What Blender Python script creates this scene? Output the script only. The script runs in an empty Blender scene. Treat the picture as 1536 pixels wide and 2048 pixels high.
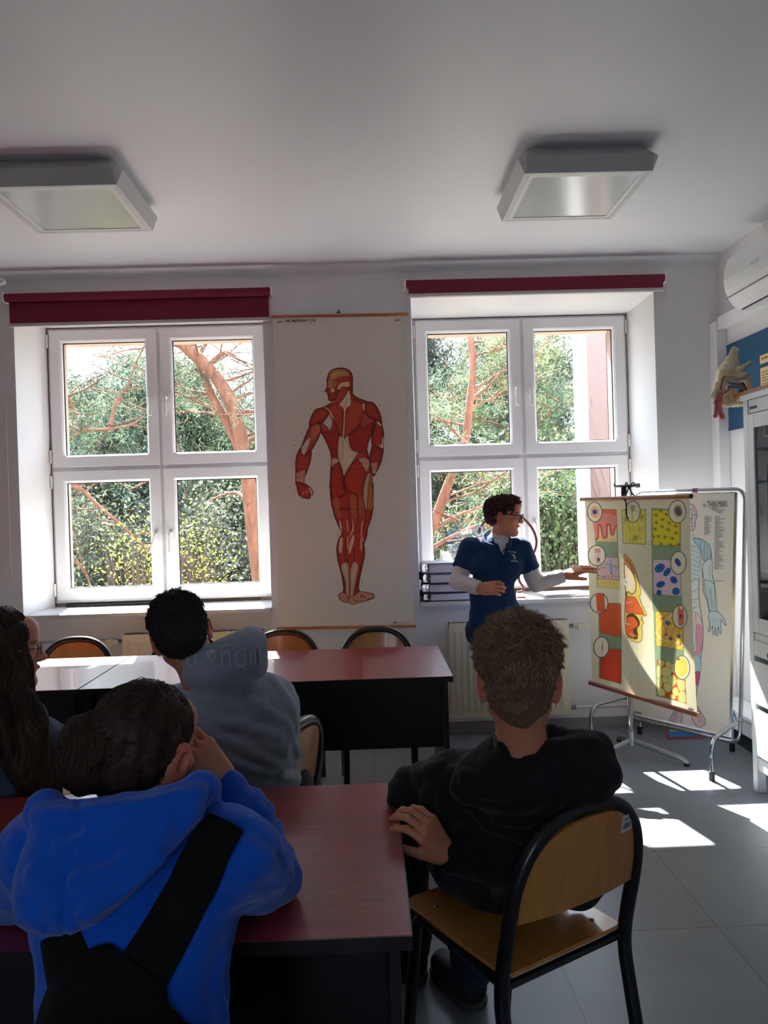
import bpy, bmesh, math, random
import numpy as np
from mathutils import Vector, Matrix
PI = math.pi
rnd = random.Random(7)
S = bpy.context.scene
COL = S.collection

# ------------------------------------------------------------------ camera
CAM_H, YAW, PITCH, ROLL, FPX = 1.52, 2.1164e-2, -6.7475e-3, -3.0712e-2, 1559.4
def cam_axes():
    cy, sy, cp, sp, cr, sr = math.cos(YAW), math.sin(YAW), math.cos(PITCH), math.sin(PITCH), math.cos(ROLL), math.sin(ROLL)
    f = np.array([sy*cp, cy*cp, sp]); r = np.array([cy, -sy, 0.0]); u = np.cross(r, f)
    return cr*r+sr*u, -sr*r+cr*u, f
AX = cam_axes()
EYE = np.array([0, 0, CAM_H])
def ray(px, py): return AX[2]+AX[0]*(px-768)/FPX-AX[1]*(py-1024)/FPX
def W(px, py, y):
    d = ray(px, py); return EYE+d*(y/d[1])
def WZ(px, py, z):
    d = ray(px, py); return EYE+d*((z-CAM_H)/d[2])
def WX(px, py, x):
    d = ray(px, py); return EYE+d*(x/d[0])
cd = bpy.data.cameras.new('camera'); cam = bpy.data.objects.new('camera', cd); COL.objects.link(cam)
r_, u_, f_ = AX
cam.matrix_world = Matrix(((r_[0], u_[0], -f_[0], 0), (r_[1], u_[1], -f_[1], 0), (r_[2], u_[2], -f_[2], CAM_H), (0, 0, 0, 1)))
cd.sensor_fit = 'VERTICAL'; cd.sensor_height = 36; cd.lens = 36*FPX/2048; cd.clip_start = 0.05; cd.clip_end = 500
S.camera = cam

# ------------------------------------------------------------------ light
S.view_settings.view_transform = 'Standard'; S.view_settings.look = 'None'
S.view_settings.gamma = 1; S.view_settings.use_curve_mapping = False
S.view_settings.exposure = 1.97
try:
    S.cycles.use_denoising = True
    S.cycles.max_bounces = 12; S.cycles.diffuse_bounces = 8; S.cycles.transparent_max_bounces = 24
    S.cycles.sample_clamp_indirect = 6.0
except Exception:
    pass
wd = bpy.data.worlds.new('sky'); S.world = wd; wd.use_nodes = True
nt = wd.node_tree; nt.nodes.clear()
wo = nt.nodes.new('ShaderNodeOutputWorld'); bg = nt.nodes.new('ShaderNodeBackground')
tc = nt.nodes.new('ShaderNodeTexCoord'); sx = nt.nodes.new('ShaderNodeSeparateXYZ'); cr_ = nt.nodes.new('ShaderNodeValToRGB')
nt.links.new(tc.outputs['Generated'], sx.inputs[0]); mp_ = nt.nodes.new('ShaderNodeMapRange'); mp_.inputs[1].default_value = -1; nt.links.new(sx.outputs['Z'], mp_.inputs[0]); nt.links.new(mp_.outputs[0], cr_.inputs[0])
e = cr_.color_ramp.elements
e[0].position = 0.495; e[0].color = (0.10, 0.10, 0.09, 1); e[1].position = 0.95; e[1].color = (0.50, 0.68, 1.0, 1); e2 = e.new(0.505); e2.color = (0.78, 0.89, 1.0, 1)
nt.links.new(cr_.outputs[0], bg.inputs[0]); bg.inputs[1].default_value = 2.6
nt.links.new(bg.outputs[0], wo.inputs[0])
sd = bpy.data.lights.new('sun', 'SUN'); sun = bpy.data.objects.new('sun', sd); COL.objects.link(sun)
sd.energy = 17.0; sd.angle = 0.0093; sd.color = (1.0, 0.985, 0.965)
SUN_DIR = Vector((0.20, -1.0, -1.11)).normalized()
sun.rotation_euler = SUN_DIR.to_track_quat('-Z', 'Y').to_euler()

# ------------------------------------------------------------------ scene helpers
def s2l(c):
    c = np.asarray(c, float)/255.0
    return np.where(c <= 0.04045, c/12.92, ((c+0.055)/1.055)**2.4)
def C(r, g, b): return tuple(float(v) for v in s2l((r, g, b)))+(1.0,)
MATS = {}
def mat(name, color=None, rough=0.6, metal=0.0, spec=0.5, noise=None, bump=None, attr=None, trans=0.0, sss=0.0, coat=0.0, sheen=0.0):
    """noise=(scale, amount, stretch xyz); bump=(scale, strength, stretch); attr=colour attribute; trans=share of translucent"""
    if name in MATS: return MATS[name]
    m = bpy.data.materials.new(name); m.use_nodes = True; t = m.node_tree; n = t.nodes; L = t.links
    p = n['Principled BSDF']; out = n['Material Output']
    p.inputs['Roughness'].default_value = rough; p.inputs['Metallic'].default_value = metal
    p.inputs['Specular IOR Level'].default_value = spec
    if coat: p.inputs['Coat Weight'].default_value = coat; p.inputs['Coat Roughness'].default_value = 0.08
    if sheen: p.inputs['Sheen Weight'].default_value = sheen; p.inputs['Sheen Roughness'].default_value = 0.5
    if sss:
        p.inputs['Subsurface Weight'].default_value = sss; p.inputs['Subsurface Radius'].default_value = (1.0, 0.35, 0.2); p.inputs['Subsurface Scale'].default_value = 0.008
    src = None
    if attr:
        a = n.new('ShaderNodeVertexColor'); a.layer_name = attr; src = a.outputs['Color']
    elif color is not None:
        p.inputs['Base Color'].default_value = color
    def coords(stretch):
        g = n.new('ShaderNodeTexCoord'); mp = n.new('ShaderNodeMapping'); mp.inputs['Scale'].default_value = stretch
        L.new(g.outputs['Object'], mp.inputs[0]); return mp.outputs[0]
    if noise:
        sc, am, st = noise
        tx = n.new('ShaderNodeTexNoise'); tx.inputs['Scale'].default_value = sc; tx.inputs['Detail'].default_value = 5
        L.new(coords(st), tx.inputs['Vector'])
        rm = n.new('ShaderNodeMapRange'); rm.inputs[1].default_value = 0.3; rm.inputs[2].default_value = 0.7
        rm.inputs[3].default_value = 1-am; rm.inputs[4].default_value = 1+am
        L.new(tx.outputs['Fac'], rm.inputs[0])
        mx = n.new('ShaderNodeMix'); mx.data_type = 'RGBA'; mx.blend_type = 'MULTIPLY'; mx.inputs['Factor'].default_value = 1
        if src is None: mx.inputs['A'].default_value = color
        else: L.new(src, mx.inputs['A'])
        L.new(rm.outputs[0], mx.inputs['B']); src = mx.outputs['Result']
    if src is not None: L.new(src, p.inputs['Base Color'])
    if bump:
        sc, stg, st = bump
        tx = n.new('ShaderNodeTexNoise'); tx.inputs['Scale'].default_value = sc; tx.inputs['Detail'].default_value = 3
        L.new(coords(st), tx.inputs['Vector'])
        b = n.new('ShaderNodeBump'); b.inputs['Strength'].default_value = stg; b.inputs['Distance'].default_value = 0.01
        L.new(tx.outputs['Fac'], b.inputs['Height']); L.new(b.outputs[0], p.inputs['Normal'])
    if trans:
        tr = n.new('ShaderNodeBsdfTranslucent'); ms = n.new('ShaderNodeMixShader'); ms.inputs[0].default_value = trans
        if src is not None: L.new(src, tr.inputs['Color'])
        else: tr.inputs['Color'].default_value = color
        L.new(p.outputs[0], ms.inputs[1]); L.new(tr.outputs[0], ms.inputs[2]); L.new(ms.outputs[0], out.inputs[0])
    MATS[name] = m
    return m
def glass_mat(name, tint, gloss_min=0.03, rough=0.0):
    if name in MATS: return MATS[name]
    m = bpy.data.materials.new(name); m.use_nodes = True; t = m.node_tree; n = t.nodes; L = t.links; n.clear()
    o = n.new('ShaderNodeOutputMaterial'); mx = n.new('ShaderNodeMixShader'); tr = n.new('ShaderNodeBsdfTransparent'); gl = n.new('ShaderNodeBsdfGlossy')
    fr = n.new('ShaderNodeFresnel'); ge = n.new('ShaderNodeNewGeometry'); mr = n.new('ShaderNodeMapRange')   # thin pane: both faces reflect like the outside of glass
    mr.inputs[3].default_value = 1.5; mr.inputs[4].default_value = 1/1.5; L.new(ge.outputs['Backfacing'], mr.inputs[0]); L.new(mr.outputs[0], fr.inputs[0])
    tr.inputs[0].default_value = tint; gl.inputs['Roughness'].default_value = rough
    L.new(fr.outputs[0], mx.inputs[0]); L.new(tr.outputs[0], mx.inputs[1]); L.new(gl.outputs[0], mx.inputs[2]); L.new(mx.outputs[0], o.inputs[0])
    MATS[name] = m; return m

def root_off(o):
    v = Vector((0, 0, 0))
    while o is not None: v = v+o.location; o = o.parent
    return np.array(v)
def obj(name, V, F, m, parent=None, smooth=False, colors=None, local=False, bevel=0.0, mats=None, midx=None, loc=None):
    V = np.asarray(V, float).reshape(-1, 3)
    off = np.zeros(3)
    if parent is not None and not local: off = root_off(parent)
    if loc is not None: off = off+np.array(loc)
    me = bpy.data.meshes.new(name)
    if isinstance(F, np.ndarray):
        nf, k = F.shape
        me.vertices.add(len(V)); me.vertices.foreach_set('co', (V-off).ravel())
        me.loops.add(nf*k); me.loops.foreach_set('vertex_index', F.ravel().astype(np.int32))
        me.polygons.add(nf); me.polygons.foreach_set('loop_start', np.arange(0, nf*k, k, dtype=np.int32))
        try: me.polygons.foreach_set('loop_total', np.full(nf, k, dtype=np.int32))
        except Exception: pass
        me.update(calc_edges=True); me.validate()
    else:
        me.from_pydata((V-off).tolist(), [], F); me.update()
    for x in (mats or [m]): me.materials.append(x)
    if midx is not None: me.polygons.foreach_set('material_index', np.asarray(midx, dtype=np.int32))
    if smooth: me.polygons.foreach_set('use_smooth', np.ones(len(me.polygons), dtype=bool))
    if colors is not None:
        at = me.color_attributes.new('col', 'FLOAT_COLOR', 'POINT')
        cc = np.ones((len(V), 4)); cc[:, :3] = colors
        at.data.foreach_set('color', cc.ravel())
    o = bpy.data.objects.new(name, me); COL.objects.link(o)
    if parent is not None: o.parent = parent
    if loc is not None: o.location = loc
    if bevel:
        b = o.modifiers.new('bevel', 'BEVEL'); b.width = bevel; b.segments = 2; b.limit_method = 'ANGLE'; b.angle_limit = 0.7
    return o
def thing(name, label, cat, loc=(0, 0, 0), rz=0.0, group=None):
    o = bpy.data.objects.new(name, None); COL.objects.link(o); o.location = loc; o.rotation_euler = (0, 0, rz)
    o.empty_display_size = 0.1
    return tag(o, label, cat, group)
def tag(o, label, cat, group=None):
    o['label'] = label; o['category'] = cat
    if group: o['group'] = group
    return o
def struct(o):
    o['kind'] = 'structure'; return o
def dup(root, loc, rz, label, group=None):
    r = root.copy(); COL.objects.link(r); r.location = loc; r.rotation_euler = (0, 0, rz); r['label'] = label
    if group: r['group'] = group
    for ch in list(root.children):
        c = ch.copy(); COL.objects.link(c); c.parent = r
        for g in list(ch.children):
            d = g.copy(); COL.objects.link(d); d.parent = c
    return r

class MB:
    """collects simple shapes into one mesh"""
    def __init__(s): s.V = []; s.F = []; s.M = []; s.mi = 0
    def add(s, V, F):
        o = len(s.V); s.V += [tuple(float(a) for a in v) for v in V]; s.F += [tuple(i+o for i in f) for f in F]; s.M += [s.mi]*len(F); return s
    def box(s, a, b, R=None, c=None):
        V = [(x, y, z) for x in (a[0], b[0]) for y in (a[1], b[1]) for z in (a[2], b[2])]
        if R is not None:
            c = np.array(c); V = [c+R@(np.array(v)) for v in V]
        return s.add(V, [(0, 1, 3, 2), (4, 6, 7, 5), (0, 4, 5, 1), (2, 3, 7, 6), (0, 2, 6, 4), (1, 5, 7, 3)])
    def prism(s, poly, d0, d1):
        """poly: 3D ring; extruded from +d0 to +d1"""
        n = len(poly); V = [np.array(p)+d0 for p in poly]+[np.array(p)+d1 for p in poly]
        return s.add(V, [tuple(range(n))[::-1], tuple(range(n, 2*n))]+[(i, (i+1) % n, n+(i+1) % n, n+i) for i in range(n)])
    def tube(s, pts, r, n=10, cap=True, closed=False, flat=None):
        P = [np.array(p, float) for p in pts]; m = len(P)
        rs = r if hasattr(r, '__len__') else [r]*m
        V = []; up = None
        for i in range(m):
            a = P[(i-1) % m] if (closed or i > 0) else P[i]; b = P[(i+1) % m] if (closed or i < m-1) else P[i]
            t = b-a; t = t/(np.linalg.norm(t)+1e-12)
            if up is None:
                up = np.array([0, 0, 1.0]) if abs(t[2]) < 0.9 else np.array([1.0, 0, 0])
            up = up-t*(up@t); up = up/(np.linalg.norm(up)+1e-12); sd_ = np.cross(t, up)
            for k in range(n):
                an = 2*PI*k/n
                V.append(P[i]+rs[i]*(math.cos(an)*up*(flat or 1)+math.sin(an)*sd_))
        F = []
        for i in range(m if closed else m-1):
            j = (i+1) % m
            F += [(i*n+k, i*n+(k+1) % n, j*n+(k+1) % n, j*n+k) for k in range(n)]
        if cap and not closed: F += [tuple(range(n)), tuple(range((m-1)*n, m*n))[::-1]]
        F = [f[::-1] for f in F]
        return s.add(V, F)
    def lathe(s, prof, c=(0, 0, 0), axis=2, n=24):
        V = []; F = []
        for (r, h) in prof:
            for k in range(n):
                a = 2*PI*k/n; q = [0, 0, 0]; q[axis] = h; q[(axis+1) % 3] = r*math.cos(a); q[(axis+2) % 3] = r*math.sin(a)
                V.append(np.array(q)+c)
        for i in range(len(prof)-1):
            F += [(i*n+k, i*n+(k+1) % n, (i+1)*n+(k+1) % n, (i+1)*n+k) for k in range(n)]
        F += [tuple(range(n))[::-1], tuple(range((len(prof)-1)*n, len(prof)*n))]
        return s.add(V, F)
    def out(s, name, m, parent=None, smooth=False, bevel=0.0, local=False, mats=None, loc=None):
        return obj(name, s.V, s.F, m, parent, smooth, None, local, bevel, mats, s.M if mats else None, loc)
def arc(c, r, a0, a1, n, u=(1, 0, 0), v=(0, 0, 1)):
    c = np.array(c, float); u = np.array(u, float); v = np.array(v, float)
    return [c+r*(math.cos(a0+(a1-a0)*i/n)*u+math.sin(a0+(a1-a0)*i/n)*v) for i in range(n+1)]
def bent(pts, r=0.03, n=5):
    """polyline with rounded corners"""
    P = [np.array(p, float) for p in pts]; out = [P[0]]
    for i in range(1, len(P)-1):
        a = P[i-1]-P[i]; b = P[i+1]-P[i]; la, lb = np.linalg.norm(a), np.linalg.norm(b)
        d = min(r, la*0.45, lb*0.45); p0 = P[i]+a/la*d; p2 = P[i]+b/lb*d
        for k in range(n+1):
            t = k/n; out.append((1-t)**2*p0+2*t*(1-t)*P[i]+t*t*p2)
    out.append(P[-1]); return out
def spline(pts, n=8, closed=False):
    P = np.array(pts, float); m = len(P); out = []
    for i in range(m if closed else m-1):
        p0 = P[(i-1) % m] if (closed or i > 0) else P[i]; p1 = P[i]; p2 = P[(i+1) % m]; p3 = P[(i+2) % m] if (closed or i < m-2) else P[(i+1) % m]
        for k in range(n):
            t = k/n
            out.append(0.5*((2*p1)+(-p0+p2)*t+(2*p0-5*p1+4*p2-p3)*t*t+(-p0+3*p1-3*p2+p3)*t**3))
    if not closed: out.append(P[-1])
    return np.array(out)
def text_mesh(txt, size, align='LEFT', shear=0.0, spacing=1.0, bold=0.0):
    cu = bpy.data.curves.new('lettering', 'FONT'); cu.body = txt; cu.size = size; cu.align_x = align; cu.shear = shear; cu.space_character = spacing
    cu.resolution_u = 3; cu.offset = bold
    o = bpy.data.objects.new('lettering', cu); COL.objects.link(o)
    me = bpy.data.meshes.new_from_object(o.evaluated_get(bpy.context.evaluated_depsgraph_get()))
    V = np.array([v.co[:] for v in me.vertices]); F = [tuple(p.vertices) for p in me.polygons]
    bpy.data.objects.remove(o); bpy.data.curves.remove(cu); bpy.data.meshes.remove(me)
    return V, F
def put_text(name, txt, size, origin, ux, uy, m, parent, lift=0.0012, sx=1.0, **kw):
    V, F = text_mesh(txt, size, **kw)
    ux = np.array(ux, float); ux /= np.linalg.norm(ux); uy = np.array(uy, float); uy /= np.linalg.norm(uy); n = np.cross(ux, uy)
    return obj(name, np.array(origin)+V[:, :1]*sx*ux+V[:, 1:2]*uy+n*lift, F, m, parent)

# ------------------------------------------------------------------ materials
M_wall = mat('wall_paint', C(226, 225, 225), 0.7, bump=(60, 0.04, (1, 1, 1)))
M_ceil = mat('ceiling_paint', C(226, 229, 233), 0.45, bump=(40, 0.02, (1, 1, 1)))
M_pvc = mat('white_plastic', C(236, 236, 238), 0.3)
M_glass = glass_mat('window_glass', (0.97, 0.98, 0.98, 1))
M_black = mat('black_laminate', C(26, 24, 26), 0.35)
M_blackmetal = mat('black_tube', C(22, 23, 28), 0.3)
M_chrome = mat('dull_chrome', C(190, 192, 195), 0.25, metal=1.0)
M_grey_metal = mat('grey_metal', C(150, 152, 155), 0.4, metal=0.6)
M_rod = mat('rod_wood', C(176, 112, 62), 0.5, noise=(14, 0.18, (1, 1, 8)))
M_ply = mat('beech_plywood', C(196, 132, 62), 0.35, noise=(9, 0.12, (6, 1, 1)), coat=0.3)
M_mahog = mat('mahogany_laminate', C(140, 46, 44), 0.34, noise=(10, 0.30, (1.2, 14, 1)), spec=0.6, coat=0.45)
M_white = mat('white_lacquer', C(226, 228, 228), 0.4)
M_dark = mat('dark_gap', C(28, 28, 30), 0.6)
M_ink = mat('black_ink', C(30, 30, 34), 0.6)
M_blind = mat('burgundy_fabric', C(120, 22, 52), 0.8, noise=(300, 0.1, (1, 1, 1)))
M_steel = mat('steel', C(120, 120, 122), 0.35, metal=0.8)
# ================================================================== the room
YB, YN, XR, XL, ZC = 5.12, 5.17, 2.363, -4.2, 3.114      # back wall face, niche face, right wall, left wall, ceiling
Y0 = -2.6
# rear wall line
YF, YG, YO = 5.54, 5.585, 5.72                             # window frame plane, glass, outer wall face
WIN = [(-2.219, -0.677), (0.358, 1.890)]; WZ0, WZ1 = 0.908, 2.845
FACE = [(-2.258, -0.645), (0.325, 1.932)]; FZ1 = 2.885
def floor_material():
    m = bpy.data.materials.new('floor_tiles'); m.use_nodes = True; t = m.node_tree; n = t.nodes; L = t.links; p = n['Principled BSDF']
    g = n.new('ShaderNodeTexCoord'); mp = n.new('ShaderNodeMapping')
    mp.inputs['Scale'].default_value = (1/0.6, 1/0.6, 1); mp.inputs['Location'].default_value = (-(0.591/0.6) % 1, -(2.72/0.6) % 1, 0)
    br = n.new('ShaderNodeTexBrick'); br.offset = 0.0; br.squash = 1.0
    br.inputs['Scale'].default_value = 1; br.inputs['Mortar Size'].default_value = 0.0032; br.inputs['Brick Width'].default_value = 1; br.inputs['Row Height'].default_value = 1
    br.inputs['Mortar Smooth'].default_value = 0.1; br.inputs['Bias'].default_value = 0
    br.inputs['Color1'].default_value = C(126, 132, 138); br.inputs['Color2'].default_value = C(121, 127, 133); br.inputs['Mortar'].default_value = C(84, 85, 86)
    L.new(g.outputs['Object'], mp.inputs[0]); L.new(mp.outputs[0], br.inputs[0])
    nz = n.new('ShaderNodeTexNoise'); nz.inputs['Scale'].default_value = 2.6; nz.inputs['Detail'].default_value = 8; nz.inputs['Roughness'].default_value = 0.65; L.new(g.outputs['Object'], nz.inputs['Vector'])
    rm = n.new('ShaderNodeMapRange'); rm.inputs[1].default_value = 0.25; rm.inputs[2].default_value = 0.75; rm.inputs[3].default_value = 0.84; rm.inputs[4].default_value = 1.12; L.new(nz.outputs['Fac'], rm.inputs[0])
    mx = n.new('ShaderNodeMix'); mx.data_type = 'RGBA'; mx.blend_type = 'MULTIPLY'; mx.inputs['Factor'].default_value = 1
    L.new(br.outputs['Color'], mx.inputs['A']); L.new(rm.outputs[0], mx.inputs['B']); L.new(mx.outputs['Result'], p.inputs['Base Color'])
    p.inputs['Roughness'].default_value = 0.38
    return m
M_floor = floor_material()
struct(MB().box((XL-.2, Y0-.2, -0.2), (XR+.2, YO, 0)).out('floor', M_floor))
struct(MB().box((XL-.2, Y0-.2, ZC), (XR+.2, YO, ZC+.25)).out('ceiling', M_ceil))
struct(MB().box((XR, Y0-.2, 0), (XR+.2, YO, ZC)).out('wall_right', M_wall))
struct(MB().box((XL-.2, Y0-.2, 0), (XL, YO, ZC)).out('wall_left', M_wall))
# rear wall behind the camera with an added window for fill light
rw_ = MB(); FILL_WX = [(-1.25, -.35)]; rz0, rz1 = .95, 2.75; xx = XL
for (p, q) in FILL_WX:
    rw_.box((xx, Y0-.2, 0), (p, Y0, ZC)); rw_.box((p, Y0-.2, 0), (q, Y0, rz0)); rw_.box((p, Y0-.2, rz1), (q, Y0, ZC)); xx = q
rw_.box((xx, Y0-.2, 0), (XR, Y0, ZC)); struct(rw_.out('wall_rear', M_wall))
for i, (p, q) in enumerate(FILL_WX):
    k = MB(); f_ = .09
    k.box((p, Y0-.14, rz0), (p+f_, Y0-.07, rz1)); k.box((q-f_, Y0-.14, rz0), (q, Y0-.07, rz1)); k.box((p+f_, Y0-.14, rz0), (q-f_, Y0-.07, rz0+f_)); k.box((p+f_, Y0-.14, rz1-f_), (q-f_, Y0-.07, rz1)); k.box(((p+q)/2-.05, Y0-.14, rz0+f_), ((p+q)/2+.05, Y0-.07, rz1-f_))
    o = struct(k.out('window_%d' % (i+3), M_pvc)); MB().box((p+f_, Y0-.11, rz0+f_), (q-f_, Y0-.105, rz1-f_)).out('glass_pane', M_glass, o)  # added unseen window, its opening sized to let in fill light

def back_wall():
    b = MB()
    xs = [XL, FACE[0][0], FACE[0][1], FACE[1][0], FACE[1][1], XR]
    for i in (0, 2, 4): b.box((xs[i], YB, 0), (xs[i+1], YF+0.02, ZC))
    zs = 0.885
    for i in (0, 1):
        x0, x1 = FACE[i]
        b.box((x0, YB, FZ1), (x1, YF+0.02, ZC))
        b.box((x0, YN, 0), (x1, YF+0.02, zs-0.03))
    inner = b; b = MB()
    yo0, yo1 = YF+0.07, YO
    opn = [(-2.15, -0.782), (0.455, 1.80)]
    zz0, zz1 = 0.95, 2.75
    xo = [XL, opn[0][0], opn[0][1], opn[1][0], opn[1][1], XR]
    for i in (0, 2, 4): b.box((xo[i], YF+0.02, 0), (xo[i+1], yo1, ZC))
    for i in (0, 1):
        b.box((opn[i][0], YF+0.07, zz1+0.04), (opn[i][1], yo1, ZC)); b.box((opn[i][0]-.1, yo1, zz1+.03), (opn[i][1]+.1, yo1+.16, zz1+.2)); b.box((opn[i][0], YF+0.07, 0), (opn[i][1], yo1, zz0-0.02))
    struct(b.out('wall_facade', mat('facade_render', C(168, 140, 124), 0.85, noise=(20, .08, (1, 1, 1))))); b = inner
    for i in (0, 1):
        (a0, a1), (w0, w1) = FACE[i], WIN[i]
        for (p, q) in ((a0, w0), (a1, w1)):
            b.add([(p, YB+.001, .86), (q, YF, .86), (q, YF, WZ1+.02), (p, YB+.001, FZ1), (p+(-.03 if p == a0 else .03), YF, .86), (p+(-.03 if p == a0 else .03), YF, FZ1)], [(0, 1, 2, 3), (0, 4, 1), (3, 2, 5)])
        b.add([(a0, YB+.001, FZ1), (a1, YB+.001, FZ1), (w1, YF, WZ1+.001), (w0, YF, WZ1+.001)], [(0, 1, 2, 3)])
    return struct(b.out('wall_back', M_wall))
back_wall()
# small plaster cove along the ceiling
cv = MB()
prof = [(0, 0)]+[(0.05*(1-math.sin(a)), -0.05*(1-math.cos(a))) for a in np.linspace(0, PI/2, 7)]
cv.prism([(XL, YB-.002-(p[0]), ZC-.002+p[1]) for p in prof], np.array([0, 0, 0]), np.array([XR-XL, 0, 0]))
struct(cv.out('trim_1', M_ceil, smooth=False))
# grey tile baseboards
M_base = mat('baseboard_tile', C(140, 138, 134), 0.4, noise=(3, 0.1, (1, 1, 1)))
bb = MB(); xs = [XL, FACE[0][0], FACE[0][1], FACE[1][0], FACE[1][1], XR]
for i in range(5):
    y = YB if i in (0, 2, 4) else YN
    bb.box((xs[i], y-0.012, 0), (xs[i+1], y, 0.075))
struct(bb.out('baseboard_back', M_base, bevel=0.002))
struct(MB().box((XR-.012, Y0, 0), (XR, YB-.013, 0.075)).out('baseboard_right', M_base, bevel=0.002))

M_sill = mat('sill_marble', C(206, 204, 200), 0.3, noise=(6, 0.09, (1, 2.5, 1)))
M_handle = mat('handle_plastic', C(228, 226, 220), 0.35)
M_gasket = mat('black_gasket', C(20, 20, 22), 0.5)
def window(idx):
    x0, x1 = WIN[idx]; z0, z1 = WZ0, WZ1; W_ = x1-x0; H_ = z1-z0
    root = bpy.data.objects.new('window_%d' % (idx+1), None); COL.objects.link(root); root.location = ((x0+x1)/2, YF, z0); struct(root)
    f = MB(); fw = 0.055; y0, y1 = YF+0.012, YF+0.075
    xm = x0+0.505*W_; zm = z0+0.487*H_
    f.box((x0, y0, z0), (x0+fw, y1, z1)); f.box((x1-fw, y0, z0), (x1, y1, z1)); f.box((x0+fw, y0, z0), (x1-fw, y1, z0+fw)); f.box((x0+fw, y0, z1-fw), (x1-fw, y1, z1))
    f.box((xm-.04, y0, z0+fw), (xm+.04, y1, z1-fw)); f.box((x0+fw, y0+.001, zm-.04), (xm-.04, y1-.001, zm+.04)); f.box((xm+.04, y0+.001, zm-.04), (x1-fw, y1-.001, zm+.04))
    f.out('window_frame', M_pvc, root, bevel=0.003)
    sw = 0.083
    for r in (0, 1):
        for c in (0, 1):
            a0 = x0+0.02 if c == 0 else xm+0.012; a1 = xm-0.012 if c == 0 else x1-0.02
            b0 = z0+0.02 if r == 0 else zm+0.014; b1 = zm-0.014 if r == 0 else z1-0.02
            s = MB(); ya, yb = YF-0.012, YF+0.05
            ring = lambda d, y: [(a0+d, y, b0+d), (a1-d, y, b0+d), (a1-d, y, b1-d), (a0+d, y, b1-d)]
            V = ring(0, ya)+ring(sw-.014, ya)+ring(sw, ya+.014)+ring(sw, yb)+ring(0, yb)
            F = []
            for k in range(4):
                F += [(k*4+j, k*4+(j+1) % 4, (k+1)*4+(j+1) % 4, (k+1)*4+j) for j in range(4)]
            F += [(16+j, 16+(j+1) % 4, (j+1) % 4, j) for j in range(4)]
            s.add(V, F); so = s.out('sash', M_pvc, root, bevel=0.0025)
            g = MB(); g.box((a0+sw-.006, YG-.012, b0+sw-.006), (a1-sw+.006, YG-.008, b1-sw+.006)); g.out('glass_pane', M_glass, so)
            k = MB(); d = 0.006
            for (p, q) in (((a0+sw-.001, b0+sw), (a0+sw+d, b1-sw)), ((a1-sw-d, b0+sw), (a1-sw+.001, b1-sw)), ((a0+sw, b0+sw-.001), (a1-sw, b0+sw+d)), ((a0+sw, b1-sw-d), (a1-sw, b1-sw+.001))):
                k.box((p[0], YG-.02, p[1]), (q[0], YG-.0125, q[1]))
            k.out('gasket', M_gasket, so)
            hx = a1-0.04 if c == 0 else a0+0.04; hz = (b0+b1)/2+(-.02 if r == 0 else -0.03)
            h = MB(); h.box((hx-.014, ya-.012, hz-.035), (hx+.014, ya, hz+.035)); 
            tilt = (-0.03 if (r == 0 and c == 0 and idx == 0) else (0.025 if (r == 0 and c == 1 and idx == 1) else 0.0))
            h.tube(bent([(hx, ya-.01, hz+.015), (hx, ya-.05, hz+.015), (hx+tilt, ya-.055, hz-.11)], 0.02), 0.0095, 10, flat=1.1)
            h.out('handle', M_handle, so, smooth=False, bevel=0.002)
            ex = a0 if c == 0 else a1; sg = -1 if c == 0 else 1
            for zz in (b0+0.075, b1-0.075):
                hg = MB(); hg.tube([(ex+sg*.012, ya-.006, zz-.045), (ex+sg*.012, ya-.006, zz+.045)], 0.0085, 10); hg.tube([(ex+sg*.012, ya-.006, zz-.002), (ex+sg*.012, ya-.006, zz+.002)], 0.0095, 10)
                hg.out('hinge', M_handle, so)
    sl = MB(); zt = 0.885
    sl.box((FACE[idx][0]+.002, YB-.035, zt-.03), (FACE[idx][1]-.002, YB+.002, zt)); sl.box((FACE[idx][0]+.002, YB+.002, zt-.029), (FACE[idx][1]-.002, YF+.01, zt))
    sl.out('window_sill', M_sill, root, bevel=0.006)
    if idx == 0:
        MB().box((x0+.09, YF-.05, .887), (x0+.72, YF-.012, .902)).out('dark_seal_strip', M_gasket, root, bevel=0.003)
    return root
window(0); window(1)

# cable trunking in the corner
t1 = MB(); t1.box((XR-.07, YB-.11, 0.08), (XR-.001, YB-.001, 2.66)); struct(t1.out('trim_2', M_pvc, bevel=0.003))
t2 = MB(); t2.box((XR-.06, 2.6, 2.60), (XR-.001, YB-.111, 2.68)); struct(t2.out('trim_3', M_pvc, bevel=0.003))
# round plastered-over junction cover on the wall
jc = W(1390, 540, YB)
tag(MB().lathe([(0.058, 0), (0.058, 0.004), (0.054, 0.006)], (jc[0], YB-.006, jc[2]), 1, 32).out('junction_cover', M_wall), 'round painted-over junction cover high on the back wall in the right corner', 'junction cover')
# white hook of a bracket at the far left
hb = thing('wall_bracket', 'white curved bracket end entering high at the left edge above the blind', 'bracket', tuple(W(-60, 545, YB-.1)))
g = MB(); q0 = W(-75, 545, YB-.02); 
g.tube(spline([W(-90, 535, YB-.001), W(-60, 540, YB-.06), W(-10, 556, YB-.12), W(8, 563, YB-.12), W(-5, 568, YB-.12), W(-40, 566, YB-.11)], 6), 0.013, 10); g.out('bracket_arm', M_pvc, hb, smooth=True)

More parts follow.
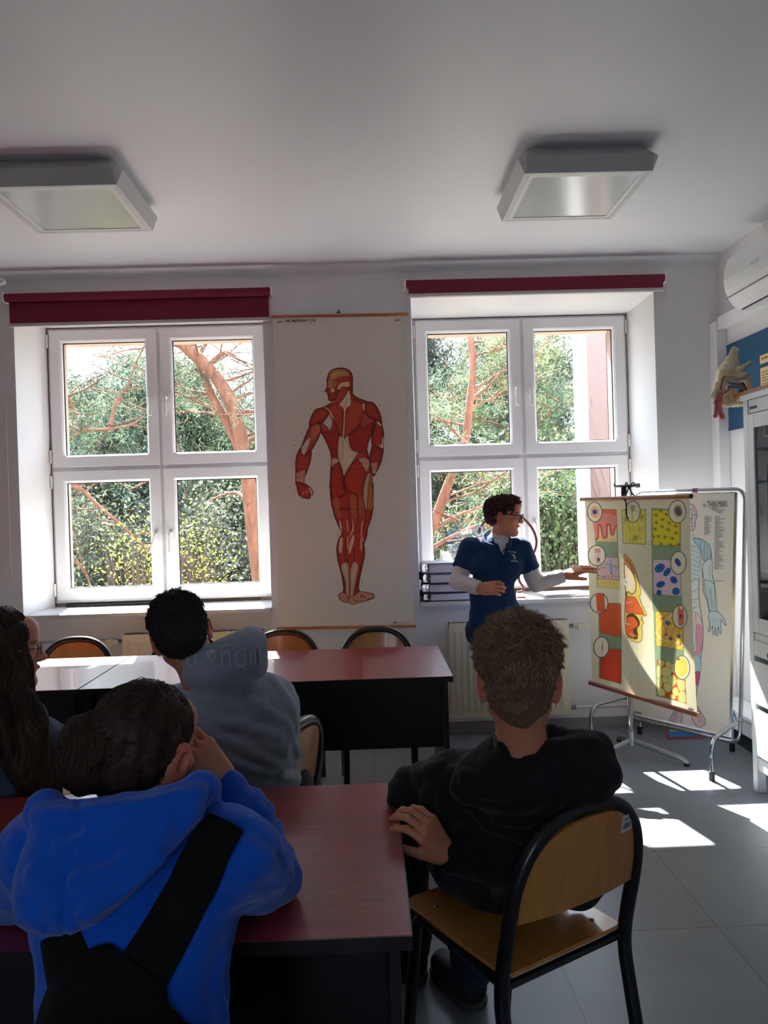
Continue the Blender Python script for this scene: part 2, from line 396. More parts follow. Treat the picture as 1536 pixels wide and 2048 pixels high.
# ------------------------------------------------------------------ roller blinds
def blind(x0, x1, ztop, zbot, label, roll_front):
    root = thing('roller_blind', label, 'roller blind', ((x0+x1)/2, YB, ztop))
    yc = YB-0.05; r = 0.027
    b = MB(); b.lathe([(r, x0+.012), (r, x1-.012)], (0, yc, ztop-r), 0, 24)
    b.out('fabric_roll', M_blind, root, smooth=False)
    yf = yc-r if not roll_front else yc+r*0.6
    f = MB(); f.box((x0+.028, yf-.001, zbot+.02), (x1-.028, yf+.001, ztop-r)); f.out('blind_fabric', M_blind, root)
    k = MB(); k.box((x0+.024, yf-.008, zbot), (x1-.024, yf+.008, zbot+.022)); k.out('bottom_bar', mat('bar_grey', C(190, 184, 184), 0.4), root, bevel=0.004)
    for x in (x0, x1-.012):
        k = MB(); k.box((x, yc-.03, ztop-.058), (x+.012, YB-.0005, ztop+.004)); k.out('end_bracket', M_pvc, root, bevel=0.003)
    return root, yc
bl, yc = blind(W(7, 597, YB-.05)[0], W(545, 587, YB-.05)[0], 2.962, 2.752, 'burgundy roller blind with visible roll above the left window', True)
def chain(root, x, z0, z1, y):
    b = MB(); n = int((z1-z0)/0.012)
    for i in range(n):
        z = z0+i*0.012
        b.add([(x-.0025, y, z), (x, y-.0025, z), (x+.0025, y, z), (x, y+.0025, z), (x, y, z+.004), (x, y, z-.004)], [(0, 1, 4), (1, 2, 4), (2, 3, 4), (3, 0, 4), (1, 0, 5), (2, 1, 5), (3, 2, 5), (0, 3, 5)])
    b.tube([(x, y, z0), (x, y, z1)], 0.0009, 5)
    b.out('bead_chain', mat('bead', C(205, 196, 180), 0.4), root)
chain(bl, W(10, 640, YB)[0], 1.16, 2.93, YB-.03)
bl2, yc = blind(W(808, 575, YB-.05)[0], W(1331, 558, YB-.05)[0], 2.985, 2.868, 'burgundy roller blind nearly fully raised above the right window', False)
chain(bl2, W(811, 640, YB)[0], 1.28, 2.95, YB-.060)

# ------------------------------------------------------------------ ceiling lamps
M_lampbody = mat('lamp_sheet', C(205, 208, 208), 0.4)
M_diff = mat('lamp_diffuser', C(196, 204, 202), 0.16, spec=.8)
def lamp(x0, x1, y0, y1, label):
    root = thing('ceiling_light', label, 'ceiling light', ((x0+x1)/2, (y0+y1)/2, ZC))
    zt, zm, zb = ZC-.0005, ZC-.055, ZC-.125
    def ring(d, z, c): # chamfered square
        a0, a1, b0, b1 = x0-d, x1+d, y0-d, y1+d
        return [(a0+c, b0, z), (a1-c, b0, z), (a1, b0+c, z), (a1, b1-c, z), (a1-c, b1, z), (a0+c, b1, z), (a0, b1-c, z), (a0, b0+c, z)]
    V = ring(.0, zt, .03)+ring(.028, zm, .034)+ring(0, zb, .004)+ring(-.022, zb, .002)+ring(-.024, zb+.006, .002)
    F = []
    for k in range(4): F += [(k*8+j, k*8+(j+1) % 8, (k+1)*8+(j+1) % 8, (k+1)*8+j) for j in range(8)]
    F += [tuple(range(8))]
    V[0:8] = ring(-.02, zt, .03)
    MB().add(V, F).out('housing', M_lampbody, root)
    MB().box((x0+.045, y0+.045, zb+.004), (x1-.045, y1-.045, zb+.007)).out('diffuser', M_diff, root)
    k = MB()
    for (p, q) in (((x0+.024, y0+.024), (x1-.024, y0+.047)), ((x0+.024, y1-.047), (x1-.024, y1-.024)), ((x0+.024, y0+.047), (x0+.047, y1-.047)), ((x1-.047, y0+.047), (x1-.024, y1-.047))):
        k.box((p[0], p[1], zb+.001), (q[0], q[1], zb+.008))
    k.out('diffuser_frame', mat('lamp_frame', C(222, 224, 224), 0.4), root)
a = WZ(1002, 444, ZC-.125); b_ = WZ(1305, 343, ZC-.125)
lamp(a[0]+.005, b_[0], WZ(1050, 347, ZC-.125)[1], a[1], 'square ceiling light with bright reflection stripes, right of the centre')
a2 = WZ(304, 463, ZC-.125)
lamp(a2[0]-.585, a2[0]+.005, WZ(235, 369, ZC-.125)[1], a2[1], 'square ceiling light cut by the left edge of the photo')
# ================================================================== organic surfaces from smooth distance fields
def nrm(v):
    v = np.asarray(v, float); return v/(np.linalg.norm(v)+1e-12)
def frame(fwd, up=(0, 0, 1)):
    """matrix whose columns are right, forward, up"""
    f = nrm(fwd); r = nrm(np.cross(f, up)); u = np.cross(r, f); return np.stack([r, f, u], 1)
def rotx(a): c, s = math.cos(a), math.sin(a); return np.array([[1, 0, 0], [0, c, -s], [0, s, c]])
def roty(a): c, s = math.cos(a), math.sin(a); return np.array([[c, 0, s], [0, 1, 0], [-s, 0, c]])
def rotz(a): c, s = math.cos(a), math.sin(a); return np.array([[c, -s, 0], [s, c, 0], [0, 0, 1]])
class Sdf:
    def __init__(s): s.P = []
    def cap(s, a, b, ra, rb=None, k=0.01, op='u', fl=None):
        s.P.append((op, 'cap', (np.array(a, float), np.array(b, float), ra, ra if rb is None else rb, fl), k)); return s
    def chain(s, pts, rs, k=0.01, op='u'):
        for i in range(len(pts)-1): s.cap(pts[i], pts[i+1], rs[i], rs[i+1], k, op)
        return s
    def ell(s, c, r, R=None, k=0.01, op='u'):
        s.P.append((op, 'ell', (np.array(c, float), np.array(r, float), R), k)); return s
    def box(s, c, h, rad=0.01, R=None, k=0.01, op='u'):
        s.P.append((op, 'box', (np.array(c, float), np.array(h, float), rad, R), k)); return s
    def tor(s, c, Rm, rm, R=None, k=0.01, op='u', sc=(1, 1)):
        s.P.append((op, 'tor', (np.array(c, float), Rm, rm, R, sc), k)); return s
    def half(s, c, n, k=0.004):   # keep the side the normal points away from
        s.P.append(('i', 'pl', (np.array(c, float), nrm(n)), k)); return s
    def fn(s, f): s.P.append(('d', 'fn', f, 0)); return s
    def grp(s, sub, R, t, bound, k=0.01, op='u'):
        s.P.append((op, 'grp', (sub, np.array(R, float), np.array(t, float), bound), k)); return s
    def __call__(s, X):
        d = np.full(len(X), 1e3)
        for op, kind, a, k in s.P:
            if kind == 'cap':
                p, q, ra, rb, fl = a; ba = q-p; pa = X-p; h = np.clip(pa@ba/(ba@ba+1e-12), 0, 1)
                w = pa-h[:, None]*ba
                if fl is not None:
                    n, f = fl; n = np.asarray(n); w = w+((f-1)*(w@n))[:, None]*n
                e = np.sqrt((w*w).sum(1))-(ra+(rb-ra)*h)
            elif kind == 'ell':
                c, r, R = a; q = X-c
                if R is not None: q = q@R
                k0 = np.sqrt(((q/r)**2).sum(1)); k1 = np.sqrt(((q/(r*r))**2).sum(1)); e = k0*(k0-1)/(k1+1e-9)
            elif kind == 'box':
                c, h_, rad, R = a; q = X-c
                if R is not None: q = q@R
                q = np.abs(q)-(h_-rad); e = np.sqrt((np.maximum(q, 0)**2).sum(1))+np.minimum(q.max(1), 0)-rad
            elif kind == 'tor':
                c, Rm, rm, R, sc = a; q = X-c
                if R is not None: q = q@R
                q = q/np.array([sc[0], sc[1], 1]); e = np.sqrt((np.sqrt(q[:, 0]**2+q[:, 1]**2)-Rm)**2+q[:, 2]**2)-rm
            elif kind == 'pl':
                e = (X-a[0])@a[1]
            elif kind == 'fnv': e = a(X)
            elif kind == 'fn':
                d = d+a(X); continue
            elif kind == 'grp':
                sub, R, t, bd = a; q = (X-t)@R; L_ = np.sqrt((q*q).sum(1)); m = L_ < bd+0.03; e = L_-bd+0.02
                if m.any(): e[m] = sub(q[m])
            if op == 'u':
                if k > 0: h = np.maximum(k-np.abs(d-e), 0)/k; d = np.minimum(d, e)-h*h*k*0.25
                else: d = np.minimum(d, e)
            elif op == 's':
                h = np.maximum(k-np.abs(d+e), 0)/max(k, 1e-9); d = np.maximum(d, -e)+h*h*k*0.25
            elif op == 'i':
                h = np.maximum(k-np.abs(d-e), 0)/max(k, 1e-9); d = np.maximum(d, e)+h*h*k*0.25
        return d
    def grad(s, X, e=0.0015):
        g = np.stack([s(X+np.eye(3)[i]*e)-s(X-np.eye(3)[i]*e) for i in range(3)], 1)
        return g/(np.linalg.norm(g, axis=1, keepdims=True)+1e-9)
    def project(s, X, off=0.0, it=3):
        X = np.array(X, float)
        for _ in range(it): X = X-(s(X)-off)[:, None]*s.grad(X)
        return X
def surf(sdf, lo, hi, h):
    """surface nets on a sparse evaluated grid -> verts, quads"""
    lo = np.array(lo, float); hi = np.array(hi, float); B = 8
    nb = np.maximum(np.ceil((hi-lo)/(h*B)).astype(int), 1); N = nb*B+1
    F = np.full(N, 1.0, np.float32)
    g = np.stack(np.meshgrid(*[np.arange(n) for n in nb], indexing='ij'), -1).reshape(-1, 3)
    cen = lo+(g+0.5)*B*h; dc = np.concatenate([sdf(cen[i:i+60000]) for i in range(0, len(cen), 60000)])
    rad = B*h*0.5*1.75+0.02
    for b in g[dc < -rad]: F[b[0]*B:b[0]*B+B+1, b[1]*B:b[1]*B+B+1, b[2]*B:b[2]*B+B+1] = -1
    act = g[np.abs(dc) <= rad]
    r = np.arange(B+1); loc = np.stack(np.meshgrid(r, r, r, indexing='ij'), -1).reshape(-1, 3); ch = 120
    for i in range(0, len(act), ch):
        a = act[i:i+ch]; idx = (a[:, None, :]*B+loc[None]).reshape(-1, 3)
        F[idx[:, 0], idx[:, 1], idx[:, 2]] = sdf(lo+idx*h)
    s = F < 0
    c = s[:-1, :-1, :-1].astype(np.int8)
    for dx, dy, dz in ((1, 0, 0), (0, 1, 0), (0, 0, 1), (1, 1, 0), (1, 0, 1), (0, 1, 1), (1, 1, 1)):
        c = c+s[dx:N[0]-1+dx, dy:N[1]-1+dy, dz:N[2]-1+dz]
    cells = np.argwhere((c > 0) & (c < 8)); vid = np.full(N-1, -1, np.int32); vid[cells[:, 0], cells[:, 1], cells[:, 2]] = np.arange(len(cells))
    acc = np.zeros((len(cells), 3)); cnt = np.zeros(len(cells))
    cor = np.array([(x, y, z) for x in (0, 1) for y in (0, 1) for z in (0, 1)])
    val = np.stack([F[cells[:, 0]+x, cells[:, 1]+y, cells[:, 2]+z] for x, y, z in cor], 1).astype(float)
    for i in range(8):
        for j in range(i+1, 8):
            if np.abs(cor[i]-cor[j]).sum() != 1: continue
            a, b = val[:, i], val[:, j]; m = (a < 0) != (b < 0)
            t = np.where(m, a/(a-b+1e-12), 0)
            acc[m] += (cor[i]+t[:, None]*(cor[j]-cor[i]))[m]; cnt[m] += 1
    V = lo+(cells+acc/np.maximum(cnt, 1)[:, None])*h
    Q = []
    for ax in range(3):
        o = [0, 0, 0]; o[ax] = 1; u, v = [k for k in range(3) if k != ax]
        A = s[:N[0]-o[0], :N[1]-o[1], :N[2]-o[2]]; Bs = s[o[0]:, o[1]:, o[2]:]
        e = np.argwhere(A != Bs); e = e[(e[:, u] > 0) & (e[:, v] > 0) & (e[:, u] < N[u]-1) & (e[:, v] < N[v]-1)]
        du = np.zeros(3, int); du[u] = 1; dv = np.zeros(3, int); dv[v] = 1
        q = np.stack([vid[tuple((e-du-dv).T)], vid[tuple((e-dv).T)], vid[tuple(e.T)], vid[tuple((e-du).T)]], 1)
        fl = A[tuple(e.T)].copy()
        if ax == 1: fl = ~fl
        q[~fl] = q[~fl][:, ::-1]; Q.append(q)
    Q = np.concatenate(Q); Q = Q[(Q >= 0).all(1)]
    V = V-np.clip(sdf(V), -h, h)[:, None]*sdf.grad(V)
    return V, Q
def organic(name, sdf, lo, hi, h, m, parent, color=None):
    V, Q = surf(sdf, lo, hi, h)
    return obj(name, V, Q, m, parent, True, None if color is None else color(V))
def vnoise(X, seed=0):
    """cheap smooth noise in -1..1"""
    rs = np.random.RandomState(seed); d = np.zeros(len(X))
    for i in range(6):
        k = rs.normal(size=3); k = k/np.linalg.norm(k)*(0.7+rs.rand()*0.8); d += np.sin(X@k*2*PI+rs.rand()*6.28)
    return d/3.0
def ribbon(name, sdf, pts, width, off, thick, m, parent, n=14):
    """a strap lying on the surface of sdf"""
    P = sdf.project(spline(pts, n), off); T = np.gradient(P, axis=0); T /= np.linalg.norm(T, axis=1, keepdims=True)+1e-9
    Nn = sdf.grad(P); Sd = np.cross(T, Nn); Sd /= np.linalg.norm(Sd, axis=1, keepdims=True)+1e-9
    ws = np.array(width) if hasattr(width, '__len__') else np.full(2, width)
    ws = np.interp(np.linspace(0, 1, len(P)), np.linspace(0, 1, len(ws)), ws)
    cols = []; K = 7
    for j in range(K):
        t = j/(K-1)*2-1; q = P+Sd*(ws*0.5*t)[:, None]; q = sdf.project(q, off, 2); cols.append(q+Nn*0)
    top = np.stack(cols, 1); nn = sdf.grad(top.reshape(-1, 3)).reshape(top.shape); up = top+nn*thick; lo_ = top-nn*0.006
    n_, V = len(P), np.concatenate([up.reshape(-1, 3), lo_.reshape(-1, 3)]); F = []; o = n_*K
    for i in range(n_-1):
        for j in range(K-1):
            a = i*K+j; F += [(a, a+1, a+K+1, a+K), (o+a, o+a+K, o+a+K+1, o+a+1)]
        for j in (0, K-1):
            a = i*K+j; F.append((a, a+K, o+a+K, o+a) if j == 0 else (a, o+a, o+a+K, a+K))
    return obj(name, V, F, m, parent, True)

# ------------------------------------------------------------------ hair strands on a surface
def strands(name, seeds, step_fn, nseg, w0, m, parent, col0, col1, seed=1, taper=True):
    """seeds (n,3); step_fn(P, i) -> next points; three-sided tapered hairs"""
    rs = np.random.RandomState(seed); P = np.array(seeds, float); path = [P]
    for i in range(nseg):
        P = step_fn(P, i); path.append(P)
    A = np.stack(path, 1); n, k, _ = A.shape
    T = np.gradient(A, axis=1); T /= np.linalg.norm(T, axis=2, keepdims=True)+1e-9
    ref = rs.normal(size=(n, 1, 3)); U = np.cross(T, ref); U /= np.linalg.norm(U, axis=2, keepdims=True)+1e-9; Wv = np.cross(T, U)
    w = w0*(1-0.8*np.linspace(0, 1, k)**1.5) if taper else np.full(k, w0)
    w = w*np.ones((n, 1)); w = (w*(0.7+0.6*rs.rand(n, 1)))[:, :, None]
    ring = [A+w*(math.cos(a)*U+math.sin(a)*Wv) for a in (0, 2*PI/3, 4*PI/3)]
    V = np.stack(ring, 2).reshape(-1, 3)
    base = (np.arange(n)[:, None]*k+np.arange(k-1)[None]).ravel()*3
    Q = np.concatenate([np.stack([base+j, base+(j+1) % 3, base+3+(j+1) % 3, base+3+j], 1) for j in range(3)])
    mixv = rs.rand(n, 1)**1.3; c = np.array(col0)[None]*(1-mixv)+np.array(col1)[None]*mixv
    return obj(name, V, Q, m, parent, True, np.repeat(c, k*3, axis=0))
def scalp_seeds(sdf, c, n, keep, seed=3):
    rs = np.random.RandomState(seed); d = rs.normal(size=(n*3, 3)); d /= np.linalg.norm(d, axis=1, keepdims=True)
    P = sdf.project(np.array(c)+d*0.1, 0, 4); P = P[keep(P)]; return P[:n]

# ------------------------------------------------------------------ head and hand in local coordinates
def head_sdf(s=1.0, ear=1.0, fem=False):
    h = Sdf()
    h.ell((0, -.014, .03), (.074, .094, .082)); h.ell((0, -.05, .015), (.066, .06, .066), k=.03)
    h.ell((0, .03, -.03), (.059, .062, .078), k=.03)
    for sx in (-1, 1): h.cap((sx*.05, .0, -.055), (sx*.018, .066, -.095), .02, .018, .03)
    h.ell((0, .07, -.098), (.022, .018, .016), k=.02)
    for sx in (-1, 1): h.ell((sx*.042, .058, -.02), (.022, .024, .018), k=.02)
    h.cap((-.034, .078, .022), (.034, .078, .022), .011, .011, .02); h.ell((0, .07, .055), (.05, .028, .04), k=.02)
    for sx in (-1, 1):
        h.ell((sx*.032, .097, .003), (.018, .014, .011), k=.014, op='s')
        h.ell((sx*.032, .08, .003), (.0135, .0125, .0125), k=.002)
        h.cap((sx*.044, .083, .009), (sx*.021, .088, .009), .003, .003, .004)
    h.cap((0, .088, .012), (0, .108, -.026), .007, .0115, .012)
    for sx in (-1, 1): h.ell((sx*.012, .098, -.03), (.0085, .011, .008), k=.006)
    h.cap((-.02, .083, -.058), (0, .0925, -.0545), .004, .006, .006); h.cap((.02, .083, -.058), (0, .0925, -.0545), .004, .006, .006)
    h.cap((-.016, .083, -.063), (.016, .083, -.063), .006, .006, .006); h.cap((-.022, .093, -.0595), (.022, .093, -.0595), .0012, .0012, .003, 's')
    for sx in (-1, 1):
        Re = rotz(sx*-0.55)@rotx(-0.2)
        h.ell((sx*.083*1.0, -.012, -.006), (.0075*ear, .019*ear, .033*ear), Re, k=.006)
        h.ell((sx*.089, -.008, -.002), (.005, .010, .019), Re, k=.004, op='s')
        h.ell((sx*.079, -.006, -.034), (.006, .009, .010), Re, k=.006)
    return h
def hand_sdf(curl, spread=0.12, thumb=(0.5, 0.3), side=1):
    """local: wrist at origin, fingers along +y, back of hand +z, thumb on side*(-x)... side=1 right hand (thumb at -x seen from the back)"""
    h = Sdf()
    h.cap((0, -.035, 0), (0, .012, 0), .024, .026, .01, fl=((0, 0, 1), 1.35))
    K = [(-.030, .088, .002), (-.010, .094, .004), (.010, .090, .003), (.029, .080, 0)]
    for i, kx in enumerate(K):
        kx = (kx[0]*side, kx[1], kx[2])
        h.cap((kx[0]*.55, .015, 0), kx, .016, .0125, .012)
    h.ell((side*-.022, .04, -.010), (.018, .032, .014), k=.012); h.ell((side*.022, .035, -.008), (.014, .03, .012), k=.012)
    Ls = [(.043, .026, .020), (.048, .030, .021), (.044, .028, .020), (.034, .021, .018)]
    for i in range(4):
        cl = curl[i] if hasattr(curl, '__len__') else curl
        p = np.array([K[i][0]*side, K[i][1], K[i][2]]); a = cl*0.6; yaw = -(i-1.5)*spread*side*-1
        r = [.0098, .0088, .008, .0068]
        for j in range(3):
            dirv = rotz(-yaw*1.0)@np.array([0, math.cos(a), -math.sin(a)])
            q = p+dirv*Ls[i][j]; h.cap(p, q, r[j], r[j+1], .004); p = q; a += cl*(0.95 if j == 0 else 0.7)
        h.ell(p+np.array([0, 0, .003]), (.005, .006, .003), k=.002)
    t0 = np.array([side*-.020, .012, -.006]); ang, dn = thumb
    d1 = np.array([side*-math.sin(ang), math.cos(ang), -dn]); t1 = t0+nrm(d1)*.045; d2 = np.array([side*-math.sin(ang*.75), math.cos(ang*.75), -dn*1.2]); t2 = t1+nrm(d2)*.032
    d3 = np.array([side*-math.sin(ang*.5), math.cos(ang*.5), -dn*1.3]); t3 = t2+nrm(d3)*.024
    h.cap(t0, t1, .016, .0125, .012); h.cap(t1, t2, .0115, .010, .004); h.cap(t2, t3, .010, .008, .004)
    return h

# ------------------------------------------------------------------ flat printed sheets painted point by point
class Canvas:
    """colour grid on a four-cornered sheet; addressed in the coordinates of the picture it copies"""
    def __init__(s, tl, tr, br, bl, nu, nv, paper):
        src = [(0, 0), (1, 0), (1, 1), (0, 1)]; A = []; b = []
        for (u, v), (x, y) in zip(src, (tl, tr, br, bl)):
            A += [[u, v, 1, 0, 0, 0, -u*x, -v*x], [0, 0, 0, u, v, 1, -u*y, -v*y]]; b += [x, y]
        H = np.append(np.linalg.solve(np.array(A, float), np.array(b, float)), 1).reshape(3, 3)
        U, V = np.meshgrid(np.linspace(0, 1, nu), np.linspace(0, 1, nv)); q = np.stack([U, V, np.ones_like(U)], -1)@H.T
        s.X = q[..., 0]/q[..., 2]; s.Y = q[..., 1]/q[..., 2]; s.U = U; s.V = V; s.nu, s.nv = nu, nv; s.Hm = H
        s.c = np.ones((nv, nu, 3))*np.array(paper, float); s.rs = np.random.RandomState(5)
        s.px = abs(s.X[0, -1]-s.X[0, 0])/nu
    def uv(s, x, y):
        q = np.linalg.inv(s.Hm)@np.array([x, y, 1.0]); return q[0]/q[2], q[1]/q[2]
    def _box(s, P, pad):
        m = (s.X > P[:, 0].min()-pad) & (s.X < P[:, 0].max()+pad) & (s.Y > P[:, 1].min()-pad) & (s.Y < P[:, 1].max()+pad)
        if not m.any(): return None
        r = np.where(m.any(1))[0]; c = np.where(m.any(0))[0]; return slice(r[0], r[-1]+1), slice(c[0], c[-1]+1)
    def _dist(s, P, bx, closed=True):
        X = s.X[bx].ravel(); Y = s.Y[bx].ravel(); d = np.full(len(X), 1e9); ins = np.zeros(len(X), bool); n = len(P)
        for i in range(n if closed else n-1):
            a = P[i]; b = P[(i+1) % n]; e = b-a; wx, wy = X-a[0], Y-a[1]; t = np.clip((wx*e[0]+wy*e[1])/(e@e+1e-12), 0, 1)
            d = np.minimum(d, (wx-t*e[0])**2+(wy-t*e[1])**2)
            if closed:
                cnd = ((a[1] > Y) != (b[1] > Y)); ins ^= cnd & (X < (b[0]-a[0])*(Y-a[1])/(b[1]-a[1]+1e-12)+a[0])
        sh = s.X[bx].shape; return np.sqrt(d).reshape(sh), ins.reshape(sh)
    def poly(s, pts, col, edge=None, ew=1.0, smooth=True, fib=None, rim=0.0, rimw=6.0, alpha=1.0):
        """fib=(angle, period, amount); rim darkens the printed drawing towards its outline"""
        P = spline(pts, 4, True) if smooth else np.array(pts, float)
        bx = s._box(P, ew+1)
        if bx is None: return
        d, ins = s._dist(P, bx); sg = np.where(ins, d, -d); a = np.clip(sg/s.px+0.5, 0, 1)*alpha
        col = np.ones(s.X[bx].shape+(3,))*np.array(col, float)
        if fib:
            an, per, am = fib; q = s.X[bx]*math.cos(an)+s.Y[bx]*math.sin(an); q2 = -s.X[bx]*math.sin(an)+s.Y[bx]*math.cos(an)
            f = np.sin(q*2*PI/per+1.6*np.sin(q2*0.11+q*0.05))*0.6+np.sin(q*2*PI/(per*.43)+q2*.07)*0.4
            col = col*(1+am*f)[..., None]
        if rim: col = col*(1-rim*np.clip(1-d/rimw, 0, 1))[..., None]
        if edge is not None:
            ea = np.clip((ew-d)/s.px+0.5, 0, 1)*np.clip(sg/s.px+1.5, 0, 1); col = col*(1-ea[..., None])+np.array(edge, float)*ea[..., None]
            a = np.maximum(a, ea*alpha)
        s.c[bx] = s.c[bx]*(1-a[..., None])+col*a[..., None]
    def line(s, pts, col, w, smooth=True, alpha=1.0):
        P = spline(pts, 5) if smooth and len(pts) > 2 else np.array(pts, float)
        bx = s._box(P, w+1.5)
        if bx is None: return
        d, _ = s._dist(P, bx, False); a = np.clip((w*0.5-d)/s.px+0.5, 0, 1)*alpha*min(1, w/s.px+.25)
        s.c[bx] = s.c[bx]*(1-a[..., None])+np.array(col, float)*a[..., None]
    def ell(s, c, r, col, rot=0.0, edge=None, ew=1.0, **kw):
        P = [(c[0]+r[0]*math.cos(t)*math.cos(rot)-r[1]*math.sin(t)*math.sin(rot), c[1]+r[0]*math.cos(t)*math.sin(rot)+r[1]*math.sin(t)*math.cos(rot)) for t in np.linspace(0, 2*PI, 24, endpoint=False)]
        s.poly(P, col, edge, ew, False, **kw)
    def mesh(s, name, corners, m, parent, bulge=None):
        tl, tr, br, bl = [np.array(c, float) for c in corners]; U = s.U[..., None]; V = s.V[..., None]
        P = (1-U)*(1-V)*tl+U*(1-V)*tr+U*V*br+(1-U)*V*bl
        if bulge is not None: P = P+bulge(s.U, s.V)[..., None]*nrm(np.cross(tr-tl, bl-tl))
        i = np.arange(s.nv-1)[:, None]*s.nu+np.arange(s.nu-1)[None]; i = i.ravel()
        Q = np.stack([i, i+s.nu, i+s.nu+1, i+1], 1)
        return obj(name, P.reshape(-1, 3), Q, m, parent, True, s2l(np.clip(s.c, 0, 255)).reshape(-1, 3))
# ================================================================== furniture
def table(name_loc, w, d, label, group, deep=True):
    x, y = name_loc
    root = thing('classroom_table', label, 'table', (x, y, 0), 0, group)
    zt = 0.75; L = lambda m, n, mt, **k: m.out(n, mt, root, local=True, **k)
    L(MB().box((-w/2, -d/2, zt-.024), (w/2, d/2, zt)), 'tabletop', M_mahog)
    e = MB(); t = .003
    for (a, b) in (((-w/2-t, -d/2-t), (w/2+t, -d/2)), ((-w/2-t, d/2), (w/2+t, d/2+t)), ((-w/2-t, -d/2), (-w/2, d/2)), ((w/2, -d/2), (w/2+t, d/2))):
        e.box((a[0], a[1], zt-.0265), (b[0], b[1], zt-.0006))
    L(e, 'edge_band', M_black)
    for sx in (-1, 1): L(MB().box((sx*(w/2-.03)-.011, -d/2+.03, 0.0), (sx*(w/2-.03)+.011, d/2-.14, zt-.027)), 'side_panel', M_black, bevel=.002)
    L(MB().box((-w/2+.042, -d/2+(.075 if deep else .345), .41 if deep else .05), (w/2-.042, -d/2+(.093 if deep else .363), zt-.027)), 'modesty_panel', M_black, bevel=.002)
    return root
TW, TD = 1.50, 0.775
tn = WZ(822, 1870, .75); tf = WZ(905, 1352, .75)
table((tn[0]-TW/2, tn[1]+TD/2), TW, TD, 'dark red table in the foreground with the person in the blue hoodie leaning on it', 'mahogany classroom tables', False)
table((tf[0]-TW*.555, tf[1]+TD/2), TW*1.11, TD, 'dark red table in the front row, right one of the pair, near the teacher', 'mahogany classroom tables')
table((tf[0]-TW*1.11-.012-TW*.555, tf[1]+TD/2), TW*1.11, TD, 'dark red table in the front row, left one of the pair, at the left edge', 'mahogany classroom tables')

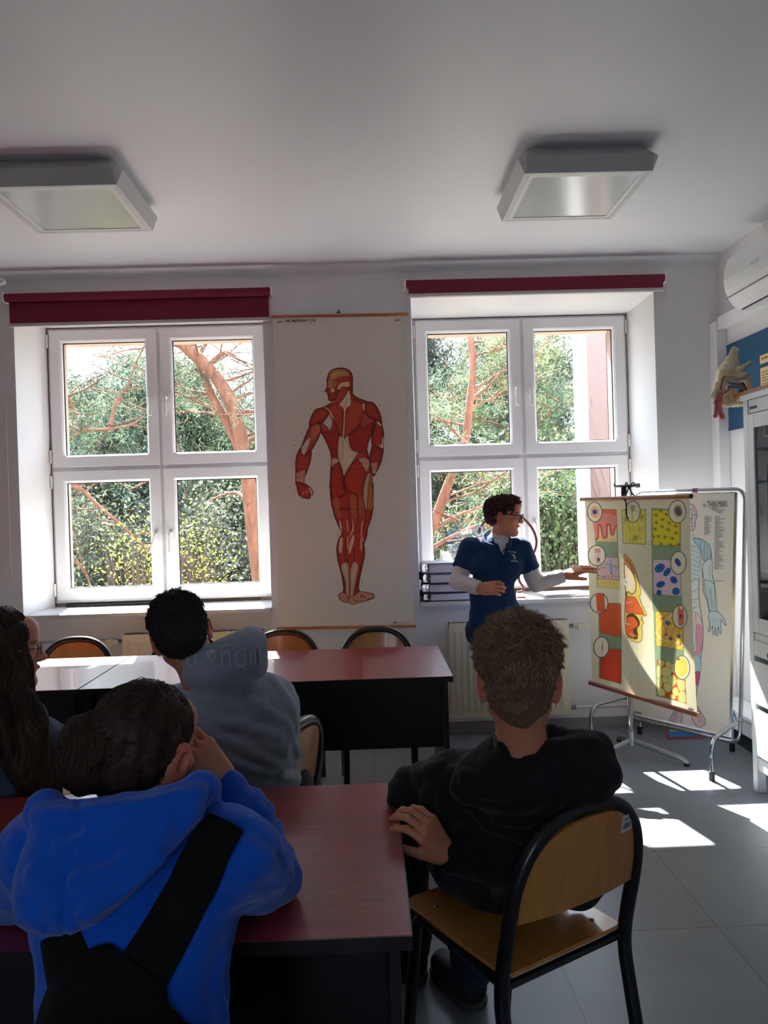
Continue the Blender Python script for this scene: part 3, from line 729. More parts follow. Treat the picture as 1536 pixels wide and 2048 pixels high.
def chair(name, label, x, y, rz, back_top=0.82, group='school chairs'):
    root = thing(name, label, 'chair', (x, y, 0), rz, group)
    L = lambda m, n, mt, **k: m.out(n, mt, root, local=True, **k)
    hw = 0.195; r = 0.0175; zs = 0.455
    # seat: plywood sheet with rounded corners and a slight dish
    s = MB(); ring = []
    for (cx, cy, a0) in ((hw-.035, .19, 0), (-hw+.035, .19, PI/2), (-hw+.02, -.19, PI), (hw-.02, -.19, 1.5*PI)):
        rr = .045 if cy > 0 else .025
        ring += [(cx-(.01 if cx > 0 else -.01)+rr*math.cos(a0+i*PI/8), cy-(.02 if cy > 0 else -.01)+rr*math.sin(a0+i*PI/8), zs) for i in range(5)]
    s.prism(ring, np.array([0, 0, 0.0]), np.array([0, 0, .010])); L(s, 'seat', M_ply, bevel=.002)
    for sx in (-1, 1):
        for (px, py) in ((sx*.14, .13), (sx*.14, -.15)):
            L(MB().lathe([(.006, 0), (.006, .002), (.003, .003)], (px, py, zs+.0102), 2, 10), 'rivet', M_steel)
    # side frames: rear upright with arch is one bent tube, front legs bend under the seat
    ztop = back_top; zb = 0.60
    up = lambda z: -0.205-(z-zs)*0.20
    rw = hw+.006
    pts = [(-rw, -.27, .012), (-rw, -.215, .30), (-rw, -.200, zs-.02), (-rw, up(zb), zb)]
    n = 14; H_ = ztop-zb
    for i in range(n+1):
        a = PI-PI*i/n; z = zb+H_*abs(math.sin(a))**0.85; pts.append((rw*math.cos(a)/max(abs(math.cos(a))**.18, .35) if False else rw*(math.copysign(abs(math.cos(a))**0.8, math.cos(a))), up(z), z))
    pts += [(rw, up(zb), zb), (rw, -.200, zs-.02), (rw, -.215, .30), (rw, -.27, .012)]
    clean = [pts[0]]
    for p in pts[1:]:
        if np.linalg.norm(np.array(p)-np.array(clean[-1])) > .006: clean.append(p)
    k = MB(); k.tube(spline(clean, 5), r, 12); L(k, 'back_frame', M_blackmetal, smooth=True)
    for sx in (-1, 1):
        k = MB(); k.tube(bent([(sx*(hw-.02), .24, .012), (sx*(hw-.025), .175, zs-.016), (sx*(hw-.01), -.20, zs-.016)], .06, 6), r*.95, 12); L(k, 'leg', M_blackmetal, smooth=True)
        for yy, xx in ((.24, hw-.02), (-.27, rw)):
            k = MB(); k.lathe([(.018, 0), (.018, .03), (.0155, .034)], (sx*xx, yy, 0), 2, 12); L(k, 'foot_cap', M_gasket)
    k = MB(); k.tube([(-hw, .0, zs-.018), (hw, .0, zs-.018)], .009, 8); k.tube([(-rw, -.196, zs-.02), (rw, -.196, zs-.02)], .010, 8); L(k, 'cross_rail', M_blackmetal)
    # half-moon plywood back
    zlo = zb+.02; rb = rw-.008; ring = []
    for i in range(n+1):
        a = PI-PI*i/n; z = zb+(H_-.016)*abs(math.sin(a))**0.85
        ring.append((rb*(math.copysign(abs(math.cos(a))**0.8, math.cos(a))), max(z, zlo-.0)))
    low = [(rb, zlo-.03), (-rb, zlo-.03)]
    F = []; V = []
    poly = ring+low; cols = 24
    xs = np.linspace(-rb, rb, cols+1); ztopx = np.interp(xs, [p[0] for p in ring], [p[1] for p in ring]); b = MB()
    for side, off in ((0, -.005), (1, .005)):
        for i, x_ in enumerate(xs):
            cv_ = -.018*(1-(x_/rb)**2)
            for z in (zlo-.03, (zlo-.03+ztopx[i])/2, ztopx[i]): V.append((x_, up(z)+cv_+off, z))
    nn = (cols+1)*3
    for i in range(cols):
        for j in range(2):
            a = i*3+j; F += [(a, a+3, a+4, a+1), (nn+a, nn+a+1, nn+a+4, nn+a+3)]
        F += [(i*3+2, i*3+5, nn+i*3+5, nn+i*3+2), (i*3+3, i*3, nn+i*3, nn+i*3+3)]
    F += [(0, 1, nn+1, nn), (1, 2, nn+2, nn+1), (cols*3+1, cols*3, nn+cols*3, nn+cols*3+1), (cols*3+2, cols*3+1, nn+cols*3+1, nn+cols*3+2)]
    bk = obj('backrest', V, F, M_ply, root, False, local=True)
    return root
fc = chair('school_chair', 'black framed plywood chair with a barcode sticker under the person in the black hoodie', 0.335, 2.0, math.radians(31), 0.825)
# inventory sticker on the back of that chair
st = [c for c in fc.children if c.name.startswith('backrest')][0]
k = MB(); up_ = lambda z: -0.205-(z-.455)*.2
def stq(x, z): return np.array([x, up_(z)-.018*(1-(x/.193)**2)-.0062, z])
k.add([stq(.108, .735), stq(.152, .735), stq(.152, .778), stq(.108, .778)], [(0, 1, 2, 3)]); lb = k.out('barcode_sticker', mat('label_paper', C(225, 225, 222), 0.5), st, local=True)
k = MB(); x = .114; rr = random.Random(3)
while x < .146:
    w = rr.choice((.0012, .002, .003)); k.add([stq(x, .742)-[0, .0006, 0], stq(x+w, .742)-[0, .0006, 0], stq(x+w, .757)-[0, .0006, 0], stq(x, .757)-[0, .0006, 0]], [(0, 1, 2, 3)]); x += w+rr.choice((.0012, .002))
for z in (.768, .763): k.add([stq(.113, z)-[0, .0006, 0], stq(.147, z)-[0, .0006, 0], stq(.147, z+.002)-[0, .0006, 0], stq(.113, z+.002)-[0, .0006, 0]], [(0, 1, 2, 3)])
k.out('barcode', M_ink, lb, local=True)
rows = [(W(155, 1290, 4.44)[0], 'plywood chair facing the class behind the left front table, leftmost of the row'),
        (-1.045, 'plywood chair behind the front tables mostly hidden by the person in the grey hoodie'),
        (W(567, 1275, 4.44)[0], 'plywood chair behind the right front table with a bright glint on its rim'),
        (W(752, 1265, 4.44)[0], 'plywood chair behind the right front table, rightmost, below the big wall chart')]
for x, lab in rows: dup(fc, (x, 4.16, 0), PI, lab, 'chairs behind the front tables')
for o in list(bpy.data.objects):
    if o.name.startswith('barcode') and o.parent and o.parent is not st and o is not lb and o.parent is not lb:
        bpy.data.objects.remove(o)
dup(fc, (-0.50, 2.63, 0), math.radians(70), 'plywood chair of the person in the grey hoodie', 'school chairs')
dup(fc, (-1.17, 2.53, 0), math.radians(-72), 'plywood chair of the long haired person at the left edge', 'school chairs')
dup(fc, (-0.39, 1.18, 0), math.radians(3), 'plywood chair of the person in the blue hoodie, mostly below the frame', 'school chairs')
for o in list(bpy.data.objects):
    if o.name.startswith('barcode_sticker') and o is not lb:
        for c in list(o.children): bpy.data.objects.remove(c)
        bpy.data.objects.remove(o)

# ------------------------------------------------------------------ radiators
M_rad = mat('radiator_enamel', C(218, 208, 182), 0.35)
M_pipe = mat('pipe_paint', C(214, 212, 206), 0.4)
def radiator(x0, x1, right, label):
    z0, z1 = 0.13, 0.745; y0, y1 = YN-.13, YN-.03
    root = thing('radiator', label, 'radiator', ((x0+x1)/2, y0, z0))
    b = MB(); n = int((x1-x0-.06)/.038); prof = [(x0, y0+.012), (x0+.03, y0+.012)]
    for i in range(n):
        a = x0+.03+i*(x1-x0-.06)/n; s_ = (x1-x0-.06)/n
        prof += [(a+s_*.15, y0+.012), (a+s_*.32, y0), (a+s_*.68, y0), (a+s_*.85, y0+.012)]
    prof += [(x1-.03, y0+.012), (x1, y0+.012), (x1, y0+.03), (x0, y0+.03)]
    b.prism([(p[0], p[1], z0+.05) for p in prof], np.array([0, 0, 0]), np.array([0, 0, z1-z0-.10]))
    b.box((x0, y0+.010, z1-.05), (x1, y0+.03, z1)); b.box((x0, y0+.010, z0), (x1, y0+.03, z0+.05)); b.box((x0, y1-.02, z0), (x1, y1, z1))
    b.out('front_panel', M_rad, root)
    g = MB(); g.box((x0, y0+.028, z1-.03), (x0+.002, y1-.018, z1)); g.box((x1-.002, y0+.028, z1-.55), (x1, y1-.018, z1))
    m = int((x1-x0)/.022)
    for i in range(m): g.box((x0+i*.022+.004, y0+.032, z1-.006), (x0+i*.022+.012, y1-.022, z1+.002))
    g.out('top_grille', mat('grille', C(70, 68, 64), 0.5), root)
    for x in (x0+.12, x1-.12): MB().box((x-.015, y1, z0+.05), (x+.015, YN-.0005, z1-.05)).out('mounting_bracket', M_rad, root)
    sx = 1 if right else -1; xe = x1 if right else x0; zt = z1-.045; ym = (y0+y1)/2
    k = MB(); k.tube([(xe, ym, zt), (xe+sx*.045, ym, zt)], .013, 12); k.out('valve_body', M_steel, root, smooth=False)
    k = MB(); c = (xe+sx*.085, ym-.012, zt-.006); k.tube([(xe+sx*.04, ym, zt), c], .016, 12)
    k.tube([(c[0], c[1]+.02, c[2]), (c[0]+sx*.004, c[1]-.022, c[2])], .027, 20); k.out('thermostat_knob', mat('knob_cream', C(218, 208, 184), 0.4), root)
    k = MB()
    for i in range(9):
        a = 2*PI*i/9; k.tube([(c[0]+sx*.004+.014*math.cos(a), c[1]-.023, c[2]+.014*math.sin(a)), (c[0]+sx*.004+.026*math.cos(a), c[1]-.023, c[2]+.026*math.sin(a))], .004, 6)
    k.out('knob_fins', mat('knob_white', C(235, 228, 208), 0.4), root)
    xp_ = XR-.002 if right else XL+.002
    k = MB(); k.tube([(xe+sx*.045, YN-.05, zt+.004), (xp_-sx*.2, YN-.05, zt+.004)], .0095, 10); k.out('supply_pipe', M_pipe, root, smooth=True)
    zl = z0+.035
    k = MB(); k.tube([(xe, ym, zl), (xe+sx*.04, ym, zl)], .014, 12); k.out('return_nut', M_steel, root)
    k = MB(); k.tube([(xe+sx*.04, ym, zl), (xp_-sx*.2, ym, zl)], .0105, 10); k.out('return_pipe', M_pipe, root, smooth=True)
    for xx in ((xe+xp_)/2,):
        k = MB(); k.box((xx-.012, YN-.06, zt-.012), (xx+.012, YN-.0005, zt+.02)); k.out('pipe_clip', M_pipe, root)
    return root
r2 = W(1138, 1236, YN-.13); radiator(r2[0]-.78, r2[0], True, 'cream panel radiator under the right window behind the person in the black hoodie')
r1 = W(243, 1270, YN-.13); radiator(r1[0], r1[0]+.9, False, 'cream panel radiator under the left window behind the front tables')
# small dark box on the wall below the big chart
q = W(739, 1266, YB-.03); k = MB(); k.box((q[0]-.033, YB-.05, q[2]-.1), (q[0]+.033, YB-.001, q[2]+.012)); tag(k.out('wall_socket_box', mat('brown_plastic', C(70, 34, 28), 0.4), bevel=.006, loc=None), 'small dark brown box on the wall just below the big chart', 'box')

# ------------------------------------------------------------------ glazed cabinet on the right
XC = WZ(1507, 1580, 0)[0]; YC = WZ(1507, 1580, 0)[1]
y1_cab = YC
cab = thing('display_cabinet', 'white cabinet with glass door above black-knobbed drawers at the right edge', 'cabinet', ((XC+XR)/2, YC-.45, 0))
y1 = YC; y0 = YC-.92; zt = 2.005
def kb(a, b, n, m=M_white, p=None, bv=.002): return MB().box(a, b).out(n, m, p or cab, bevel=bv)
for (yy) in (y1-.045, y0):
    kb((XC, yy, 0), (XC+.045, yy+.045, zt), 'corner_post'); kb((XR-.07, yy, 0), (XR-.026, yy+.045, zt), 'corner_post')
kb((XC+.046, y1-.018, .13), (XR-.066, y1-.004, zt-.03), 'end_panel'); kb((XC+.046, y0+.004, .13), (XR-.066, y0+.018, zt-.03), 'end_panel')
kb((XR-.036, y0+.046, .13), (XR-.028, y1-.046, zt-.03), 'back_panel'); kb((XC-.012, y0-.01, zt), (XR-.026, y1+.012, zt+.028), 'top_board')
kb((XC+.006, y0+.045, .12), (XC+.03, y1-.045, .185), 'bottom_rail'); kb((XC+.03, y0+.045, .15), (XR-.033, y1-.046, .165), 'bottom_shelf')
kb((XC+.006, y0+.045, zt-.07), (XC+.03, y1-.045, zt-.002), 'top_rail')
zz = [.19, .455, .70, .795]
M_knob = mat('black_knob', C(18, 18, 20), 0.3)
for i in range(3):
    dr = kb((XC-.002, y0+.05, zz[i]+.006), (XC+.016, y1-.05, zz[i+1]-.022 if i < 2 else zz[i+1]-.012), 'drawer')
    for f in (.25, .75):
        c = (XC-.002, y0+.05+(y1-y0-.1)*f, (zz[i]+zz[i+1])/2-.005); k = MB(); k.lathe([(.008, 0), (.008, -.012), (.017, -.018), (.019, -.026), (.014, -.033), (.004, -.035)], c, 0, 18); k.out('knob', M_knob, dr, smooth=True)
kb((XC+.006, y0+.045, .785), (XC+.028, y1-.045, .82), 'middle_rail')
ym = (y0+y1)/2
for (a, b) in ((y0+.05, ym-.003), (ym+.003, y1-.05)):
    d = MB(); z0_, z1_ = .826, zt-.075; w = .055
    d.box((XC-.002, a, z0_), (XC+.018, a+w, z1_)); d.box((XC-.002, b-w, z0_), (XC+.018, b, z1_)); d.box((XC-.0015, a+w, z0_), (XC+.0175, b-w, z0_+w+.02)); d.box((XC-.0015, a+w, z1_-w-.015), (XC+.0175, b-w, z1_))
    do = d.out('door', M_white, cab, bevel=.002)
    MB().box((XC+.006, a+w-.004, z0_+w+.015), (XC+.010, b-w+.004, z1_-w-.01)).out('glass_pane', glass_mat('cabinet_glass', (.55, .57, .56, 1)), do)
for z in (1.12, 1.45): kb((XC+.03, y0+.046, z), (XR-.035, y1-.046, z+.016), 'shelf')
kb((XC+.02, y0+.046, .83), (XR-.035, y1-.046, .846), 'shelf')
# small label on the top of the cabinet's corner
k = MB(); k.box((XC+.0045, y1-.13, zt-.05), (XC+.0062, y1-.06, zt-.036)); k.out('name_label', M_ink, cab)
# wooden board lying on the cabinet top
q = WX(1475, 803, XC+.06)
wb = MB().box((XC-.005, y0-.1, zt+.029), (XC+.20, y1+.10, zt+.05)); tag(wb.out('wooden_board', M_rod, bevel=.003), 'tan wooden board lying on top of the white cabinet', 'board')
# low white chest further back along the right wall
lc = thing('low_cabinet', 'low white cabinet in the corner behind the glazed cabinet', 'cabinet', (XR-.08, 4.45, 0))
MB().box((XR-.17, y1+.03, .10), (XR-.014, YB-.16, .205)).out('body', M_white, lc, bevel=.003); MB().box((XR-.19, y1+.02, .205), (XR-.014, YB-.15, .228)).out('top_board', M_white, lc, bevel=.003)
MB().box((XR-.14, y1+.06, 0), (XR-.02, YB-.18, .10)).out('plinth', M_dark, lc)

# ------------------------------------------------------------------ air conditioner
ac = thing('air_conditioner', 'white wall air conditioner high on the right wall at the right edge', 'air conditioner', (XR, 3.9, 2.72))
ya = WX(1446, 560, XR-.215)[1]; za0, za1 = WX(1480, 623, XR-.12)[2], WX(1446, 527, XR-.15)[2]
M_ac = mat('ac_plastic', C(222, 226, 226), 0.3); h_ = za1-za0
prof = [(0, za1), (.15, za1), (.185, za1-.02), (.207, za1-.09), (.212, za1-.15), (.205, za1-.21), (.19, za1-.245), (.19, za1-.248), (.165, za0+.04), (.13, za0+.01), (.08, za0), (0, za0)]
b = MB(); pts = [(XR-.001-p[0], ya, p[1]) for p in prof]; b.prism(pts, np.array([0, 0, 0]), np.array([0, -.84, 0])); b.out('body', M_ac, ac, bevel=.003)
k = MB(); a_, b2 = np.array((XR-.001-.19, ya-.0, za1-.2465)), None
k.tube([(XR-.0015-.1905, ya+.0005, za1-.246), (XR-.0015-.1905, ya-.84, za1-.246)], .0022, 6); k.out('panel_seam', M_dark, ac)
k = MB(); pr = [(.186, za1-.252), (.160, za0+.036), (.128, za0+.0085), (.132, za0+.004), (.166, za0+.031), (.191, za1-.254)]
k.prism([(XR-.001-p[0], ya-.035, p[1]) for p in pr], np.array([0, 0, 0]), np.array([0, -.77, 0])); k.out('air_flap', M_pvc, ac, bevel=.001)
k = MB(); k.tube([(XR-.125, ya-.05, za0+.0045), (XR-.125, ya-.80, za0+.0045)], .006, 8); k.out('outlet_slot', M_gasket, ac)
put_text('maker_lettering', '\u2756 GREE', .024, (XR-.2125, ya-.335, za1-.155), (0, -1, 0), (0, 0, 1), mat('grey_print', C(150, 152, 152), 0.5), ac, lift=.002)
# ------------------------------------------------------------------ blue notice board with notes
zb1 = WX(1452, 693, XR-.02)[2]; zb0 = WX(1458, 860, XR-.02)[2]; yb1 = WX(1452, 693, XR-.02)[1]
nb = thing('notice_board', 'blue notice board on the right wall behind the bone model', 'notice board', (XR, 4.3, zb0))
MB().box((XR-.018, 2.9, zb0), (XR-.001, yb1, zb1)).out('panel', mat('blue_felt', C(32, 80, 112), 0.85, noise=(90, .1, (1, 1, 1))), nb, bevel=.003)
k = MB()
for (a, b2) in (((2.9, zb1-.004), (yb1, zb1+.003)), ((2.9, zb0-.003), (yb1, zb0+.004))): k.box((XR-.021, a[0], a[1]), (XR-.001, b2[0], b2[1]))
k.out('edge_strip', mat('blue_edge', C(34, 52, 110), 0.5), nb)
M_note = mat('yellowed_paper', C(222, 190, 140), 0.8)
for (pa, pb, nm, lb_, rows_) in (((1519, 712), (1560, 728), 'title_strip', 'small cream paper strip pinned on the blue notice board', 1), ((1520, 737), (1580, 788), 'typed_note', 'larger yellowed typed sheet on the blue notice board under the strip', 9)):
    a = WX(*pa, XR-.024); b2 = WX(pb[0], pb[1]-(pb[0]-pa[0])*-.1, XR-.024); z1_ = a[2]; z0_ = z1_-(.05 if rows_ == 1 else .175)
    nt_ = MB().box((XR-.0225, a[1]-.34, z0_), (XR-.0215, a[1], z1_)).out(nm, M_note); tag(nt_, lb_, 'note')
    k = MB()
    for i in range(rows_):
        z = z1_-.03-i*.017 if rows_ > 1 else z1_-.027
        y_ = a[1]-.02
        while y_ > a[1]-.30:
            w = rr.uniform(.008, .03); k.box((XR-.0232, y_-w, z), (XR-.0226, y_, z+(.006 if rows_ > 1 else .012))); y_ -= w+.006
    k.out('typing', mat('brown_ink', C(110, 80, 50), .7), nt_)
# ================================================================== charts and stands
M_sheet = mat('printed_sheet', attr='col', rough=0.65, trans=0.0, spec=0.3)
M_sheet_t = mat('printed_hanging_sheet', attr='col', rough=0.6, trans=0.38, spec=0.3)
# ---- big muscle chart between the windows
def U(*p): return [(580+x/6.829, 710+y/6.829) for x, y in p]
def Lg(*p): return [(620+x/6.827, 960+y/6.827) for x, y in p]
RED, DRED, CRM, DK = (186, 62, 44), (150, 40, 34), (226, 202, 168), (92, 30, 30)
PAPER = (226, 216, 202)
cv = Canvas((546, 633), (805, 629), (829, 1250), (557, 1254), 330, 760, PAPER)
def muscle_man(cv):
    F = lambda a, p=5.2, m=.13: (a, p, m)
    kw = dict(edge=DK, ew=.8, rim=.30, rimw=6)
    cv.poly(Lg((270, 60), (285, 150), (300, 300), (330, 440), (370, 540), (415, 650), (430, 690), (400, 740), (370, 830), (362, 930), (375, 1050), (400, 1150), (430, 1280), (450, 1400), (448, 1500), (390, 1550), (395, 1590), (430, 1630), (480, 1655), (520, 1645), (545, 1675), (590, 1680), (660, 1665), (740, 1640), (830, 1610), (872, 1585), (870, 1545), (830, 1525), (720, 1515), (672, 1495), (665, 1400), (690, 1250), (715, 1130), (742, 1000), (745, 900), (735, 830), (768, 740), (790, 600), (830, 490), (855, 350), (862, 200), (862, 60), (858, -6), (780, -14), (560, -14), (350, -14), (272, -6)), RED, fib=F(.05, 4.0), **kw)
    cv.poly(U((845, 400), (850, 480), (890, 525), (960, 560), (1060, 598), (1110, 650), (1150, 760), (1150, 880), (1130, 960), (1108, 1050), (1070, 1130), (1050, 1220), (1062, 1300), (1085, 1360), (1095, 1450), (1110, 1560), (1122, 1650), (1130, 1800), (1134, 1980), (1128, 2050), (1000, 2062), (720, 2062), (590, 2050), (562, 1980), (545, 1800), (545, 1650), (555, 1480), (560, 1350), (540, 1250), (490, 1130), (440, 1040), (415, 990), (420, 900), (430, 840), (440, 760), (420, 690), (470, 660), (560, 612), (600, 590), (640, 520), (690, 400)), RED, fib=F(1.45, 4.6), **kw)
    # latissimus darker
    cv.poly(U((430, 1000), (540, 1010), (640, 970), (680, 1060), (655, 1150), (650, 1340), (570, 1350), (545, 1250), (490, 1120)), (176, 52, 42), fib=F(1.2, 4.2), rim=.2)
    cv.poly(U((930, 930), (1050, 940), (1130, 900), (1105, 1050), (1070, 1130), (1050, 1230), (960, 1275), (850, 1250), (800, 1120), (795, 1050), (860, 1000)), (178, 54, 42), fib=F(1.75, 4.2), rim=.2)
    # trapezius and shoulder girdle
    cv.poly(U((480, 690), (560, 640), (690, 600), (730, 690), (728, 760), (710, 1080), (640, 965), (580, 800)), (192, 72, 50), fib=F(.9, 4.5, .16), edge=DK, ew=.6, rim=.25)
    cv.poly(U((825, 560), (900, 570), (1010, 640), (1012, 720), (965, 880), (850, 1000), (740, 1070), (748, 760), (780, 690)), (196, 78, 52), fib=F(2.2, 4.5, .16), edge=DK, ew=.6, rim=.25)
    cv.poly(U((690, 400), (760, 390), (770, 480), (690, 590), (620, 640), (560, 640), (620, 560)), (190, 70, 50), fib=F(.6, 4), edge=DK, ew=.5)
    cv.poly(U((800, 450), (775, 490), (722, 570), (672, 632), (722, 680), (735, 760), (716, 1090), (735, 1092), (750, 760), (772, 680), (820, 640), (826, 560)), CRM)
    for i in range(8): cv.ell(U((770-i*4, 560+i*16))[0], (1.0, .8), (150, 100, 70))
    cv.poly(U((985, 640), (1060, 610), (1030, 690), (1010, 720)), (222, 190, 150))
    cv.poly(U((440, 690), (490, 670), (560, 740), (600, 830), (560, 800), (500, 720)), (216, 180, 140))
    cv.poly(U((985, 780), (1030, 740), (1080, 800), (1150, 840), (1120, 880), (1010, 935), (960, 930)), (188, 76, 66), edge=DK, ew=.6, fib=F(1.2))
    # scapula gap and aponeurosis
    cv.poly(U((530, 755), (575, 850), (580, 890), (545, 990), (490, 925), (440, 882), (480, 840)), (214, 196, 180), edge=DK, ew=.6, smooth=False)
    cv.poly(U((415, 905), (440, 885), (490, 925), (545, 990), (470, 985), (425, 960)), (184, 74, 70), edge=DK, ew=.5)
    cv.poly(U((720, 1080), (680, 1060), (655, 1150), (655, 1340), (690, 1440), (720, 1560), (735, 1605), (760, 1550), (812, 1480), (872, 1390), (925, 1285), (850, 1250), (810, 1180), (790, 1050), (740, 1095)), CRM, rim=.12)
    for i in range(7): cv.ell(U((718, 1130+i*38))[0], (1.3, 1.6), (170, 120, 90))
    # gluteal region
    cv.poly(U((640, 1395), (572, 1480), (550, 1600), (545, 1720), (560, 1860), (592, 1915), (700, 1880), (765, 1830), (732, 1720), (722, 1590), (690, 1460)), (186, 60, 40), fib=F(.85, 5.5, .2), edge=DK, ew=.7, rim=.3)
    cv.poly(U((870, 1388), (930, 1370), (985, 1440), (1062, 1555), (1022, 1660), (1000, 1760), (990, 1890), (880, 1850), (790, 1800), (742, 1740), (735, 1620), (800, 1490)), (190, 62, 40), fib=F(2.2, 5.5, .2), edge=DK, ew=.7, rim=.3)
    cv.poly(U((570, 1368), (630, 1355), (668, 1400), (600, 1440), (568, 1480)), (214, 170, 140), edge=DK, ew=.4)
    cv.poly(U((930, 1372), (1000, 1345), (1060, 1370), (1085, 1402), (1080, 1450), (1050, 1540), (1015, 1500), (965, 1420)), (206, 158, 126), edge=DK, ew=.4)
    cv.poly(U((870, 1380), (920, 1300), (960, 1285), (1040, 1330), (1000, 1342), (920, 1365)), (190, 70, 52), fib=F(1), edge=DK, ew=.4)
    cv.line(U((730, 1600), (735, 1720), (775, 1830)), DK, 1.6); cv.line(U((735, 1600), (735, 1690), (790, 1800)), (120, 30, 28), 1.2)
    cv.poly(U((1064, 1560), (1085, 1585), (1062, 1750), (1048, 2040), (1010, 2040), (1000, 1900), (1002, 1760), (1032, 1640)), (222, 196, 160), rim=.2)
    cv.poly(U((1085, 1590), (1112, 1570), (1128, 1800), (1132, 2040), (1050, 2040), (1064, 1750)), (206, 120, 70), fib=F(.05, 6), rim=.2)
    # arms
    cv.poly(U((1160, 850), (1210, 860), (1250, 900), (1275, 1000), (1277, 1100), (1270, 1205), (1220, 1240), (1150, 1245), (1112, 1150), (1115, 1050), (1140, 950)), RED, fib=F(.2), **kw)
    cv.poly(U((1130, 1180), (1100, 1260), (1085, 1330), (1095, 1430), (1110, 1500), (1120, 1560), (1135, 1605), (1180, 1540), (1230, 1440), (1258, 1340), (1272, 1215), (1210, 1220)), (178, 56, 46), fib=F(.3), **kw)
    cv.poly(U((1180, 860), (1225, 880), (1240, 920), (1205, 900)), CRM); cv.poly(U((1268, 1060), (1277, 1120), (1272, 1190), (1255, 1230), (1205, 1180), (1250, 1170), (1255, 1090)), (224, 204, 176), smooth=False)
    for i in range(5): cv.line(U((1110+i*18, 1420), (1120+i*14, 1500), (1128+i*8, 1560)), CRM, 1.1)
    cv.poly(U((1030, 612), (1080, 597), (1130, 610), (1180, 660), (1222, 740), (1246, 820), (1250, 885), (1200, 858), (1120, 825), (1060, 790), (1022, 720)), (182, 60, 44), fib=F(.9), **kw)
    cv.poly(U((275, 920), (240, 980), (200, 1070), (175, 1140), (150, 1210), (150, 1270), (190, 1315), (240, 1290), (290, 1250), (350, 1150), (400, 1050), (420, 990), (415, 900), (400, 868), (330, 905)), (190, 72, 50), fib=F(-.5, 4.5), **kw)
    cv.poly(U((300, 930), (370, 900), (410, 960), (350, 1080), (285, 1090)), (206, 112, 74), fib=F(-.5, 4, .2))
    cv.poly(U((150, 1210), (110, 1270), (85, 1340), (73, 1430), (75, 1520), (75, 1600), (80, 1690), (110, 1725), (185, 1705), (200, 1620), (230, 1540), (265, 1440), (285, 1350), (288, 1255), (240, 1280), (190, 1312)), RED, fib=F(-.25, 4.5, .18), **kw)
    cv.poly(U((275, 1072), (222, 1110), (172, 1180), (150, 1240), (165, 1300), (200, 1312), (232, 1240), (266, 1160)), (212, 196, 180), edge=DK, ew=.6)
    for i in range(6): cv.line(U((95+i*20, 1560-i*8), (90+i*20, 1640), (95+i*17, 1710)), (224, 190, 158), 1.5)
    cv.poly(U((80, 1680), (92, 1750), (110, 1830), (140, 1890), (190, 1900), (240, 1912), (275, 1900), (285, 1850), (310, 1862), (312, 1820), (290, 1775), (250, 1735), (190, 1700)), (182, 64, 54), fib=F(.8), **kw)
    for (a, b) in (((180, 1835), 11), ((222, 1815), 12), ((150, 1880), 12), ((275, 1780), 13)): cv.ell(U(a)[0], (b/6.8, b/6.8*.9), (226, 196, 172))
    cv.poly(U((245, 1755), (275, 1765), (308, 1830), (300, 1858), (275, 1835), (262, 1795)), (222, 188, 164), edge=DK, ew=.4)
    cv.poly(U((420, 680), (350, 700), (300, 770), (270, 850), (262, 925), (330, 910), (400, 870), (450, 852), (500, 792), (532, 742), (480, 690)), (190, 70, 46), fib=F(.75, 4.6, .2), **kw)
    # head
    cv.poly(U((500, 330), (510, 270), (530, 215), (570, 175), (640, 152), (720, 148), (790, 170), (835, 215), (853, 280), (853, 350), (845, 425), (800, 420), (700, 400), (660, 440), (640, 520), (590, 580), (550, 588), (530, 575), (520, 540), (512, 490), (500, 468), (482, 462), (478, 450), (502, 410), (506, 370)), RED, fib=F(.3, 4), **kw)
    cv.poly(U((525, 300), (545, 220), (600, 175), (700, 165), (780, 185), (800, 250), (700, 265), (640, 290), (590, 320), (545, 330)), (218, 160, 104), fib=F(1.4, 6, .08), rim=.25, rimw=8)
    cv.poly(U((690, 350), (790, 332), (805, 345), (800, 398), (700, 388)), (224, 190, 146)); cv.poly(U((650, 400), (690, 350), (712, 380), (660, 440)), (222, 186, 144))
    cv.poly(U((520, 330), (590, 330), (590, 400), (560, 420), (515, 400)), (206, 128, 84), fib=F(.6, 5)); cv.poly(U((555, 430), (600, 420), (600, 460), (565, 470)), (222, 186, 150))
    cv.ell(U((612, 360))[0], (3.6, 7.2), (216, 150, 110), .15, DK, .6); cv.ell(U((610, 358))[0], (1.5, 4), (150, 70, 50), .15)
    cv.line(U((505, 370), (535, 362)), DK, 1.2); cv.line(U((512, 505), (545, 508)), DK, .9)
    # legs
    for p in (((400, 175), (412, 400), (432, 600), (440, 680)), ((525, 140), (520, 300), (535, 440), (565, 600), (548, 770)), ((645, 160), (650, 400), (655, 560)), ((722, 190), (752, 350), (760, 480), (725, 620)), ((500, 1000), (515, 1120), (535, 1250), (532, 1400), (525, 1560)), ((480, 760), (485, 900), (480, 1080)), ((600, 900), (600, 1080)), ((440, 1160), (470, 1350), (480, 1520)), ((690, 1150), (650, 1330), (600, 1540))):
        cv.line(Lg(*p), DK, 1.3)
    for p in (((310, 210), (395, 190), (410, 330), (420, 480), (350, 420)), ((540, 170), (630, 160), (640, 330), (630, 480), (570, 430), (545, 300)), ((660, 170), (720, 190), (745, 380), (730, 470), (665, 400))): cv.poly(Lg(*p), (206, 110, 72), fib=F(.04, 5, .14), rim=.12, alpha=.75)
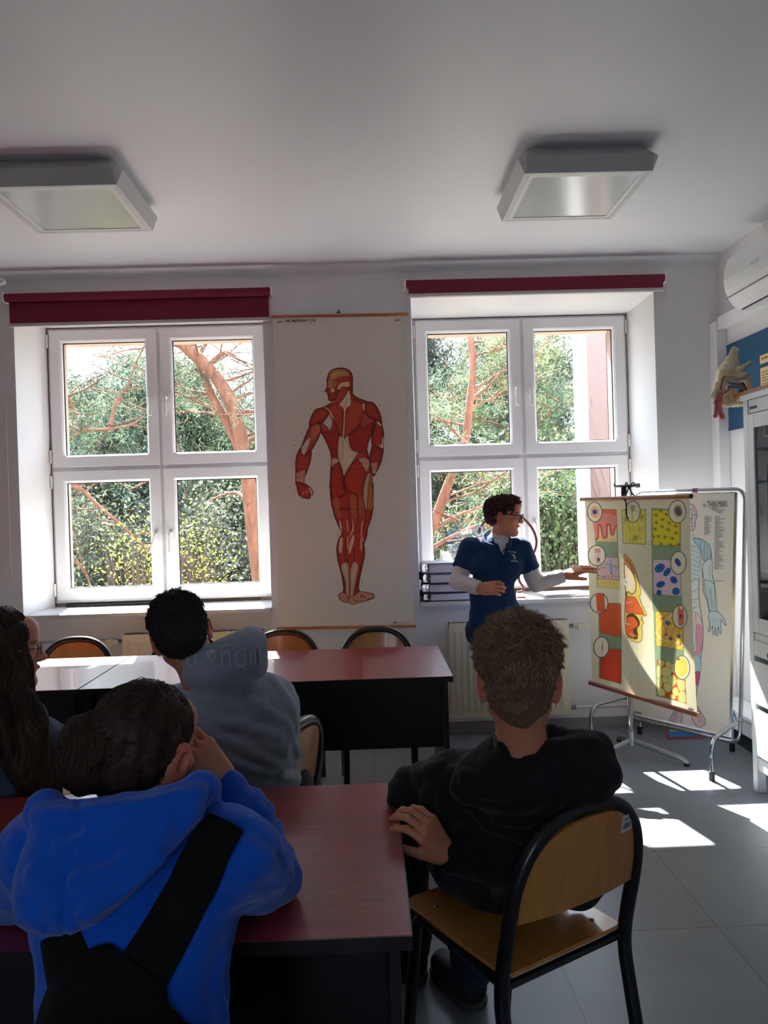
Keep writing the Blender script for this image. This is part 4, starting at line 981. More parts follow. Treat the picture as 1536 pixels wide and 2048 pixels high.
    for p in (((400, 500), (420, 520), (432, 620), (425, 680), (405, 600)), ((495, 500), (510, 520), (525, 640), (512, 650)), ((575, 470), (585, 520), (595, 630), (555, 720), (545, 770), (545, 700), (575, 610)), ((708, 510), (718, 540), (705, 680), (735, 800), (700, 740), (690, 640)),
              ((420, 740), (442, 760), (436, 900), (420, 965), (388, 900), (400, 790)), ((585, 705), (605, 745), (572, 880), (537, 965), (522, 900), (552, 780)), ((690, 740), (708, 800), (705, 900), (690, 925), (685, 830)), ((510, 720), (522, 760), (515, 900), (502, 840))): cv.poly(Lg(*p), (228, 186, 152))
    for p in (((475, 1088), (430, 1125), (432, 1200), (480, 1350), (490, 1500), (505, 1570), (528, 1570), (530, 1300), (522, 1130)), ((600, 1078), (560, 1165), (545, 1250), (552, 1450), (545, 1590), (580, 1575), (600, 1450), (640, 1250), (657, 1130))): cv.poly(Lg(*p), (222, 188, 152), rim=.15)
    cv.poly(Lg((385, 1560), (440, 1510), (500, 1550), (520, 1645), (470, 1655), (425, 1625)), (208, 138, 110), edge=DK, ew=.7, fib=F(.6, 3.5, .2)); cv.poly(Lg((530, 1590), (600, 1560), (680, 1500), (830, 1527), (872, 1555), (868, 1585), (740, 1640), (640, 1670), (560, 1682), (525, 1650)), (210, 142, 114), edge=DK, ew=.7, fib=F(1.2, 3.5, .2))
    for p in (((640, 1600), (700, 1545), (690, 1620)), ((700, 1545), (760, 1590), (730, 1600)), ((600, 1640), (720, 1630), (820, 1600))): cv.line(Lg(*p), DK, 1.1, False)
    for p in (((620, 1590), (720, 1610), (840, 1560)), ((660, 1590), (690, 1530)), ((540, 1660), (640, 1655), (760, 1620))): cv.line(Lg(*p), (232, 200, 170), 1.0)
    # reference numbers beside the figure
    q = [(592, 865), (590, 873), (587, 882), (585, 890), (588, 899), (584, 906), (583, 912), (582, 918), (583, 925), (620, 812), (616, 822), (609, 846), (606, 852), (604, 858), (628, 916), (625, 924), (624, 936), (620, 948), (617, 950), (648, 766), (649, 772), (644, 776), (652, 779), (650, 793), (586, 971), (587, 976), (656, 904), (653, 910), (655, 921), (648, 945), (760, 803), (766, 820), (770, 830), (771, 836), (771, 852), (773, 869), (774, 877), (774, 886), (773, 895), (772, 905), (761, 922), (760, 930), (754, 943), (754, 951), (754, 977), (752, 988), (752, 995), (753, 1003), (751, 1013), (750, 1020), (749, 1026), (744, 1043), (742, 1052), (740, 1058), (740, 1063), (660, 1021), (662, 1027), (674, 1060), (674, 1066), (666, 1100), (668, 1110), (670, 1125), (738, 1098), (736, 1109), (735, 1116), (677, 1164), (678, 1171), (724, 1157), (724, 1163), (722, 1168), (676, 1197), (756, 1185), (668, 833), (722, 768), (648, 1075), (633, 857), (758, 1074)]
    for (x, y) in q:
        cv.ell((x, y), (.75, .75), (110, 96, 90)); cv.line([(x, y), (x+(5 if x < 690 else -5), y)], (170, 150, 140), .35, False)
muscle_man(cv)
# faint creases of the rolled paper and the small printing
cv.line([(545, 925), (830, 923)], (216, 206, 192), 1.0, False, alpha=.35)
for x0, x1, y in ((556, 564, 643.5), (790, 801, 640)): cv.line([(x0, y), (x1, y-.3)], (120, 110, 105), 2.0, False)
cv.line([(792, 637.6), (799, 637.4)], (140, 130, 122), .7, False); cv.line([(789, 1246), (822, 1244.6)], (150, 140, 130), 1.0, False)
cv.poly([(785, 1247), (790, 1241.5), (792, 1244), (790.5, 1244.6), (793, 1247.5), (790, 1246)], (60, 52, 50), smooth=False); cv.line([(559, 1250.5), (569, 1250.2)], (180, 168, 156), .8, False)
yc = YB-.028
wc = thing('muscle_chart', 'tall wall chart of a red standing muscle figure seen from behind, between the windows', 'wall chart', tuple(W(690, 940, YB)))
cor = [W(546, 633, yc), W(805, 629, yc), W(829, 1250, yc), W(557, 1254, yc)]
cv.mesh('printed_sheet', cor, M_sheet, wc, bulge=lambda u, v: -.008*np.sin(v*9)*0.25-.006*np.sin(u*PI)*np.sin(v*PI))
def rod(name, a, b, r, m, parent, flat=None):
    k = MB(); k.tube([a, b], r, 14, flat=flat); return k.out(name, m, parent, smooth=False)
rod('top_rod', W(543, 633.5, yc), W(816, 628, yc), .010, M_rod, wc); rod('bottom_rod', W(553, 1257, yc), W(832, 1252, yc), .010, M_rod, wc)
k = MB(); p = W(677, 628, yc); k.tube([p+[-.012, 0, .008], p+[0, 0, .014], p+[.012, 0, .008]], .005, 8); k.tube([p+[0, 0, .014], p+[.004, .0, .032]], .0022, 6); k.tube([p+[.004, 0, .03], p+[.004, .027, .03]], .0022, 6); k.out('hanging_hook', M_ink, wc)
ux = cor[1]-cor[0]; uy = cor[0]-cor[3]
put_text('handwriting', 'UKŁ. MIĘŚNIOWY - TYŁ', .0215, W(571, 645, yc)+[0, -.012, 0], ux, uy, M_ink, wc, lift=.0012, shear=.12, spacing=.93, bold=.0007, sx=.9)

# ---- histology chart on its own stand
HL, HR = 4.72, 3.98
hc = [W(1169, 1000, HL), W(1379, 994, HR), W(1394, 1427, HR), W(1184, 1364, HL)]
def A(*p): return [(1150+x/5.689, 970+y/5.689) for x, y in p]
def Bq(*p): return [(1150+x/5.486, 1190+y/5.486) for x, y in p]
HP = (224, 214, 180)
hv = Canvas((1169, 1000), (1379, 994), (1394, 1427), (1184, 1364), 300, 640, HP)
def histology(c):
    GR = (140, 158, 124); OL = (120, 128, 96)
    panel = lambda q, col, **k: c.poly(q, col, OL, .8, False, **k)
    c.poly(A((215, 270), (470, 278), (495, 1190), (230, 1170)), GR, smooth=False)
    c.poly(A((868, 262), (1205, 280), (1228, 1440), (895, 1430)), GR, smooth=False)
    c.poly(Bq((235, 90), (495, 100), (505, 985), (252, 915)), GR, smooth=False)
    c.poly(Bq((868, 0), (1185, 20), (1215, 1195), (890, 1110)), GR, smooth=False)
    # skin folds
    panel(A((208, 280), (465, 282), (472, 658), (222, 652)), (232, 204, 140))
    c.poly(A((300, 282), (465, 282), (468, 345), (300, 350), (280, 330)), (226, 110, 66), smooth=False); c.line(A((285, 340), (380, 335), (465, 345)), (190, 60, 50), 1.6)
    c.poly(A((215, 350), (460, 345), (468, 470), (450, 440), (430, 560), (400, 565), (380, 450), (355, 460), (350, 590), (325, 605), (300, 590), (285, 470), (262, 455), (250, 600), (225, 622)), (222, 140, 122))
    c.line(A((225, 622), (250, 600), (258, 470), (270, 455), (285, 475), (300, 590), (325, 604), (348, 590), (355, 460), (370, 450), (385, 460), (400, 560), (425, 566), (445, 500), (462, 448)), (196, 78, 76), 3.0)
    for i in range(50): c.ell((1190+c.rs.rand()*40, 1078+c.rs.rand()*7), (.5, .4), (160, 130, 70))
    # yellow neuron panel
    panel(A((528, 285), (803, 278), (812, 678), (540, 668)), (222, 208, 92), fib=(.0, 9, .05))
    def star(x, y, r, col, n=9, w=.7):
        for i in range(n):
            a = i*2*PI/n+c.rs.rand()*.5; l = r*(.7+.5*c.rs.rand()); c.line([(x, y), (x+math.cos(a)*l*.5, y+math.sin(a)*l*.5+.4), (x+math.cos(a+.15)*l, y+math.sin(a+.15)*l)], col, w)
        c.ell((x, y), (r*.28, r*.32), col); c.ell((x, y), (r*.12, r*.13), (240, 230, 140))
    for (x, y, r, col) in ((572, 395, 9, (140, 122, 40)), (765, 365, 9, (140, 122, 40)), (685, 605, 12, (130, 112, 36)), (620, 500, 8, (190, 160, 60)), (740, 510, 8, (190, 160, 60))): p = A((x, y))[0]; star(p[0], p[1], r, col)
    # bright yellow cartilage panel
    panel(A((875, 282), (1195, 292), (1205, 695), (890, 690)), (224, 206, 40))
    for (x, y) in ((925, 345), (1040, 335), (1000, 395), (930, 430), (1075, 435), (995, 475), (1068, 512), (1155, 550), (1028, 595), (1112, 612), (958, 590), (985, 675), (1095, 685), (1185, 680), (915, 505), (978, 295), (1150, 470), (895, 590)):
        p = A((x, y))[0]; c.ell(p, (3.6, 2.6), (206, 190, 60), .6, (110, 92, 50), .5); c.ell(p, (1.7, 1.2), (96, 74, 66), .6)
    # ciliated lining
    panel(A((232, 820), (475, 830), (492, 1190), (238, 1160)), (220, 186, 178), fib=(.05, 4, .06)); c.poly(A((236, 1075), (492, 1095), (494, 1190), (238, 1165)), (226, 200, 110), smooth=False); c.line(A((236, 1072), (350, 1075), (490, 1095)), (196, 90, 90), 1.2)
    for (x, y) in ((253, 962), (282, 950), (308, 945), (338, 910), (357, 912), (418, 930), (437, 935), (458, 950), (250, 1035), (285, 1048), (303, 1050), (322, 1048), (353, 1045), (390, 1055), (415, 1040), (445, 1050), (475, 1055)): c.ell(A((x, y))[0], (.9, 1.7), (86, 74, 84))
    c.poly(A((385, 830), (402, 900), (408, 970), (392, 1030), (372, 960), (374, 890)), (126, 180, 206)); c.ell(A((391, 1012))[0], (1.2, 2.6), (40, 84, 130))
    # nuclei panel
    panel(A((893, 845), (1215, 862), (1222, 1275), (902, 1250)), (222, 192, 196))
    for (x, y, a, b, r) in ((975, 950, 58, 44, -.6), (1058, 995, 52, 28, -.9), (1135, 1085, 42, 32, .7), (985, 1135, 48, 32, -.4), (1160, 1215, 40, 40, 0), (968, 1230, 25, 28, 0)): c.ell(A((x, y))[0], (a/5.7, b/5.7), (36, 108, 172), r, (24, 60, 120), .8); c.ell(A((x, y))[0], (a/14, b/14), (28, 84, 150), r)
    # muscle panels
    panel(Bq((240, 95), (488, 100), (495, 475), (252, 425)), (222, 96, 52), fib=(.1, 7, .05))
    for i in range(16): p = Bq((270+c.rs.rand()*200, 130+c.rs.rand()*300))[0]; c.line([p, (p[0]+.4, p[1]+2.2)], (160, 60, 36), .7, False)
    panel(Bq((258, 580), (495, 605), (500, 980), (262, 915)), (214, 74, 46), fib=(.08, 3.2, .12))
    # connective tissue
    panel(Bq((888, 180), (1195, 200), (1195, 615), (895, 560)), (230, 188, 84), fib=(.7, 11, .1))
    for q in (((930, 250), (1000, 270), (1060, 230), (1020, 320)), ((900, 420), (980, 500), (1100, 520), (1190, 560)), ((960, 340), (1010, 420), (1000, 500))): c.line(Bq(*q), (240, 214, 140), 3.0)
    for q in (((985, 345), (1030, 420), (1000, 480), (975, 520), (1000, 430)), ((1030, 480), (1055, 450), (1085, 480), (1060, 515)), ((925, 255), (975, 250), (1000, 280), (960, 275))): c.poly(Bq(*q), (232, 132, 84))
    for (x, y, r, col) in ((1027, 312, 24, (34, 110, 150)), (1052, 482, 13, (90, 80, 120)), (1143, 458, 19, (110, 104, 110)), (1003, 440, 10, (120, 100, 120)), (1160, 545, 10, (200, 110, 90))): c.ell(Bq((x, y))[0], (r/5.5, r/6.2), col, .3, (70, 70, 80), .5)
    # fat cells
    panel(Bq((905, 715), (1205, 790), (1210, 1195), (910, 1105)), (206, 84, 30))
    for q in (((905, 790), (945, 780), (955, 860), (940, 910), (908, 905)), ((925, 720), (980, 735), (965, 785), (940, 790)), ((1000, 735), (1050, 750), (1035, 800), (995, 780)), ((965, 800), (1035, 805), (1055, 860), (1010, 905), (958, 880)), ((1060, 760), (1120, 775), (1110, 850), (1065, 850), (1042, 800)), ((908, 930), (945, 915), (960, 960), (940, 1020), (910, 1010)), ((955, 905), (1010, 905), (1012, 960), (970, 965)), ((1020, 910), (1070, 880), (1100, 920), (1095, 980), (1050, 1010), (1020, 970)),
              ((975, 975), (1040, 975), (1055, 1030), (1020, 1070), (975, 1040)), ((1110, 930), (1200, 950), (1195, 1050), (1140, 1060), (1115, 1000)), ((1105, 870), (1200, 870), (1205, 935), (1130, 925)), ((910, 1030), (960, 1030), (985, 1080), (960, 1110), (912, 1095)), ((1065, 1030), (1110, 1020), (1125, 1090), (1090, 1110), (1060, 1080)), ((1040, 1090), (1090, 1115), (1080, 1145), (1035, 1130)), ((1130, 1070), (1195, 1065), (1205, 1185), (1120, 1160))): c.poly(Bq(*q), (216, 206, 130), (190, 150, 60), .5)
    # head section in the middle column
    c.poly(A((550, 815), (600, 830), (650, 880), (690, 960), (720, 1060), (745, 1160), (760, 1230), (745, 1280), (780, 1380), (825, 1460), (822, 1490), (790, 1495), (770, 1500), (780, 1540), (770, 1590), (570, 1590), (565, 1200)), (222, 196, 96), (120, 90, 50), .7)
    c.poly(Bq((552, 185), (770, 215), (740, 250), (750, 290), (765, 310), (745, 345), (750, 400), (748, 470), (735, 510), (690, 525), (620, 500), (590, 470), (556, 460)), (222, 196, 96), (120, 90, 50), .7)
    c.poly(A((550, 835), (610, 850), (655, 920), (690, 1000), (660, 1010), (610, 920), (552, 880)), (206, 130, 84))
    c.poly(A((552, 915), (600, 935), (650, 990), (690, 1080), (700, 1170), (680, 1230), (640, 1250), (600, 1220), (566, 1215)), (236, 214, 168), (84, 50, 30), 1.2)
    for i in range(12): a = -1.4+i*.2; p = A((570, 1110))[0]; c.line([(p[0]+math.cos(a)*17, p[1]+math.sin(a)*26), (p[0]+math.cos(a)*21, p[1]+math.sin(a)*31)], (206, 130, 100), .7, False)
    c.ell(A((580, 1110))[0], (6, 8), (226, 222, 206)); c.ell(A((572, 1108))[0], (2.5, 3), (210, 170, 150))
    c.poly(A((570, 1300), (620, 1275), (690, 1290), (740, 1370), (790, 1470), (700, 1470), (570, 1450)), (222, 106, 60), (120, 70, 40), .7); c.line(A((575, 1350), (650, 1330)), (236, 180, 120), 1.4); c.line(A((575, 1400), (680, 1380)), (190, 80, 50), .9)
    c.ell(A((580, 1255))[0], (2, 6), (110, 70, 40))
    c.poly(Bq((556, 250), (590, 215), (650, 215), (700, 260), (720, 320), (690, 370), (700, 450), (680, 490), (600, 470), (556, 420)), (88, 62, 36)); c.poly(Bq((556, 275), (600, 245), (650, 250), (695, 310), (690, 350), (640, 385), (660, 470), (600, 455), (556, 410)), (216, 100, 56)); c.line(Bq((600, 390), (680, 370), (720, 330)), (90, 40, 30), .8); c.line(Bq((590, 430), (690, 455)), (230, 190, 150), 1.1)
    c.line(Bq((545, 315), (605, 328)), (236, 220, 180), 1.2); c.line(Bq((560, 470), (600, 505), (582, 560)), (200, 170, 90), 1.2)
    # magnified circles
    def lens(x, y, rx, ry, f=A, s=5.689): p = f((x, y))[0]; c.ell(p, (rx/s, ry/s), (230, 222, 192), 0, (52, 58, 46), .9); return p
    p = lens(220, 308, 82, 114); c.poly(A((175, 265), (225, 240), (270, 275), (275, 340), (235, 380), (180, 350)), (232, 172, 140)); c.ell(p, (4, 4.4), (54, 92, 150), 0, (30, 50, 90), .6)
    p = lens(657, 305, 86, 124); c.poly(A((640, 340), (665, 340), (662, 428), (640, 420)), (214, 198, 80)); star(A((655, 262))[0][0], A((655, 262))[0][1], 13, (128, 116, 40), 12, .9)
    for i in range(6): c.line(A((700, 230+i*20), (742, 260+i*24)), (150, 130, 110), .5)
    p = lens(1165, 305, 99, 132)
    for i in range(26): a = i*2*PI/26; c.line([(p[0]+2+math.cos(a)*5.5, p[1]-1+math.sin(a)*9), (p[0]+2+math.cos(a)*9.5, p[1]-1+math.sin(a)*14)], (90, 82, 60), .5, False)
    c.ell((p[0]+2, p[1]-1), (6.4, 9.4), (150, 140, 90), -.4, (70, 64, 44), .7); c.ell((p[0]+2, p[1]), (4.6, 7.0), (104, 92, 110), -.4)
    p = lens(233, 808, 94, 118); c.poly(A((210, 730), (275, 728), (275, 775), (212, 780)), (214, 150, 136), smooth=False); c.poly(A((212, 785), (275, 782), (270, 905), (222, 900)), (226, 190, 180), smooth=False); c.ell(A((248, 856))[0], (1.8, 3.6), (96, 84, 90), 0, (40, 36, 40), .6)
    p = lens(1187, 890, 89, 132); c.ell(A((1180, 885))[0], (4.2, 8.2), (50, 80, 156), -.5, (100, 60, 110), .9)
    p = lens(255, 1352, 94, 114); c.poly(A((218, 1245), (300, 1240), (312, 1455), (232, 1448)), (222, 98, 54), smooth=False); c.line(A((302, 1240), (312, 1455)), (120, 50, 36), .9)
    p = lens(1158, 242, 82, 128, Bq, 5.486); c.poly(Bq((1142, 130), (1160, 165), (1185, 165), (1200, 160), (1200, 300), (1185, 330), (1160, 345), (1145, 300)), (226, 116, 84), (170, 70, 50), .5); c.ell(Bq((1172, 240))[0], (1.9, 4.2), (110, 90, 90), 0, (60, 50, 60), .5)
    p = lens(272, 578, 78, 112, Bq, 5.486); c.poly(Bq((278, 485), (284, 580), (280, 670), (274, 580)), (196, 60, 50), smooth=False)
    p = lens(1174, 800, 90, 130, Bq, 5.486); c.ell(Bq((1170, 795))[0], (13.0, 19.5), (222, 208, 96)); c.ell(Bq((1136, 708))[0], (2.6, 2.0), (190, 110, 70), 0, (120, 60, 40), .5)
    # thin leader boxes and the printer's mark
    for q in (((482, 628), (520, 628), (528, 845)), ((845, 648), (838, 1030), (720, 1028)), ((500, 1155), (535, 1158), (540, 1320)), ((885, 1198), (850, 1200), (856, 1400), (800, 1395)), ((530, 700), (570, 700), (572, 820))): c.line(A(*q), (186, 182, 158), .6, False)
    for q in (((690, 525), (700, 1010), (860, 1045)), ((800, 470), (845, 480), (850, 515), (880, 520)), ((505, 940), (625, 980), (640, 560))): c.line(Bq(*q), (190, 186, 160), .6, False)
    c.line(Bq((1240, 1250), (1292, 1262)), (84, 84, 80), 3.2, False); c.line(Bq((1240, 1230), (1290, 1240)), (150, 150, 140), .9, False)
histology(hv)
hs = thing('chart_stand', 'grey metal tripod stand with a hook bar holding the coloured tissue chart', 'chart stand', tuple(np.array(WZ(1262, 1480, .0))))
hub = WZ(1262, 1478, .11); py = hub[1]; htop = W(1257, 973, py)
k = MB(); k.tube([hub-[0, 0, .02], [hub[0], py, htop[2]-.04]], .0135, 14); k.out('pole', M_grey_metal, hs, smooth=True)
k = MB(); k.tube([hub-[0, 0, .035], hub+[0, 0, .05]], .021, 16); k.out('hub', M_grey_metal, hs)
ft = [WZ(1374, 1528, 0.012), None, None]; d0 = ft[0]-hub; d0[2] = 0; L_ = np.linalg.norm(d0)
for i in range(3):
    R = rotz(i*2*PI/3); e = np.array([hub[0], hub[1], 0])+R@d0
    k = MB(); k.tube(bent([hub+[0, 0, .0], hub*.0+np.array([hub[0], hub[1], .10])+R@(d0*.06), np.array([hub[0], hub[1], .045])+R@(d0*.86), e+[0, 0, .02], e], .05), .0125, 10, flat=1.3); k.out('leg', M_grey_metal, hs, smooth=True)
    k = MB(); k.lathe([(.016, 0), (.016, .018)], (e[0], e[1], 0), 2, 12); k.out('foot_cap', M_gasket, hs)
k = MB(); t0 = np.array([hub[0], py, htop[2]]); tl = W(1229, 973, py); tr = W(1275, 971, py)
k.tube([t0-[0, 0, .06], t0], .016, 12); k.out('top_socket', M_dark, hs)
k = MB(); k.tube([tl+[0, 0, .018], tl+[0, 0, .0], t0+[0, 0, .004], tr], .0075, 8); k.lathe([(.013, -.012), (.013, .012)], tuple(tr), 0, 12); k.out('hook_bar', M_grey_metal, hs)
ch = thing('tissue_chart', 'cream chart of coloured tissue pictures and a head section hanging on the tripod stand', 'wall chart', tuple((hc[0]+hc[1])/2))
hv.mesh('printed_sheet', hc, M_sheet_t, ch, bulge=lambda u, v: .012*np.sin(v*PI)*np.sin(u*5+.6)+.010*np.sin(u*PI*3)*v)
dl = nrm(hc[1]-hc[0]); rod('top_rod', hc[0]-dl*.025+[0, 0, .004], hc[1]+dl*.008+[0, 0, .004], .0115, M_rod, ch)
db = nrm(hc[2]-hc[3]); rod('bottom_rod', hc[3]-db*.02-[0, 0, .008], hc[2]+db*.01-[0, 0, .008], .0135, mat('rod_wood_red', C(150, 82, 52), .45, noise=(14, .15, (1, 1, 8))), ch)
for c in (hc[0]-dl*.026+[0, 0, .004], hc[1]+dl*.009+[0, 0, .004]):
    k = MB(); k.tube([c-dl*.004, c+dl*.004], .0125, 14); k.out('end_cap', mat('cap_brown', C(80, 48, 36), .5), ch)
# black cord tied in a bow over the hook bar
cp = lambda x, y, dy=-.03: W(x, y, py+dy)
f_ = (1252-1169)/(1379-1169); mid = hc[0]*(1-f_)+hc[1]*f_
k = MB(); M_cord = mat('black_cord', C(22, 22, 26), .7)
k.tube(spline([mid+[0, -.014, .004], cp(1254, 985), cp(1258, 974, -.02), cp(1263, 985), mid+[.05, -.09, .006]], 6), .004, 6)
k.tube(spline([cp(1258, 974), cp(1253, 965), cp(1251, 970), cp(1258, 974), cp(1266, 965), cp(1269, 970), cp(1259, 975)], 6), .0035, 6); k.tube(spline([cp(1258, 975), cp(1264, 987), cp(1262, 990)], 4), .0035, 6)
k.tube(spline([mid+[0, -.014, .004], W(1252, 1005, mid[1]-.05), W(1253, 1030, mid[1]-.05), W(1257, 1038, mid[1]-.05)], 6), .004, 6); k.out('black_cord', M_cord, ch, smooth=True)

# ---- tubular frame stand with the outline-man chart
TL_, TR_ = 4.98, 4.44
tc4 = [W(1277, 990, TL_), W(1473, 985, TR_), W(1462, 1474, TR_), W(1264, 1428, TL_)]
tv = Canvas((1277, 990), (1473, 985), (1462, 1474), (1264, 1428), 300, 720, (222, 220, 212))
def T6(*p): return [(1370+x/4.096, 980+y/4.096) for x, y in p]
def thin_man(c):
    LN = (86, 100, 112); BL = (170, 204, 214); PK = (220, 150, 178)
    # mirrored pairs: the half of the figure behind the front chart is drawn too
    mx = lambda q: [(1376-(x-1376)*1.0-2, y+2.5) for x, y in q]
    body = T6((20, 400), (60, 380), (130, 395), (190, 430), (215, 480), (222, 560), (228, 680), (245, 760), (258, 860), (262, 990), (240, 1020), (205, 990), (185, 900), (155, 820), (148, 720), (140, 640), (118, 760), (122, 900), (140, 1020), (152, 1130), (150, 1250), (130, 1400), (125, 1520), (100, 1640), (85, 1740), (30, 1740), (20, 1000))
    for fl in (lambda q: q, mx):
        c.poly(fl(body), (214, 224, 226), LN, .9)
        c.poly(fl(T6((20, 400), (120, 400), (150, 560), (120, 720), (60, 760), (20, 760))), (198, 218, 222))
        c.poly(fl(T6((70, 395), (150, 405), (205, 450), (215, 540), (190, 590), (150, 560), (130, 480))), BL, LN, .6)
        c.poly(fl(T6((150, 600), (222, 560), (228, 690), (240, 760), (200, 760), (160, 720))), (206, 224, 226), LN, .6)
        c.poly(fl(T6((160, 740), (235, 750), (258, 860), (262, 985), (210, 985), (190, 900))), (188, 216, 222), LN, .6)
        # hand with separate fingers, thumb and red thigh and calf pieces
        c.poly(fl(T6((205, 990), (262, 985), (300, 1010), (335, 1070), (338, 1098), (320, 1085), (295, 1050), (298, 1110), (300, 1160), (288, 1165), (276, 1110), (272, 1175), (260, 1182), (252, 1115), (245, 1172), (232, 1168), (230, 1105), (208, 1150), (192, 1145), (205, 1090), (195, 1040))), (190, 216, 224), LN, .7)
        for i in range(4): c.line(fl(T6((215+i*18, 1040), (205+i*24, 1130))), LN, .5, False)
        c.poly(fl(T6((40, 1010), (100, 1000), (145, 1080), (148, 1240), (120, 1340), (60, 1370), (40, 1300))), (228, 208, 216), LN, .5)
        c.poly(fl(T6((100, 1090), (140, 1110), (145, 1230), (125, 1330), (105, 1350), (100, 1200))), PK, fib=(.9, 5, .06)); c.poly(fl(T6((40, 1250), (60, 1300), (100, 1310), (98, 1330), (60, 1370), (42, 1370))), PK)
        c.poly(fl(T6((60, 1130), (78, 1110), (92, 1200), (80, 1290), (65, 1280))), (206, 222, 228), LN, .4)
        c.poly(fl(T6((55, 1370), (125, 1350), (130, 1480), (62, 1500))), (176, 206, 216), LN, .5)
        c.poly(fl(T6((68, 1500), (122, 1480), (115, 1560), (92, 1600), (65, 1585))), (206, 84, 130), LN, .5)
        for i in range(3): c.line(fl(T6((75+i*16, 1600), (78+i*10, 1680), (82+i*7, 1760))), LN, .7)
        c.poly(fl(T6((75, 1740), (92, 1755), (125, 1800), (165, 1870), (172, 1910), (150, 1925), (128, 1950), (110, 1945), (75, 1900), (60, 1850))), (222, 190, 200), LN, .8)
        for i in range(4): c.line(fl(T6((95+i*8, 1800), (115+i*14, 1905))), LN, .6, False)
        for i in range(7): c.line(fl(T6((28, 440+i*38), (70, 450+i*38), (118, 480+i*36))), (110, 140, 152), .7)
        for q in (((40, 760), (80, 720), (120, 730)), ((45, 830), (110, 800)), ((40, 900), (115, 880)), ((60, 960), (120, 940)), ((90, 1000), (98, 1200), (95, 1330)), ((165, 420), (160, 520), (175, 580)), ((185, 440), (190, 560)), ((205, 620), (210, 720)), ((215, 800), (235, 960)), ((200, 800), (225, 970)), ((245, 780), (250, 960)), ((130, 420), (125, 640))): c.line(fl(T6(*q)), LN, .8)
        for q in ((65, 460), (45, 690), (190, 685), (52, 745), (78, 825), (82, 910), (80, 960), (74, 1066), (82, 1405), (68, 1550)): c.ell(fl(T6(q))[0], (.8, .8), (90, 60, 60))
    hd = T6((20, 130), (45, 112), (75, 125), (98, 170), (100, 210), (96, 235), (88, 250), (85, 300), (65, 325), (45, 330), (20, 330))
    for fl in (lambda q: q, mx): c.poly(fl(hd), (222, 214, 216), LN, .8)
    c.poly(T6((60, 115), (85, 140), (98, 180), (80, 190), (65, 150)), (214, 170, 176)); c.poly(T6((30, 180), (60, 160), (60, 230), (35, 250)), (200, 208, 222), LN, .6)
    for q in (((60, 195), (98, 200)), ((50, 230), (80, 225), (95, 240)), ((40, 260), (85, 268)), ((45, 290), (80, 292)), ((30, 140), (60, 150)), ((62, 180), (60, 320))): c.line(T6(*q), LN, .9)
    c.ell(T6((85, 205))[0], (2, 1.6), (236, 230, 226), 0, LN, .5)
    c.line(T6((45, 330), (48, 370)), LN, .8); c.line(T6((75, 325), (70, 375), (110, 395)), LN, .8)
    # word lists
    for (x0, w, y0, y1) in ((160, 70, 212, 360), (245, 85, 210, 645)):
        y = y0
        while y < y1:
            l = w*(.35+.6*c.rs.rand()); a = T6((x0+5*(1-(y-y0)/400), y))[0]; c.line([a, (a[0]+l/4.1, a[1])], (132, 134, 140), .9, False); y += 6.4
    c.line([T6((242, 733))[0], T6((322, 735))[0]], (120, 120, 126), 1.1, False)
    c.line([(1270, 1424), (1283, 1426.5)], (90, 94, 100), 2.6, False); c.line([(1285, 1430), (1352, 1444)], (120, 122, 128), 1.3, False)
thin_man(tv)
fs = thing('frame_stand', 'chromed tube frame stand with bracket feet holding the outline body chart', 'chart stand', (1.9, 4.7, 0))
c0, c1, c2, c3 = tc4; up = np.array([0, 0, 1.0]); dr = nrm((c1-c0)*[1, 1, 0]); nn = -np.cross(dr, up)   # nn points to the back
o_ = nn*.022
fr_ = [c0-dr*.045+up*.016+o_, c1+dr*.042+up*.02+o_, c2+dr*.042-up*.035+o_, c3-dr*.045-up*.035+o_]
loop = bent(fr_+[fr_[0], fr_[1]], .07, 6)[:]; 
k = MB(); ring = []
for i in range(4):
    P0, P1, P2 = fr_[(i-1) % 4], fr_[i], fr_[(i+1) % 4]; a = nrm(P0-P1)*.075; b = nrm(P2-P1)*.075
    for t in np.linspace(0, 1, 7): ring.append((1-t)**2*(P1+a)+2*t*(1-t)*P1+t*t*(P1+b))
k.tube(ring, .0115, 12, closed=True); k.out('tube_frame', M_chrome, fs, smooth=True)
for (side, foot_px) in ((1, (1424, 1561)), (0, None)):
    base = (c2+dr*.042+o_) if side else (c3-dr*.045+o_); zj = base[2]+.10
    if side: fp = WZ(foot_px[0], foot_px[1], 0.0)
    else: fp = np.array([base[0], base[1], 0])-nn*.30-dr*.06
    j = np.array([base[0], base[1], zj]); fwd = (fp-j)*[1, 1, 0]; back = j-fwd*(.6 if side else .22); 
    bk = np.array([back[0], back[1], 0.0])
    bk[0] = min(bk[0], XR-.235); bk[1] = min(bk[1], YN-.17)
    k = MB(); k.tube(bent([fp+[0, 0, .03], [fp[0], fp[1], zj-.02], j, [bk[0], bk[1], zj+.03], bk+[0, 0, .03]], .08, 7), .0115, 12); k.out('leg', M_chrome, fs, smooth=True)
    for q in (fp, bk):
        k = MB(); k.lathe([(.0155, 0), (.0155, .05)], (q[0], q[1], 0), 2, 14); k.out('foot_cap', M_gasket, fs)
    k = MB(); k.tube([j-nn*.02, j+nn*.02], .016, 12); k.out('clamp', M_chrome, fs)
k = MB(); q = c1+dr*.042+o_; k.tube([q-up*.125, q-up*.19], .0135, 12); k.out('black_tape', M_gasket, fs)
q = c0*.42+c1*.58+o_+up*.018; k = MB(); k.tube([q-dr*.012, q+dr*.022], .0145, 10); k.out('purple_tie', mat('tie', C(140, 96, 130), .6), fs)
